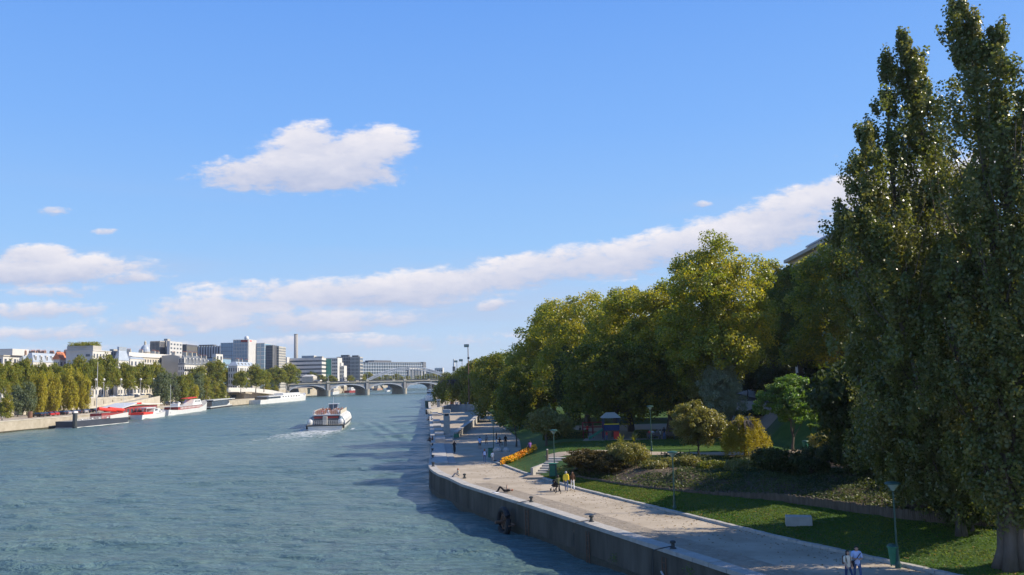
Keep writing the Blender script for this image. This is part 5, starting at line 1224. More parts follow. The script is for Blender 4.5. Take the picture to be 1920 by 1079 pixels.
def rails(pts, h=1.0, n=2, post=1.5, r=.025):
    mb = B(); P_ = [Vector(p) for p in pts]
    for k in range(1, n + 1): mb.tube([p + Vector((0, 0, h * k / n)) for p in P_], r, 4)
    for a, c in zip(P_, P_[1:]):
        m_ = max(1, int((c - a).length / post))
        for i in range(m_ + 1): q = a.lerp(c, i / m_); mb.tube([q, q + Vector((0, 0, h))], r, 4, False)
    return mb
# tour boat ------------------------------------------------------------
BC = Vector((BOAT[0], BOAT[1], 0)) + Matrix.Rotation(BOAT_RZ, 3, 'Z') @ Vector((0, 23, 0))
tbt = thing('tour_boat', 'white double decked sightseeing boat sailing away with a foaming wake', 'boat', BC, BOAT_RZ)
L_ = 46.0; mb = B(); st_ = hull(mb, L_, 10.0, 1.35, bow=.2, sheer=.7, n=20); mb.build('hull', ['white_paint', 'grey_render'], tbt)
rubrail(st_, -.30, .05).build('rub_rail', 'metal_dark', tbt)
# saloon under slanted glass
sal = B(); sal.xprism([(-19.5, 1.3), (17, 1.3), (15.5, 3.55), (-17.5, 3.55)], -3.3, 3.3); sal.build('saloon', 'glass_dark', tbt)
for s_ in (-1, 1):
    B().hexa([(s_ * 3.3, -18, 1.3), (s_ * 4.8, -18, 1.3), (s_ * 4.8, 15, 1.3), (s_ * 3.3, 15, 1.3)], [(s_ * 3.3, -18, 3.55), (s_ * 3.42, -18, 3.5), (s_ * 3.42, 15, 3.5), (s_ * 3.3, 15, 3.55)]).build('side_glazing', 'glass_blue', tbt)
    for i in range(12):
        y = -18 + i * 3.0; r_ = B(); r_.tube([(s_ * 4.86, y, 1.25), (s_ * 4.75, y, 2.2), (s_ * 4.3, y, 3.1), (s_ * 3.45, y, 3.62)], .2, 6); r_.build('window_rib', 'white_paint', tbt)
    boxpart('sill_rail', 'white_paint', tbt, (s_ * 4.86, -1.5, 1.7), (.16, 34, .5))
boxpart('upper_deck', 'white_paint', tbt, (0, -3, 3.72), (7.3, 31, .28))
for s_ in (-1, 1): boxpart('bulwark', 'cream_stone', tbt, (s_ * 3.6, -2, 4.35), (.14, 29, .95))
rails([(-3.6, -18.3, 3.86), (3.6, -18.3, 3.86)], 1.1, 3, .5).build('railing', 'white_paint', tbt)
rails([(-3.9, -22.4, 1.35), (3.9, -22.4, 1.35)], 1.1, 3, .55).build('railing', 'white_paint', tbt)
boxpart('aft_bulkhead', 'window_dark', tbt, (0, -19.56, 2.2), (6.4, .1, 1.5)); boxpart('red_blind', 'red_dark', tbt, (0, -19.62, 3.2), (6.4, .1, .5)); boxpart('stair', 'grey_render', tbt, (-.2, -20.2, 2.4), (1.1, 2.4, 2.1))
boxpart('transom_panel', 'light_fin', tbt, (0, -23.06, .85), (6.0, .1, .5))
for i in range(13):
    for s_ in (-1, 1):
        sb = B(); sb.box((s_ * 1.9, -15.5 + i * 1.75, 4.2), (2.6, .5, .08)); sb.box((s_ * 1.9, -15.75 + i * 1.75, 4.5), (2.6, .08, .6)); sb.box((s_ * 1.9, -15.5 + i * 1.75, 4.0), (2.2, .3, .3)); sb.build('bench_seat', 'orange', tbt)
wh = B(); wh.xprism([(8.0, 3.86), (11.5, 3.86), (11.0, 5.9), (8.2, 5.9)], -1.3, 1.3); wh.build('wheelhouse', 'glass_dark', tbt)
boxpart('wheelhouse_roof', 'white_paint', tbt, (0, 9.6, 6.0), (3.1, 3.6, .18))
for dx in (-1.3, 0, 1.3): boxpart('wheelhouse_post', 'white_paint', tbt, (dx, 7.98, 4.9), (.16, .14, 2.0))
B().tube([(0, 9, 6.1), (0, 9, 8.2)], .05, 5).build('mast', 'white_paint', tbt)
for s_ in (-1, 1):
    B().lathe([(.05, 0), (.6, .25), (.75, .8), (.6, 1.35), (.05, 1.6)], (s_ * 4.0, -21.6, 1.3), 10).build('life_raft_canister', 'white_paint', tbt)
    for k in range(3): B().lathe([(.22, 0), (.24, .9), (.1, 1.0)], (s_ * (4.75), -22.6 + k * .5, .35), 7).build('fender', 'rubber', tbt)
# moored boats: ends of the outer waterline give place and heading
def mooring(pa, pb, beam):
    a, c = P(*pa), P(*pb); d = (c - a); L_ = d.length; d.normalize(); ctr = (a + c) / 2 + Vector((-d.y, d.x, 0)) * beam / 2
    return ctr, math.atan2(-d.x, d.y), L_
ctr, rz, L1 = mooring((138, 803), (250, 792), 6.5); bg = thing('barge', 'dark blue barge with furled bright red canopies moored at the far quay', 'boat', ctr, rz)
mb = B(); st_ = hull(mb, L1, 6.5, 2.1, bow=.12, sheer=.4, n=14); mb.build('hull', ['hull_navy', 'grey_render'], bg); rubrail(st_, -2.15, -1.95, .05).build('waterline_stripe', 'white_paint', bg)
rails([(st_[1][1] - .1, st_[1][0], 2.0), (3.1, L1 * .3, 2.0)], 1.0, 3, .9, .04).build('railing', 'white_paint', bg)
B().hexa([(3.2, L1 * .08, 2.0), (3.3, L1 * .08, 2.0), (3.3, L1 * .40, 2.0), (3.2, L1 * .40, 2.0)], [(3.2, L1 * .08, 3.0), (3.3, L1 * .08, 3.0), (3.3, L1 * .40, 3.7), (3.2, L1 * .40, 3.7)]).build('gangway_panel', 'light_fin', bg)
boxpart('deckhouse', 'red_dark', bg, (0, L1 * .17, 2.9), (4.2, L1 * .36, 1.8))
for y, w_, z in ((L1 * .12, L1 * .30, 4.9), (L1 * .28, L1 * .26, 4.75)): B().tube([(1.2, y - w_ / 2, z + .55), (1.35, y, z), (1.2, y + w_ / 2, z - .35)], [.55, .6, .6], 8).build('furled_canopy', 'red', bg)
for y in (0.0, .16, .3, .42): B().tube([(1.2, L1 * y, 2), (1.2, L1 * y, 5.2)], .09, 5).build('canopy_post', 'light_fin', bg)
B().tube([(0, 0, 2), (0, 0, 21)], [.16, .07], 6).build('mast', 'light_fin', bg)
for k, y in enumerate((-.44, -.36, -.2, -.08, .05, .18, .34)): B().lathe([(.1, 0), (.35, .3), (.1, .7)], (2.9, L1 * y, 2.0), 8).build('fender', 'white_paint', bg)
ctr, rz, L1 = mooring((252, 790), (330, 779), 9); rs_ = thing('restaurant_barge', 'restaurant barge with broad white canopy roof and red trim moored at the far quay', 'boat', ctr + Vector((-6, 2, 0)), rz)
mb = B(); st_ = hull(mb, L1, 8, 1.7, bow=.1, sheer=.1, n=10); mb.build('hull', ['white_paint', 'grey_render'], rs_); boxpart('black_fender_band', 'rubber', rs_, (4.05, -L1 * .25, .3), (.3, L1 * .4, 1.3))
boxpart('saloon', 'red_dark', rs_, (0, 0, 3.2), (6.6, L1 * .8, 3.0)); me = B().box((0, 0, 0), (.1, 2.2, 1.5)).mesh('window', 'glass_dark')
for i in range(10): link('window', me, rs_, (3.35, -L1 * .36 + i * L1 * .08, 3.3))
B().xprism([(-L1 * .46, 4.75), (-L1 * .12, 6.3), (L1 * .1, 5.6), (L1 * .48, 5.2), (L1 * .48, 5.0), (L1 * .1, 5.3), (-L1 * .12, 5.9), (-L1 * .46, 4.5)], -4.3, 4.3).build('canopy_roof', 'white_paint', rs_)
boxpart('red_fascia', 'red', rs_, (4.36, -L1 * .1, 6.0), (.12, L1 * .1, .5)); B().tube([(2, -L1 * .3, 2), (2, -L1 * .3, 12)], .08, 5).build('mast', 'white_paint', rs_)
ctr, rz, L1 = mooring((268, 787), (318, 780.5), 5); cr = thing('motor_yacht', 'white motor cruiser with a red cockpit surround moored outside the restaurant barge', 'boat', ctr, rz)
mb = B(); st_ = hull(mb, L1, 5, 1.7, bow=.35, sheer=.9, n=14); mb.build('hull', ['white_paint', 'light_fin'], cr); boxpart('cockpit_surround', 'red', cr, (0, -L1 * .3, 2.1), (4.8, L1 * .34, .75))
B().xprism([(-L1 * .08, 1.6), (L1 * .28, 1.9), (L1 * .16, 3.6), (-L1 * .05, 3.6)], -1.9, 1.9).build('cabin', 'white_paint', cr); boxpart('windscreen', 'glass_dark', cr, (0, L1 * .03, 3.1), (3.9, L1 * .1, .6))
boxpart('canopy_roof', 'white_paint', cr, (0, -L1 * .16, 4.1), (4.0, L1 * .36, .3))
for s_ in (-1, 1):
    for y in (-.32, -.02): B().tube([(s_ * 1.8, L1 * y, 1.8), (s_ * 1.8, L1 * y, 4.0)], .08, 5).build('canopy_post', 'white_paint', cr)
    for y in (.15, .20): boxpart('porthole', 'glass_dark', cr, (s_ * 1.92, L1 * y, 2.4), (.1, .7, .45))
rails([(1.7, L1 * .25, 2.2), (.6, L1 * .46, 2.5)], .7, 2, .9, .03).build('railing', 'white_paint', cr)
ctr, rz, L1 = mooring((318, 780), (398, 768.5), 7); lb = thing('passenger_boat', 'long white boat with sweeping bow and red deck stripe moored at the far quay', 'boat', ctr, rz)
mb = B(); st_ = hull(mb, L1, 7, 1.9, bow=.35, sheer=3.0, stern=.6, n=18); mb.build('hull', ['white_paint', 'grey_render'], lb)
boxpart('lower_deckhouse', 'red_dark', lb, (0, -L1 * .02, 2.5), (5.8, L1 * .56, 1.4)); me = B().box((0, 0, 0), (.1, 1.1, .8)).mesh('window', 'white_paint')
for i in range(16): link('window', me, lb, (2.93, -L1 * .24 + i * L1 * .031, 2.55))
boxpart('deck_edge', 'white_paint', lb, (0, -L1 * .02, 3.26), (6.4, L1 * .6, .12)); B().xprism([(L1 * .06, 3.3), (L1 * .3, 3.3), (L1 * .25, 5.8), (L1 * .1, 5.8)], -2.1, 2.1).build('wheelhouse', 'white_paint', lb)
for i in range(4): boxpart('wheelhouse_window', 'glass_dark', lb, (2.12, L1 * (.13 + .035 * i), 4.9), (.08, 1.1, .8))
B().xprism([(-L1 * .02, 6.3), (L1 * .2, 6.6), (L1 * .2, 6.9), (-L1 * .02, 6.5)], -1.6, 1.6).build('red_awning', 'red', lb)
rails([(3.0, -L1 * .3, 3.3), (3.0, L1 * .06, 3.3)], 1.0, 2, 1.2, .035).build('railing', 'light_fin', lb); boxpart('aft_cabin', 'white_paint', lb, (0, -L1 * .22, 3.9), (3.2, 3, 1.2))
B().tube([(0, -L1 * .32, 2), (0, -L1 * .32, 13)], .09, 5).build('mast', 'light_fin', lb); B().lathe([(.1, 0), (.8, .5), (.8, 1.2), (.1, 1.6)], (2.4, -L1 * .47, .4), 8).build('fender', 'rubber', lb)
ctr, rz, L1 = mooring((396, 767.5), (456, 759.5), 7); gb = thing('glass_boat', 'low black and white boat with large dark curved windows', 'boat', ctr, rz)
mb = B(); st_ = hull(mb, L1, 7, 1.2, bow=.4, sheer=.9, n=14); mb.build('hull', ['white_paint', 'light_fin'], gb); rubrail(st_, -1.25, -.5, .05).build('black_boot_top', 'rubber', gb)
B().xprism([(-L1 * .46, 1.2), (L1 * .28, 1.2), (L1 * .12, 4.0), (-L1 * .36, 4.2), (-L1 * .46, 3.6)], -3.0, 3.0).build('saloon', 'glass_dark', gb); boxpart('roof', 'white_paint', gb, (0, -L1 * .1, 4.35), (6.4, L1 * .66, .3))
B().xprism([(-L1 * .02, 1.2), (L1 * .3, 1.25), (L1 * .26, 3.2), (L1 * .1, 2.9)], -3.1, 3.1).build('side_panel', 'white_paint', gb); B().tube([(0, -L1 * .44, 2), (0, -L1 * .44, 12)], .1, 5).build('mast', 'rust', gb)
ctr, rz, L1 = mooring((490, 758.5), (583, 750), 9); wb = thing('river_cruiser', 'long all white river boat moored beside the white river wall', 'boat', ctr, rz)
mb = B(); st_ = hull(mb, L1, 9, 2.6, bow=.28, sheer=2.6, n=16); mb.build('hull', ['white_paint', 'light_fin'], wb); boxpart('superstructure', 'white_paint', wb, (0, 0, 3.5), (7.4, L1 * .7, 2.0))
boxpart('upper_house', 'white_paint', wb, (0, L1 * .12, 5.1), (6.0, L1 * .36, 1.3)); boxpart('aft_glazing', 'glass_dark', wb, (0, -L1 * .26, 3.5), (7.6, L1 * .26, 1.2)); me = B().box((0, 0, 0), (.1, 1.8, .8)).mesh('window', 'glass_dark')
for i in range(7): link('window', me, wb, (3.73, -L1 * .08 + i * L1 * .055, 3.6))
rails([(3.4, -L1 * .34, 4.5), (3.4, L1 * .3, 4.5)], .9, 2, 2, .04).build('railing', 'white_paint', wb)
for i, (pa, pb, lab, c1, c2) in enumerate([((620, 741), (642, 738), 'white excursion boat moored beyond the left bridge arch', 'white_paint', 'cream_stone'), ((655, 737), (683, 735.5), 'dark hulled boat with pale cabin beyond the bridge', 'red_dark', 'white_paint'),
        ((706, 732.5), (722, 731), 'brown houseboat beyond the middle bridge arch', 'brick', 'grey_render'), ((724, 731), (752, 728.5), 'white cruise boat beyond the middle bridge arch', 'white_paint', 'white_paint'), ((729, 735), (736, 734), 'small white motorboat on the water beyond the bridge', 'white_paint', 'white_paint')]):
    ctr, rz, L1 = mooring(pa, pb, 6); L1 = min(L1, 60); s_ = .35 if i == 4 else 1.3; o_ = thing('moored_boat', lab, 'boat', ctr, rz); mb = B(); st_ = hull(mb, L1, 7 * min(1, s_), 2.0 * s_, bow=.3, sheer=1.2 * s_, n=10); mb.build('hull', [c1, 'grey_render'], o_)
    boxpart('cabin', c2, o_, (0, -L1 * .05, 3.2 * s_), (5.4 * min(1, s_), L1 * .6, 2.6 * s_))
    if i < 4:
        me = B().box((0, 0, 0), (.1, L1 * .05, 1.1)).mesh('window', 'glass_dark')
        for k in range(6): link('window', me, o_, (2.73, -L1 * .28 + k * L1 * .09, 4.1))
        boxpart('wheelhouse', 'white_paint', o_, (0, L1 * .15, 6.8), (4, L1 * .15, 2.2))
# boats at the far end of the near promenade
for i, (px, Y, L1, lab) in enumerate([(805, 470, 26, 'white boat moored at the far end of the promenade'), (803, 400, 22, 'green and white boat moored by the willow')]):
    p = at(px, 700, Y); o_ = thing('moored_boat', lab, 'boat', (p.x + 1.0 - i * .2, Y, 0), R(5)); mb = B(); st_ = hull(mb, L1, 5, 3.0, bow=.3, sheer=1, n=12); mb.build('hull', [['white_paint', 'lamp_green'][i], 'grey_render'], o_)
    boxpart('cabin', 'white_paint', o_, (0, 0, 4.2), (4, L1 * .5, 2.4)); boxpart('wheelhouse', 'white_paint', o_, (0, L1 * .1, 6.4), (3, 4, 2.0)); boxpart('window_band', 'glass_dark', o_, (0, L1 * .1, 6.5), (3.1, 4.1, .8)); boxpart('window_band', 'glass_dark', o_, (0, 0, 4.4), (4.1, L1 * .45, .9)); B().tube([(0, 0, 6), (0, 0, 12)], .08, 5).build('mast', 'white_paint', o_)
# mooring piles and masts
for px, pyb, top, lab in ((50, 802, 772, 'rusty brown mooring pile at the left of the far quay'), (134, 803, 775, 'black mooring pile at the stern of the dark barge')):
    p = P(px, pyb, 0); o_ = thing('mooring_pile', lab, 'pile', p + Vector((1, 0, 0))); B().tube([(0, 0, -1), (0, 0, at(px, top, p.y).z)], .7, 10).build('shaft', 'rust' if px < 100 else 'metal_dark', o_); B().lathe([(.85, 0), (.85, .4)], (0, 0, .2), 10).build('collar', 'metal_dark', o_)
# cars: one built, the rest copies
def car_proto(paint):
    t = thing('parked_car', 'x', 'car'); mb = B()
    mb.xprism([(-2.15, .35), (2.1, .35), (2.15, .75), (1.9, .95), (.95, 1.02), (-1.95, 1.05), (-2.2, .8)], -.86, .86); mb.build('body', paint, t)
    B().hexa([(-.80, -1.9, 1.03), (.80, -1.9, 1.03), (.80, 1.0, 1.0), (-.80, 1.0, 1.0)], [(-.62, -1.35, 1.48), (.62, -1.35, 1.48), (.62, .25, 1.48), (-.62, .25, 1.48)]).build('windows', 'glass_dark', t)
    boxpart('roof', paint, t, (0, -.55, 1.50), (1.22, 1.55, .06))
    me = B().add(*(lambda n: ([(x, .32 * math.cos(2 * PI * k / n), .32 * math.sin(2 * PI * k / n)) for x in (-.1, .1) for k in range(n)], [tuple(range(n)), tuple(range(2 * n - 1, n - 1, -1))] + [(k, n + k, n + (k + 1) % n, (k + 1) % n) for k in range(n)]))(12)).mesh('wheel', 'rubber')
    for x in (-.8, .8):
        for y in (-1.35, 1.3): link('wheel', me, t, (x, y, .32))
    for x in (-.62, .62):
        boxpart('headlight', 'lamp_glass', t, (x, 2.12, .72), (.3, .1, .14)); boxpart('tail_light', 'red_dark', t, (x, -2.17, .82), (.28, .06, .16))
    return t
M['paint_silver'] = mat('paint_silver', (.45, .46, .47), rough=.3, metal=.3); M['paint_black'] = mat('paint_black', (.02, .02, .025), rough=.25, spec=.6); M['paint_white'] = mat('paint_white', (.75, .75, .75), rough=.3); M['paint_red'] = mat('paint_red', (.40, .03, .03), rough=.3)
CP = {k: car_proto('paint_' + k) for k in ('silver', 'black', 'white', 'red')}; used_c = set()
def put_car(k, loc, rz, label, group):
    if k in used_c: return dup(CP[k], loc, rz, label, group=group)
    used_c.add(k); o = CP[k]; o.location = loc; o.rotation_euler = (0, 0, rz); o['label'] = label; o['group'] = group; return o
seq = [('black', 66), ('black', 76), ('red', 84), ('red', 96), ('black', 110), ('silver', 119), ('white', 128), ('black', 138), ('silver', 148), ('black', 156), ('black', 166)]
OR = ['first', 'second', 'third', 'fourth', 'fifth', 'sixth', 'seventh', 'eighth', 'ninth', 'tenth', 'eleventh']
for i, (k, px) in enumerate(seq):
    Y = 160 / abs((px - 960) / F) * 1.01; put_car(k, (-160 - (i % 2) * .5, Y, LQ), R(70), f'{k} car parked on the far lower quay, {OR[i]} from the left', 'cars on the far lower quay')
seq = [('white', 170), ('black', 190), ('white', 212), ('silver', 226), ('black', 236), ('white', 246), ('black', 256), ('silver', 268), ('black', 279)]
for i, (k, px) in enumerate(seq):
    Y = 184 / abs((px - 960) / F); put_car(k, (-184, Y, UP), R(5), f'{k} car on the far upper street, {OR[i]} from the left', 'cars on the far upper street')
seq = [('silver', 312), ('white', 322), ('black', 330), ('silver', 342), ('black', 352), ('black', 364), ('silver', 376)]
for i, (k, px) in enumerate(seq):
    Y = 168 / abs((px - 960) / F); put_car(k, (-166, Y, LQ), R(75), f'{k} car behind the moored boats, {OR[i]} from the left', 'cars behind the moored boats')
for i, px in enumerate((178, 193, 225, 262, 286)):
    Y = 183 / abs((px - 960) / F); lab = f'white globed street lamp on the far upper street, {OR[i]} from the left'
    if i == 0:
        lp0 = thing('street_lamp', lab, 'street lamp', (-182.6, Y, UP), 0, 'street lamps on the far bank'); B().tube([(0, 0, 0), (0, 0, 8)], [.14, .08], 7).build('pole', 'light_fin', lp0); B().lathe([(.1, 0), (.5, .3), (.6, .7), (.3, 1.1), (.05, 1.2)], (0, 0, 8), 10).build('globe', 'white_paint', lp0)
    else: dup(lp0, (-182.6, Y, UP), 0, lab)

# ------------------------------------------------------------------ people
POSES = {}
def pose(name, J): POSES[name] = J
# joints: pelvis, waist, chest, neck, head, crown; sh/el/wr/hd and hip/kn/an/toe left (-x) and right (+x); facing +y
pose('walk', dict(pe=(0, 0, .95), wa=(0, .01, 1.12), ch=(0, .0, 1.33), ne=(0, .01, 1.50), he=(0, .035, 1.60), cr=(0, .03, 1.70),
    shl=(-.18, 0, 1.42), ell=(-.23, -.07, 1.16), wrl=(-.22, .03, .94), hdl=(-.21, .06, .86), shr=(.18, 0, 1.42), elr=(.23, .05, 1.16), wrr=(.22, .20, .98), hdr=(.21, .25, .92),
    hil=(-.10, 0, .90), knl=(-.11, .16, .52), anl=(-.11, .24, .10), tol=(-.12, .40, .05), hir=(.10, 0, .90), knr=(.11, -.02, .50), anr=(.11, -.30, .14), tor=(.12, -.18, .04)))
pose('stand', dict(POSES['walk'], ell=(-.24, -.02, 1.15), wrl=(-.23, .08, .92), hdl=(-.22, .10, .83), elr=(.24, -.02, 1.15), wrr=(.23, .08, .92), hdr=(.22, .1, .83), knl=(-.11, .02, .50), anl=(-.12, -.02, .09), tol=(-.13, .13, .04), knr=(.11, .03, .5), anr=(.12, .03, .09), tor=(.13, .18, .04)))
pose('push', dict(POSES['walk'], ell=(-.23, .10, 1.18), wrl=(-.19, .36, 1.08), hdl=(-.17, .44, 1.06), elr=(.23, .10, 1.18), wrr=(.19, .36, 1.08), hdr=(.17, .44, 1.06)))
pose('read', dict(POSES['walk'], ell=(-.24, .04, 1.17), wrl=(-.10, .27, 1.15), hdl=(-.05, .34, 1.18), elr=(.24, .04, 1.17), wrr=(.10, .27, 1.17), hdr=(.05, .34, 1.2), he=(0, .07, 1.60), cr=(0, .09, 1.69)))
pose('sit_ground', dict(pe=(0, 0, .12), wa=(0, .03, .30), ch=(0, .08, .50), ne=(0, .12, .66), he=(0, .16, .76), cr=(0, .17, .85), shl=(-.18, .08, .58), ell=(-.25, .20, .36), wrl=(-.16, .38, .36), hdl=(-.10, .45, .38),
    shr=(.18, .08, .58), elr=(.25, .20, .36), wrr=(.16, .38, .36), hdr=(.10, .45, .38), hil=(-.10, .03, .12), knl=(-.17, .42, .42), anl=(-.14, .68, .10), tol=(-.14, .82, .05), hir=(.10, .03, .12), knr=(.17, .42, .40), anr=(.14, .66, .10), tor=(.14, .80, .05)))
pose('sit_chair', dict(pe=(0, 0, .52), wa=(0, .0, .70), ch=(0, .02, .92), ne=(0, .04, 1.08), he=(0, .07, 1.18), cr=(0, .07, 1.27), shl=(-.18, .02, 1.0), ell=(-.24, .06, .75), wrl=(-.18, .28, .66), hdl=(-.14, .36, .64),
    shr=(.18, .02, 1.0), elr=(.24, .06, .75), wrr=(.18, .28, .66), hdr=(.14, .36, .64), hil=(-.10, .03, .50), knl=(-.12, .45, .52), anl=(-.12, .48, .12), tol=(-.12, .62, .05), hir=(.10, .03, .50), knr=(.12, .45, .52), anr=(.12, .48, .12), tor=(.12, .62, .05)))
pose('sit_edge', dict(POSES['sit_ground'], knl=(-.12, .46, .16), anl=(-.12, .52, -.26), tol=(-.12, .64, -.34), knr=(.12, .46, .16), anr=(.12, .50, -.26), tor=(.12, .62, -.34)))
pose('lie', dict(pe=(0, 0, .13), wa=(0, -.17, .13), ch=(0, -.38, .14), ne=(0, -.55, .15), he=(0, -.66, .18), cr=(0, -.76, .19), shl=(-.18, -.46, .13), ell=(-.22, -.24, .26), wrl=(-.12, -.22, .52), hdl=(-.08, -.24, .60),
    shr=(.18, -.46, .13), elr=(.22, -.24, .26), wrr=(.12, -.22, .52), hdr=(.08, -.24, .60), hil=(-.10, .04, .13), knl=(-.12, .36, .52), anl=(-.12, .58, .10), tol=(-.12, .72, .05), hir=(.10, .04, .13), knr=(.12, .40, .50), anr=(.12, .64, .10), tor=(.12, .78, .05)))
pose('cycle', dict(POSES['sit_chair'], pe=(0, -.05, .95), wa=(0, .05, 1.10), ch=(0, .18, 1.28), ne=(0, .26, 1.42), he=(0, .32, 1.52), cr=(0, .33, 1.61), shl=(-.18, .2, 1.36), ell=(-.24, .38, 1.18), wrl=(-.22, .56, 1.08), hdl=(-.21, .62, 1.07),
    shr=(.18, .2, 1.36), elr=(.24, .38, 1.18), wrr=(.22, .56, 1.08), hdr=(.21, .62, 1.07), hil=(-.10, -.02, .92), knl=(-.11, .30, .75), anl=(-.11, .16, .38), tol=(-.11, .30, .34), hir=(.10, -.02, .92), knr=(.11, .24, .55), anr=(.11, .04, .20), tor=(.11, .18, .15)))
EDG = [('pe', 'wa', 1), ('wa', 'ch', 1), ('ch', 'ne', 1), ('ne', 'he', 0), ('he', 'cr', 0)]
for s_ in 'lr': EDG += [('ch', 'sh' + s_, 1), ('sh' + s_, 'el' + s_, 1), ('el' + s_, 'wr' + s_, 4), ('wr' + s_, 'hd' + s_, 0), ('pe', 'hi' + s_, 2), ('hi' + s_, 'kn' + s_, 2), ('kn' + s_, 'an' + s_, 5), ('an' + s_, 'to' + s_, 3)]
RAD = dict(pe=.135, wa=.125, ch=.15, ne=.058, he=.092, cr=.070, sh=.072, el=.048, wr=.033, hd=.040, hi=.095, kn=.062, an=.042, to=.040)
def rad_of(j): return RAD[j[:2]]
BODY = {}
def bake_bodies():
    tmp = []
    for nm, J in POSES.items():
        for fem in (0, 1):
            names = list(J); idx = {n: i for i, n in enumerate(names)}; vs = [J[n] for n in names]; ed = [(idx[a], idx[b]) for a, b, _ in EDG]; rr = [rad_of(n) for n in names]; roots = [idx['pe']]
            fl = []
            if fem: rr = [r * (1.04 if n in ('pe',) else .88) for r, n in zip(rr, names)]
            # five fingers and a face
            for s_ in 'lr':
                h = Vector(J['hd' + s_]); d = (h - Vector(J['wr' + s_])).normalized(); side = d.cross(Vector((0, 0, 1)) if abs(d.z) < .8 else Vector((0, 1, 0))).normalized(); pal = side.cross(d)
                for k in range(4):
                    o_ = h + side * (.026 - .0175 * k); l_ = (.062, .072, .068, .052)[k]
                    b0 = len(vs); vs += [tuple(o_ - d * .01), tuple(o_ + d * (.03 + l_ * .45) + pal * .004), tuple(o_ + d * (.025 + l_ * .9) + pal * .018)]; ed += [(b0, b0 + 1), (b0 + 1, b0 + 2)]; rr += [.010, .009, .007]; roots.append(b0); fl.append((b0, 0))
                b0 = len(vs); vs += [tuple(h - d * .035 + side * .02), tuple(h + side * .052 - d * .005), tuple(h + side * .06 + d * .03)]; ed += [(b0, b0 + 1), (b0 + 1, b0 + 2)]; rr += [.013, .011, .009]; roots.append(b0)
            hd = Vector(J['he']); up = (Vector(J['cr']) - hd).normalized(); fw = Vector((0, 1, 0)) if nm != 'lie' else Vector((0, 0, 1)); fw = (fw - up * fw.dot(up)).normalized()
            b0 = len(vs); vs += [tuple(hd + fw * .06), tuple(hd + fw * .105 - up * .008)]; ed += [(b0, b0 + 1)]; rr += [.02, .011]; roots.append(b0)     # nose
            for q in (-1, 1):
                sx = up.cross(fw) * q; b0 = len(vs); vs += [tuple(hd + sx * .075 - up * .03), tuple(hd + sx * .09 + up * .015)]; ed += [(b0, b0 + 1)]; rr += [.012, .014]; roots.append(b0)   # ears
            me = bpy.data.meshes.new('t'); me.from_pydata(vs, ed, []); o = bpy.data.objects.new('t', me); col.objects.link(o)
            md = o.modifiers.new('s', 'SKIN'); md.use_smooth_shade = True
            for i, sv in enumerate(me.skin_vertices[0].data): sv.radius = (rr[i], rr[i]); sv.use_root = i in roots
            ch_ = me.skin_vertices[0].data[idx['ch']]; ch_.radius = (rr[idx['ch']] * 1.05, rr[idx['ch']] * .8)
            ss_ = o.modifiers.new('u', 'SUBSURF'); ss_.levels = 1; ss_.render_levels = 1
            tmp.append((nm, fem, J, o))
    dg = bpy.context.evaluated_depsgraph_get()
    for nm, fem, J, o in tmp:
        me = bpy.data.meshes.new_from_object(o.evaluated_get(dg)); me.name = 'body'
        cen = np.empty(len(me.polygons) * 3); me.polygons.foreach_get('center', cen); cen = cen.reshape(-1, 3)
        best = np.full(len(cen), 1e9); lab = np.zeros(len(cen), int)
        for a, b, l in EDG:
            A, Bv = np.array(J[a]), np.array(J[b]); d = Bv - A; t = np.clip(((cen - A) @ d) / (d @ d), 0, 1); dist = np.linalg.norm(cen - (A + t[:, None] * d), axis=1) - (rad_of(a) * (1 - t) + rad_of(b) * t)
            m_ = dist < best; best[m_] = dist[m_]; lab[m_] = l
        hn = np.array(J['he']); near_head = np.linalg.norm(cen - hn, axis=1) < .12; lab[near_head] = 0
        for s_ in 'lr': lab[np.linalg.norm(cen - np.array(J['hd' + s_]), axis=1) < .11] = 0
        BODY[(nm, fem)] = (me, lab)
    for _, _, _, o in tmp:
        m_ = o.data; bpy.data.objects.remove(o); bpy.data.meshes.remove(m_)
bake_bodies()
HAIRM = {}
def hair_mesh(long):
    if long in HAIRM: return HAIRM[long]
    mb = B(); n = 12
    prof = [(.02, .125), (.06, .112), (.088, .075), (.100, .025), (.098, -.03)] + ([(.092, -.10), (.075, -.19)] if long else [(.088, -.06)])
    vs = []; fs = []
    for r, z in prof:
        for k in range(n):
            a = 2 * PI * k / n; fr = max(0, math.sin(a)); rr = r * (1 - (.42 * fr if z < .05 else .05 * fr)); vs.append((rr * math.cos(a), rr * math.sin(a) - .022, z))
    for i in range(len(prof) - 1):
        for k in range(n): fs.append((i * n + k, (i + 1) * n + k, (i + 1) * n + (k + 1) % n, i * n + (k + 1) % n))
    fs.append(tuple(range(n))); mb.add(vs, fs); me = mb.mesh('hair', 'hair_dark', True); HAIRM[long] = me; return me
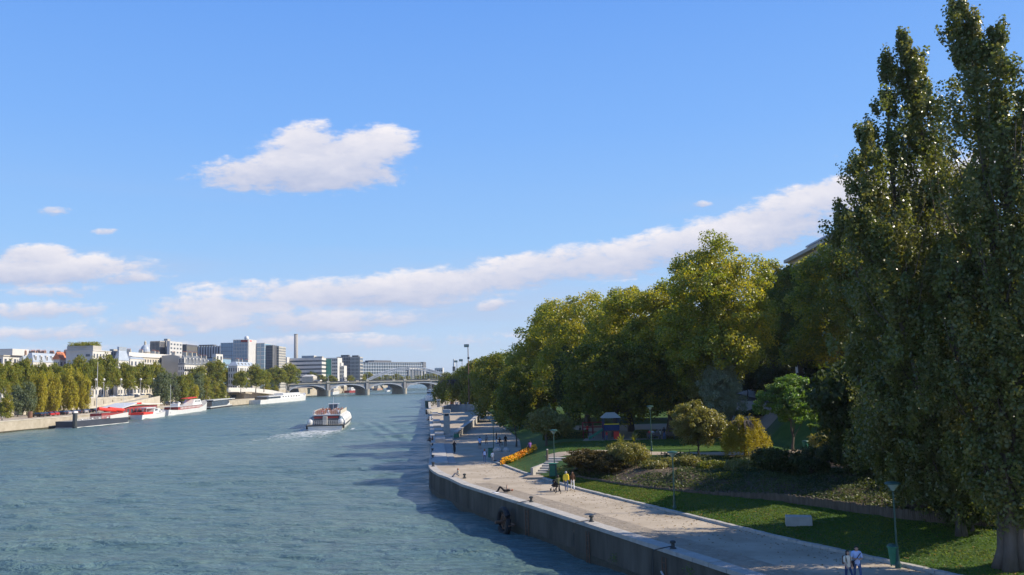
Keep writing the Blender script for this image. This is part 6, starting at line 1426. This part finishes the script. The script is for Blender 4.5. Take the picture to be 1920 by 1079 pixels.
def person(label, pos, rz, ps, top, legs, hair='hair_dark', h=1.75, fem=0, shoes='black', bare_legs=False, bare_arms=True, group=None, detail=True, long_hair=None):
    t = thing('person', label, 'person', pos, rz, group); k = h / 1.75; t.scale = (k, k, k); J = POSES[ps]
    me, lab = BODY[(ps, fem)]; me = me.copy(); me.materials.clear()
    for m_ in (M['skin'], CL[top], CL[legs], CL[shoes]): me.materials.append(m_)
    mp = np.array([0, 1, 2, 3, 0 if bare_arms else 1, 0 if bare_legs else 2]); me.polygons.foreach_set('material_index', mp[lab].astype(np.int32)); me.name = 'body'
    link('body', me, t)
    hm = hair_mesh(bool(fem) if long_hair is None else long_hair).copy(); hm.materials[0] = M[hair]; ho = link('hair', hm, t, J['he'])
    if ps == 'lie': ho.rotation_euler = (R(80), 0, 0)
    if detail:
        hd = Vector(J['he']); up = (Vector(J['cr']) - hd).normalized(); fw = Vector((0, 1, 0)) if ps != 'lie' else Vector((0, 0, 1))
        for q in (-1, 1): B().box(tuple(hd + Vector((q * .032, 0, 0)) + fw * .083 + up * .015), (.02, .012, .01)).build('eye', 'hair_dark', t)
        B().box(tuple(hd + fw * .080 - up * .045), (.04, .01, .008)).build('mouth', 'red_dark', t)
    return t
def on(px, py, z=QZ): return P(px, py, z)
# near walkers
t = person('man in a pale blue shirt with a shoulder bag reading while he walks', on(1609, 1094, QZ), R(170), 'read', 'lightblue', 'denim', 'hair_dark', 1.78)
B().tube([(-.17, .12, 1.42), (0, .17, 1.2), (.2, .08, .98)], .018, 5).build('strap', CL['black'], t); B().tube([(-.17, .02, 1.46), (0, -.15, 1.2), (.2, -.04, .98)], .018, 5).build('strap', CL['black'], t); B().box((.24, .02, .9), (.1, .3, .24)).build('shoulder_bag', CL['black'], t)
t = person('woman in a cream top with a dark backpack beside the man in blue', on(1592, 1098, QZ), R(195), 'walk', 'cream', 'navy', 'hair_dark', 1.66, 1)
B().box((0, -.19, 1.22), (.28, .14, .40), taper=.85).build('backpack', CL['brown'], t); B().tube([(-.12, .13, 1.1), (-.13, .06, 1.44), (-.12, -.12, 1.42)], .016, 5).tube([(.12, .13, 1.1), (.13, .06, 1.44), (.12, -.12, 1.42)], .016, 5).build('strap', CL['black'], t)
# the group with the pushchair
t = person('man in a bright yellow jumper and jeans walking beside the pushchair', on(1062, 922), R(-12), 'walk', 'yellow', 'denim', 'hair_grey', 1.80, bare_arms=False)
B().add([(-.23, -.13, 1.0), (.23, -.13, 1.0), (.22, .14, 1.0), (-.22, .14, 1.0), (-.2, -.12, 1.44), (.2, -.12, 1.44), (.2, .11, 1.44), (-.2, .11, 1.44)], [(0, 1, 5, 4), (1, 2, 6, 5), (2, 3, 7, 6), (3, 0, 4, 7)]).build('jumper', CL['yellow'], t)
person('woman in a brown jacket and white trousers right of the man in yellow', on(1074, 920), R(0), 'walk', 'brown', 'white', 'hair_brown', 1.66, 1, bare_arms=False)
person('woman in an olive jacket pushing a black pushchair', on(1047, 926.5), R(25), 'push', 'olive', 'black', 'hair_dark', 1.66, 1, bare_arms=False)
pc = on(1041, 921); pr = thing('pushchair', 'black pushchair with small wheels in front of the woman in olive', 'pushchair', pc, R(25))
B().add([(-.22, -.15, .35), (.22, -.15, .35), (.22, .35, .45), (-.22, .35, .45), (-.22, -.28, .85), (.22, -.28, .85)], [(0, 1, 2, 3), (0, 4, 5, 1), (0, 3, 4), (1, 5, 2)]).build('seat', CL['black'], pr)
B().lathe([(.30, 0), (.27, .15), (.15, .25), (.02, .28)], (0, -.08, .78), 10).build('hood', CL['black'], pr)
B().tube([(-.22, -.55, 1.02), (.22, -.55, 1.02)], .018, 5).tube([(-.22, -.55, 1.02), (-.24, .35, .12)], .016, 5).tube([(.22, -.55, 1.02), (.24, .35, .12)], .016, 5).tube([(-.22, .1, .5), (-.26, -.3, .12)], .016, 5).tube([(.22, .1, .5), (.26, -.3, .12)], .016, 5).build('frame', 'metal_dark', pr)
wm = B().add(*(lambda n: ([(x, .11 * math.cos(2 * PI * k / n), .11 * math.sin(2 * PI * k / n)) for x in (-.025, .025) for k in range(n)], [tuple(range(n)), tuple(range(2 * n - 1, n - 1, -1))] + [(k, n + k, n + (k + 1) % n, (k + 1) % n) for k in range(n)]))(12)).mesh('wheel', 'rubber')
for x in (-.26, .26):
    for y in (-.3, .35): link('wheel', wm, pr, (x, y, .11))
# others along the quay
t = person('person in a beige jumper with orange cap sitting on the quay edge', on(861, 894, QZ + .04), R(110), 'sit_ground', 'beige', 'grey', 'hair_red', 1.7)
t = person('person in dark clothes lying on their back at the quay edge', on(946, 923, QZ + .04), R(98), 'lie', 'black', 'black', 'hair_red', 1.75)
B().box((-.30, .75, .02), (.5, .35, .03), .3).build('white_cloth', CL['white'], t)
person('man in a white shirt and dark shorts walking away up the promenade', on(900, 843), R(5), 'walk', 'lightblue', 'black', 'hair_dark', 1.82, bare_legs=True)
person('child in grey walking ahead of the man in the white shirt', on(912, 834), R(10), 'walk', 'grey', 'black', 'hair_brown', 1.5)
t = person('woman with a white backpack and blue jeans walking towards the curved wall', on(909, 868.5), R(0), 'walk', 'navy', 'denim', 'hair_red', 1.72, 1)
B().box((0, -.2, 1.2), (.3, .16, .42), taper=.85).build('backpack', CL['lightblue'], t)
person('child in a white hooded top walking beside the lamp and bins', on(923.5, 868), R(0), 'walk', 'white', 'grey', 'hair_dark', 1.35, bare_arms=False)
cy = on(852, 850); person('person in black riding a bicycle up the promenade', cy, R(0), 'cycle', 'black', 'black', 'hair_dark', 1.72, bare_arms=False)
bc = thing('bicycle', 'dark bicycle ridden by the person in black', 'bicycle', cy); wv = []
def ring(mb, c, r, w, n=18):
    mb.tube([(c[0], c[1] + r * math.cos(2 * PI * k / n), c[2] + r * math.sin(2 * PI * k / n)) for k in range(n + 1)], w, 5, False)
for y in (-.5, .55): mb = B(); ring(mb, (0, y, .34), .32, .022); mb.build('wheel', 'rubber', bc)
B().tube([(0, -.5, .34), (0, 0, .3), (0, -.12, .85), (0, -.5, .34)], .018, 5).tube([(0, 0, .3), (0, .45, .85)], .018, 5).tube([(0, -.12, .8), (0, .43, .85)], .018, 5).tube([(0, .55, .34), (0, .42, .98)], .016, 5).build('frame', 'metal_dark', bc)
B().tube([(-.26, .5, 1.02), (0, .42, 1.0), (.26, .5, 1.02)], .014, 5).build('handlebar', 'metal_dark', bc); boxpart('saddle', 'rubber', bc, (0, -.12, .88), (.14, .24, .06))
seated = [(807, 829, 'black', 'black', 'person in black seated on the corner block of the quay edge', 'sit_ground', .3), (812, 827, 'brown', 'black', 'person in brown seated beside the one in black at the quay edge', 'sit_ground', .3),
          (804, 789, 'grey', 'black', 'person in grey seated on the quay edge steps', 'sit_ground', .3), (809, 788, 'white', 'navy', 'person in a white top seated on the quay edge steps', 'sit_ground', .3),
          (931, 838, 'white', 'denim', 'person in a white top seated on the low wall by the bins', 'sit_chair', .0), (937, 836, 'black', 'black', 'person in black seated by the low wall near the bins', 'sit_chair', 0), (948, 838, 'black', 'brown', 'person in a dark coat at the end of the low wall', 'stand', 0), (931, 832, 'brown', 'black', 'dark haired person standing behind the seated pair near the bins', 'stand', 0)]
for i, (px, py, a, b_, lab, ps, dz) in enumerate(seated):
    person(lab, on(px, py, QZ + dz), R(40 + i * 57), ps, a, b_, ['hair_dark', 'hair_brown'][i % 2], 1.72, i % 2)
# people on and around the curved stage wall
SW = []
stagep = [(846, 769, 'red', 'person in red sitting on top of the curved wall'), (850, 769, 'red', 'second person in red sitting on top of the curved wall'), (855, 769, 'white', 'person in white on top of the curved wall'), (858, 768.5, 'white', 'second person in white on top of the curved wall'), (863, 768.5, 'navy', 'person in navy on top of the curved wall'), (877, 768, 'white', 'person in a white top at the bend of the curved wall'), (873, 768.5, 'black', 'person in black at the bend of the curved wall')]
ambient = [(896, 770, 'beige'), (900, 769, 'black'), (904, 771, 'cream'), (891, 769, 'brown'), (887, 770, 'grey'), (899, 773, 'olive')]
for i, (px, py, c) in enumerate(ambient): person(['beige', 'black', 'cream', 'brown', 'grey', 'olive'][i] + ' clothed person standing in the shade beyond the curved wall', on(px, py, QZ), R(i * 70), 'stand', c, 'black', h=1.72, fem=i % 2, detail=False, bare_arms=False)
# park visitors
for i, (px, py, c, ps, lab) in enumerate([(1219, 826, 'red', 'sit_chair', 'person in dark red sitting left of the middle garden lamp'), (1224, 826, 'white', 'sit_chair', 'person in white sitting just right of the middle garden lamp'), (1232, 826, 'grey', 'sit_chair', 'person in a grey shirt leaning over the bench by the hedge'), (1238, 826, 'cream', 'sit_chair', 'person in cream on the bench by the hedge'),
        (1246, 829, 'black', 'stand', 'person in black standing beside the hedge'), (1254, 827, 'brown', 'sit_chair', 'person in brown sitting behind the right hedge'), (1138, 828, 'red', 'stand', 'child in pink at the foot of the green slide'), (1161, 818, 'orange', 'stand', 'child in orange behind the play tower'), (1088, 822, 'black', 'stand', 'adult in dark clothes left of the playground'), (1102, 818, 'red', 'stand', 'person in dark red beside the playground frame')]):
    p = P(px, py, PZ); p.z = hgt(p.x, p.y); person(lab, p, R(150 + 40 * i), ps, c, 'black' if i % 2 else 'denim', ['hair_dark', 'hair_brown', 'hair_dark'][i % 3], 1.2 if 'child' in lab else 1.7, i % 2)
p = P(1001, 852, 3.7); p.z = hgt(p.x, p.y); person('person in pink and black crouching with a pram on the garden path', P(994, 846.5, PZ + .05), R(30), 'sit_chair', 'purple', 'black', 'hair_dark', 1.65, 1)
# far quay strollers
for i, (px, py, c, lab) in enumerate([(20, 793, 'navy', 'person in navy walking on the far quay'), (5, 791, 'grey', 'person in grey walking at the far left of the far quay'), (14, 797, 'red', 'person in red sitting on the far quay edge'), (27, 795, 'red', 'second person in red sitting on the far quay edge')]):
    p = P(px, py, LQ); p.x = min(p.x, -151.5); person(lab, p, R(90 + i), 'walk' if i < 2 else 'sit_ground', c, 'black', h=1.75, detail=False)
# passengers
rg = random.Random(31); cols = ['white', 'orange', 'lightblue', 'black', 'red', 'cream', 'white', 'grey', 'orange', 'navy']; proto = {}
RM = Matrix.Rotation(BOAT_RZ, 3, 'Z'); k = 0
ordn = ['stern', 'second', 'third', 'fourth', 'fifth', 'sixth', 'seventh', 'eighth', 'ninth', 'tenth', 'eleventh', 'twelfth', 'foremost']; seatn = ['port outer', 'port inner', 'starboard inner', 'starboard outer']
for i in range(13):
    for j, x in enumerate((-2.7, -1.3, 1.3, 2.7)):
        if rg.random() < .12: continue
        c = cols[(i * 3 + j * 2 + k) % len(cols)]; k += 1; pos = BC + RM @ Vector((x + rg.uniform(-.2, .2), -15.45 + i * 1.75, 3.78))
        lab = f'seated passenger in {c} on the {ordn[i]} bench row of the tour boat, {seatn[j]} seat'
        if c in proto: dup(proto[c], pos, BOAT_RZ + rg.uniform(-.4, .4), lab)
        else: proto[c] = person(lab, pos, BOAT_RZ, 'sit_chair', c, 'denim', ['hair_brown', 'hair_grey', 'white_paint', 'hair_red'][k % 4], 1.75, 0, group='passengers on the tour boat', detail=False)
for i, (x, y, c) in enumerate([(-3.2, -17.7, 'white'), (.2, -14.2, 'white'), (-.6, -8, 'black'), (3.1, -17.4, 'white'), (-1.2, -17.3, 'brown')]):
    dup(proto[c] if c in proto else list(proto.values())[0], BC + RM @ Vector((x, y, 3.86)), BOAT_RZ + PI, f'passenger standing on the upper deck, {["at the port stern rail", "in the aisle aft", "in the aisle amidships", "at the starboard stern rail", "behind the stern rail centre"][i]}')
    o_ = bpy.data.objects[-1] if False else None

# ------------------------------------------------------------------ furniture of the promenade and the garden
def lamp(label, pos, h=5.0, rz=0.0, group='green garden lamps'):
    t = thing('garden_lamp', label, 'lamp', pos, rz, group)
    B().lathe([(.15, -.2), (.15, .15), (.10, .3), (.085, 1.0), (.055, 1.1), (.045, h - .5), (.06, h - .45)], n=10).build('pole', 'lamp_green', t)
    B().lathe([(.06, h - .40), (.27, h - .12), (.30, h - .06), (.25, h - .05)], n=14).build('lantern_glass', 'lamp_glass', t)
    B().lathe([(.40, h - .045), (.40, h + .0), (.32, h + .05), (.05, h + .09)], n=16).build('cap', 'lamp_green', t)
    return t
def lamp_h(px, top, pos): return at(px, top, pos.y).z - pos.z
def gp(px, py, z):
    p = P(px, py, z)
    for _ in range(8): p = P(px, py, hgt(p.x, p.y))
    return p
for px, py, top, lab, z in ((926, 862, 789, 'green lamp post beside the bins on the promenade corner', QZ), (1040, 890, 807, 'green lamp post at the foot of the garden steps', 2.8), (1222, 846, 762, 'green lamp post standing on the sunlit lawn by the hedges', PZ),
                       (1265, 955, 848, 'dark green lamp post standing on the lower lawn', 2.9), (1684, 1063, 906, 'tall shaded lamp post in front of the hanging poplar crown', 3.0), (1392, 800, 760, 'green lamp post glimpsed behind the silver leaved tree', PZ), (1535, 798, 752, 'green lamp post right of the feathery tree', PZ)):
    p = gp(px, py, z) if z != QZ else P(px, py, QZ); lamp(lab, p, lamp_h(px, top, p))
def bin_(label, p, s=1.0, group='green litter bins'):
    t = thing('litter_bin', label, 'bin', p, 0, group); t.scale = (s, s, s)
    B().tube([(0, .32, -.1), (0, .32, 1.15)], .035, 6).build('post', 'lamp_green', t)
    B().lathe([(.17, .12), (.24, .75), (.26, .98), (.22, .98), (.14, .3)], n=12).build('bag', 'bin_green', t); B().lathe([(.28, .96), (.31, 1.0), (.31, 1.06), (.28, 1.06)], n=14).build('rim', 'bin_green', t); B().lathe([(.30, 1.065), (.26, 1.14), (.04, 1.2)], (0, 0, 0), 12).build('lid', 'lamp_green', t); return t
bin_('green litter bin hanging beside the tall shaded lamp post on the lawn', gp(1676, 1062, 3.0), .95)
bin_('green litter bin by the yew bushes near the garden path', gp(1511, 850, PZ), 1.15)
for px, lab in ((920, 'left green bin of the pair by the promenade corner lamp'), (931, 'right green bin of the pair by the promenade corner lamp')):
    t = thing('green_bin', lab, 'bin', P(px, 858, QZ)); boxpart('box', 'bin_green', t, (0, 0, .6), (.62, .55, 1.1)); boxpart('lid', 'lamp_green', t, (0, 0, 1.2), (.68, .6, .1)); boxpart('slot', 'metal_dark', t, (0, -.28, .95), (.4, .02, .12))
t = thing('utility_box', 'green utility box at the foot of the garden steps', 'box', gp(1037, 894, 2.7)); boxpart('cabinet', 'lamp_green', t, (0, 0, .62), (.75, .5, 1.25)); boxpart('lid', 'bin_green', t, (0, 0, 1.28), (.82, .56, .07)); boxpart('door', 'bin_green', t, (-.05, -.256, .62), (.5, .02, 1.0))
# low stone planter block by the corner
t = thing('stone_planter', 'low grey stone wall block with rounded boulders by the promenade corner', 'wall', P(942, 862, QZ + .1)); boxpart('wall_block', 'concrete', t, (0, 0, .45), (2.6, 1.4, .9)); B().lathe([(.5, 0), (.62, .25), (.4, .55), (.05, .65)], (-.6, .2, .9), 9).build('boulder', 'coping', t); B().lathe([(.45, 0), (.5, .25), (.3, .5), (.05, .55)], (.5, .2, .9), 9).build('boulder', 'coping', t)
# pale stone block on the lawn
p = gp(1498, 985, 3.2); t = thing('stone_block', 'pale rectangular stone block lying on the shaded lawn', 'stone block', p, R(-14))
mb = B(); mb.box((0, 0, .28), (1.62, .80, .62), 0, .985); o = mb.build('block', 'coping', t); bv = o.modifiers.new('bevel', 'BEVEL'); bv.width = .03; bv.segments = 2
# wooden post by the steps
p = gp(1026, 863, 3.8); t = thing('wooden_post', 'short weathered wooden post on the grass beside the steps', 'post', p); B().tube([(0, 0, -.1), (.02, 0, 1.1)], [.13, .11], 7).build('shaft', 'wood_stake', t); B().lathe([(.12, 1.08), (.1, 1.16), (.02, 1.2)], (.02, 0, 0), 7).build('top', 'coping', t)
# iron mooring bollards with ropes over the coping
BG = 'iron mooring bollards along the quay'
bl = [(871, 897, 'iron bollard beside the person in the beige jumper'), (996, 942, 'iron bollard above the ladder and fender wheel'), (1109, 979, 'iron bollard on the middle of the coping'), (1262, 1029, 'iron bollard nearest the viewer')]
for i, (px, py, lab) in enumerate(bl):
    p = P(px, py, QZ + .02)
    t = thing('mooring_bollard', lab, 'bollard', p, 0, BG); B().lathe([(.20, 0), (.20, .05), (.11, .10), (.10, .30), (.17, .36), (.17, .44), (.06, .48)], n=12).build('post', 'metal_dark', t); boxpart('cross_bar', 'metal_dark', t, (0, 0, .34), (.34, .05, .05))
    if i >= 1:
        d = Vector((-.92, -.40, 0)); r_ = B(); r_.tube([(0, 0, .15), tuple(d * .8 + Vector((0, 0, .10))), tuple(d * 1.35 + Vector((0, 0, .04))), tuple(d * 1.42 + Vector((0, 0, -.5))), tuple(d * 1.42 + Vector((0, .1, -1.5)))], .035, 6); r_.build('chain', 'metal_dark', t)
for px, py in ((807.6, 838), (807.8, 848), (808.5, 861), (809.2, 875)):
    p = P(px + 3, py, QZ + .02); t = thing('mooring_bollard', f'small iron bollard on the far side of the corner, {["farthest", "second farthest", "third farthest", "nearest the corner"][[838, 848, 861, 875].index(py)]}', 'bollard', p, 0, BG); B().lathe([(.22, 0), (.22, .05), (.13, .10), (.12, .34), (.2, .42), (.2, .5), (.06, .54)], n=10).build('post', 'metal_dark', t)
# wheel fender and ladder on the wall
e = P(958, 987, 1.1); wq = Vector((Qp[2][0], Qp[2][1])); dirw = (Vector(Qp[3]) - Vector(Qp[2])).normalized(); outn = Vector((dirw.y, -dirw.x)) * -1
def wall_pt(y, z, out=.0):
    x = lerp_table([(b_, a_) for a_, b_ in Qp[:4]], y); return Vector((x + outn.x * out, y + outn.y * out, z))
yw = 72.0
c = wall_pt(73.2, .75, .75); t = thing('fender_wheel', 'rusty iron fender wheel mounted low on the quay wall', 'fender', c, math.atan2(dirw.y, dirw.x))
mb = B(); ax_ = [(math.cos(2 * PI * k / 22), math.sin(2 * PI * k / 22)) for k in range(23)]
mb.tube([(1.0 * a, 0, 1.0 * b_) for a, b_ in ax_], .24, 8, False); mb.build('tyre', 'rubber', t); mb = B(); mb.tube([(.55 * a, 0, .55 * b_) for a, b_ in ax_], .07, 6, False)
for k in range(6): mb.tube([(0, 0, 0), (.8 * math.cos(k * PI / 3), 0, .8 * math.sin(k * PI / 3))], .05, 5)
mb.build('spokes', 'rust', t); B().tube([(0, -.35, 0), (0, .8, 0)], .13, 8).build('axle', 'rust', t); B().tube([(0, -.2, .05), (-2.0, -.1, -.02), (-2.2, .5, -.02)], .07, 6).build('strut', 'rust', t)
c = wall_pt(70.2, 0, .12); t = thing('wall_ladder', 'rusty iron ladder bolted to the quay wall beside the fender wheel', 'ladder', c, math.atan2(dirw.y, dirw.x))
for x in (-.28, .28): B().tube([(x, 0, -.3), (x, 0, 2.1)], .045, 6).build('rail', 'rust', t)
for k in range(7): B().tube([(-.28, 0, k * .32), (.28, 0, k * .32)], .025, 5).build('rung', 'rust', t)
for i, y in enumerate((51.5, 60.5)):
    c = wall_pt(y, 0, .1); t = thing('wall_ladder', ['rusty iron rail and hose running down the wall below the nearest bollard', 'narrow rusty ladder on the wall below the middle bollard'][i], 'ladder', c, math.atan2(dirw.y, dirw.x))
    for x in (-.2, .2): B().tube([(x, 0, -.3), (x, 0, 2.0)], .035, 6).build('rail', 'rust', t)
    for k in range(6): B().tube([(-.2, 0, k * .34), (.2, 0, k * .34)], .02, 5).build('rung', 'rust', t)
    if i == 0: B().tube([(.1, .15, 1.2), (-.8, .15, .5), (-2.4, .12, -.1)], .06, 6).build('hose', 'light_fin', t)
for i, (y, z) in enumerate(((49.0, 1.2), (57.0, .3))):
    rng = np.random.default_rng(i); c = wall_pt(y, z + .6, .1); t = thing('wall_weed', ['yellow flowered weed growing from the wall near the viewer', 'small weed tuft low on the wall'][i], 'plant', c)
    link('foliage', leafmesh('foliage', rng.normal(0, .16, (90, 3)), np.tile([0., -1., .5], (90, 1)), .07, 'leaf_fresh', rng), t)

# curved stage: low wall that rises into a curve, with the sunken amphitheatre inside
cw = thing('curved_wall', 'curved pale concrete wall of the riverside amphitheatre', 'wall', (0, 0, QZ))
W1 = [P(851, 823, QZ), P(866, 812, QZ), P(884, 800, QZ), P(894.5, 789, QZ), P(898, 781, QZ), P(896, 775.5, QZ), P(889, 772.5, QZ), P(876, 771.5, QZ), P(860, 771.5, QZ), P(845, 772, QZ), P(822, 775, QZ), P(801, 777.5, QZ)]
hts = [1.0, 1.15, 1.3, 1.5, 1.7, 1.9, 2.0, 2.0, 2.0, 2.0, 1.5, 1.3]
pts = [(p.x, p.y) for p in W1]; ins = offset(pts, .55)
vs = []; 
for (a, b_), (c, d), h in zip(pts, ins, hts): vs += [(a, b_, 0), (a, b_, h), (c, d, h), (c, d, 0)]
fs = [(i * 4 + k, (i + 1) * 4 + k, (i + 1) * 4 + k + 1, i * 4 + k + 1) for i in range(len(pts) - 1) for k in range(3)] + [(0, 1, 2, 3)]
B().add(vs, fs).build('wall_face', 'concrete', cw)
mb = B(); o1 = offset(pts, -.12); o2 = offset(pts, .67)
for i in range(len(pts) - 1): mb.hexa([(*o1[i], hts[i] + .003), (*o2[i], hts[i] + .003), (*o2[i + 1], hts[i + 1] + .003), (*o1[i + 1], hts[i + 1] + .003)], [(*o1[i], hts[i] + .14), (*o2[i], hts[i] + .14), (*o2[i + 1], hts[i + 1] + .14), (*o1[i + 1], hts[i + 1] + .14)])
mb.build('coping', 'coping', cw)
p = P(856, 822, QZ + .1); boxpart('green_panel', 'bin_green', cw, (p.x, p.y - .35, .55), (.9, .06, .6))
for i, (px, py, c, lab) in enumerate(stagep):
    p = at(px, 771, (W1[8].y if px < 865 else W1[7].y)); person(lab, (p.x, p.y - .1, QZ + 2.12), R(180 + (i % 3) * 15), 'sit_edge', c, 'denim', h=1.7, fem=i % 2, detail=False)
# standing slab sculpture
for px, py, top, w_, lab in ((838, 818, 768, 1.35, 'tall standing slab sculpture of pale stone with a cut window'), (822.5, 768, 749, 1.3, 'second standing slab farther along the quay')):
    p = P(px, py, QZ); h = at(px, top, p.y).z - QZ; t = thing('slab_sculpture', lab, 'sculpture', p); boxpart('shaft', 'coping', t, (0, 0, h * .43), (w_ * .82, .7, h * .86 - .2)); boxpart('base', 'concrete', t, (0, 0, .06), (w_ * .9, .9, .5)); boxpart('head', 'white_plaster', t, (0, 0, h * .93), (w_, .9, h * .14)); boxpart('recess', 'metal_dark', t, (0, -.36, h * .8), (w_ * .5, .05, h * .09))
# stepped concrete seats on the quay edge
for i, (y0, y1, lab) in enumerate([(139, 147, 'concrete seat block at the corner of the sunken quay'), (152, 158, 'second concrete seat block along the quay edge'), (164, 171, 'third concrete seat block along the quay edge'), (179, 188, 'fourth concrete seat block along the quay edge'), (198, 208, 'fifth concrete seat block along the quay edge'), (240, 252, 'sixth concrete seat block beyond the stage wall'), (275, 290, 'seventh concrete seat block beyond the stage wall')]):
    x = lerp_table([(b_, a_) for a_, b_ in Qp[8:]], (y0 + y1) / 2); t = thing('seat_block', lab, 'seat', (x + 2.0, (y0 + y1) / 2, QZ), R(5), 'concrete seat blocks on the quay edge')
    boxpart('upper_step', 'coping', t, (-.5, 0, .3), (1.6, y1 - y0, .6)); boxpart('lower_step', 'concrete', t, (.9, 0, .15), (1.2, y1 - y0, .3))
t = thing('edge_plinth', 'long raised pale plinth carrying the small bollards along the quay edge', 'plinth', (P(807, 850, QZ).x + 1.1, 120, QZ), R(5.6)); boxpart('slab', 'coping', t, (.1, 0, .10), (1.9, 32, .22)); boxpart('step', 'concrete', t, (1.55, 0, .05), (.9, 32, .12))
# floodlight masts
for px, py, top, lab, r_ in ((880, 771, 650, 'tall rusty floodlight mast behind the curved wall', .17), (868, 757, 677, 'floodlight mast behind the willow, right one', .13), (858, 752, 679, 'floodlight mast behind the willow, left one', .12)):
    p = P(px, py, QZ); h = at(px, top, p.y).z - QZ; t = thing('floodlight_mast', lab, 'mast', p, 0, 'floodlight masts'); B().tube([(0, 0, 0), (-.1, 0, h)], [r_ * 1.3, r_ * .7], 8).build('pole', 'rust', t); boxpart('floodlight', 'metal_dark', t, (-.55, 0, h + .25), (1.5, .6, .9)); boxpart('bracket', 'metal_dark', t, (0, 0, h * .82), (.7, .4, .6)); boxpart('lens', 'lamp_glass', t, (-.55, -.32, h + .25), (1.2, .05, .6))
# playground
c = P(1146, 826, PZ); c.z = hgt(c.x, c.y); t = thing('play_tower', 'blue and red play tower with pale roof and green slide', 'play tower', c)
for x in (-1, 1):
    for y in (-1, 1): B().tube([(x, y, 0), (x, y, 2.9)], .07, 6).build('post', CL['navy'], t)
boxpart('platform', CL['brown'], t, (0, 0, 1.2), (2.2, 2.2, .12)); B().add([(-1.3, -1.3, 2.9), (1.3, -1.3, 2.9), (1.3, 1.3, 2.9), (-1.3, 1.3, 2.9), (-.6, 0, 3.6), (.6, 0, 3.6)], [(0, 1, 5, 4), (2, 3, 4, 5), (1, 2, 5), (3, 0, 4), (0, 3, 2, 1)]).build('roof', 'cream_stone', t)
boxpart('panel', CL['navy'], t, (0, -1.05, 1.65), (1.9, .06, .8)); boxpart('panel', 'red', t, (.6, -1.06, .6), (.7, .05, 1.0)); boxpart('yellow_rail', 'yellow', t, (0, -1.1, 2.08), (2.0, .06, .14))
B().hexa([(-1.1, -.5, 1.2), (-1.1, .4, 1.2), (-3.0, .4, .05), (-3.0, -.5, .05)], [(-1.1, -.5, 1.5), (-1.1, .4, 1.5), (-3.0, .4, .35), (-3.0, -.5, .35)]).build('slide', 'bin_green', t)
c = P(1112, 822, PZ); c.z = hgt(c.x, c.y); t = thing('climbing_frame', 'dark red climbing frame left of the play tower', 'climbing frame', c)
for x in (-1.4, 0, 1.4):
    for y in (-.7, .7): B().tube([(x, y, 0), (x, y, 2.2)], .06, 6).build('post', 'red_dark', t)
for z in (.8, 1.5, 2.15):
    for y in (-.7, .7): B().tube([(-1.4, y, z), (1.4, y, z)], .04, 5).build('bar', 'red_dark', t)
c = P(1236, 830, PZ); c.z = hgt(c.x, c.y)
for px, lab in ((1226, 'wooden bench left of the hedge gap'), (1254, 'wooden bench behind the right hedge')):
    c = P(px, 828, PZ); c.z = hgt(c.x, c.y); t = thing('park_bench', lab, 'bench', c, 0, 'park benches'); 
    for k in range(4): boxpart('slat', 'wood_stake', t, (0, -.2 + k * .13, .45), (1.8, .11, .04))
    for k in range(3): boxpart('back_slat', 'wood_stake', t, (0, .28, .58 + k * .13), (1.8, .04, .11))
    for x in (-.75, .75): boxpart('leg', 'metal_dark', t, (x, 0, .22), (.06, .5, .44))
# low rail beside the garden path
c = gp(1240, 858, PZ); t = thing('low_railing', 'thin dark railing between the planting bed and the garden path', 'railing', c); mb = B()
for k in range(9): B().tube([(-4 + k * 1.0, 0, 0), (-4 + k * 1.0, 0, .8)], .03, 5).build('post', 'metal_dark', t)
B().tube([(-4, 0, .78), (4, 0, .78)], .025, 5).build('top_rail', 'metal_dark', t)
# signs and parapet blocks under the street

# ------------------------------------------------------------------ air
hz = bpy.data.materials.new('haze'); hz.use_nodes = True; nt = hz.node_tree; nt.nodes.remove(nt.nodes['Principled BSDF'])
pv_ = nt.nodes.new('ShaderNodeVolumePrincipled'); pv_.inputs['Color'].default_value = (.80, .88, 1.0, 1); pv_.inputs['Density'].default_value = HAZE; pv_.inputs['Anisotropy'].default_value = 0.3
nt.links.new(pv_.outputs[0], nt.nodes['Material Output'].inputs['Volume'])
o = B().box((0, 0, 36), (19000, 19000, 78)).build('haze', hz); o['kind'] = 'stuff'
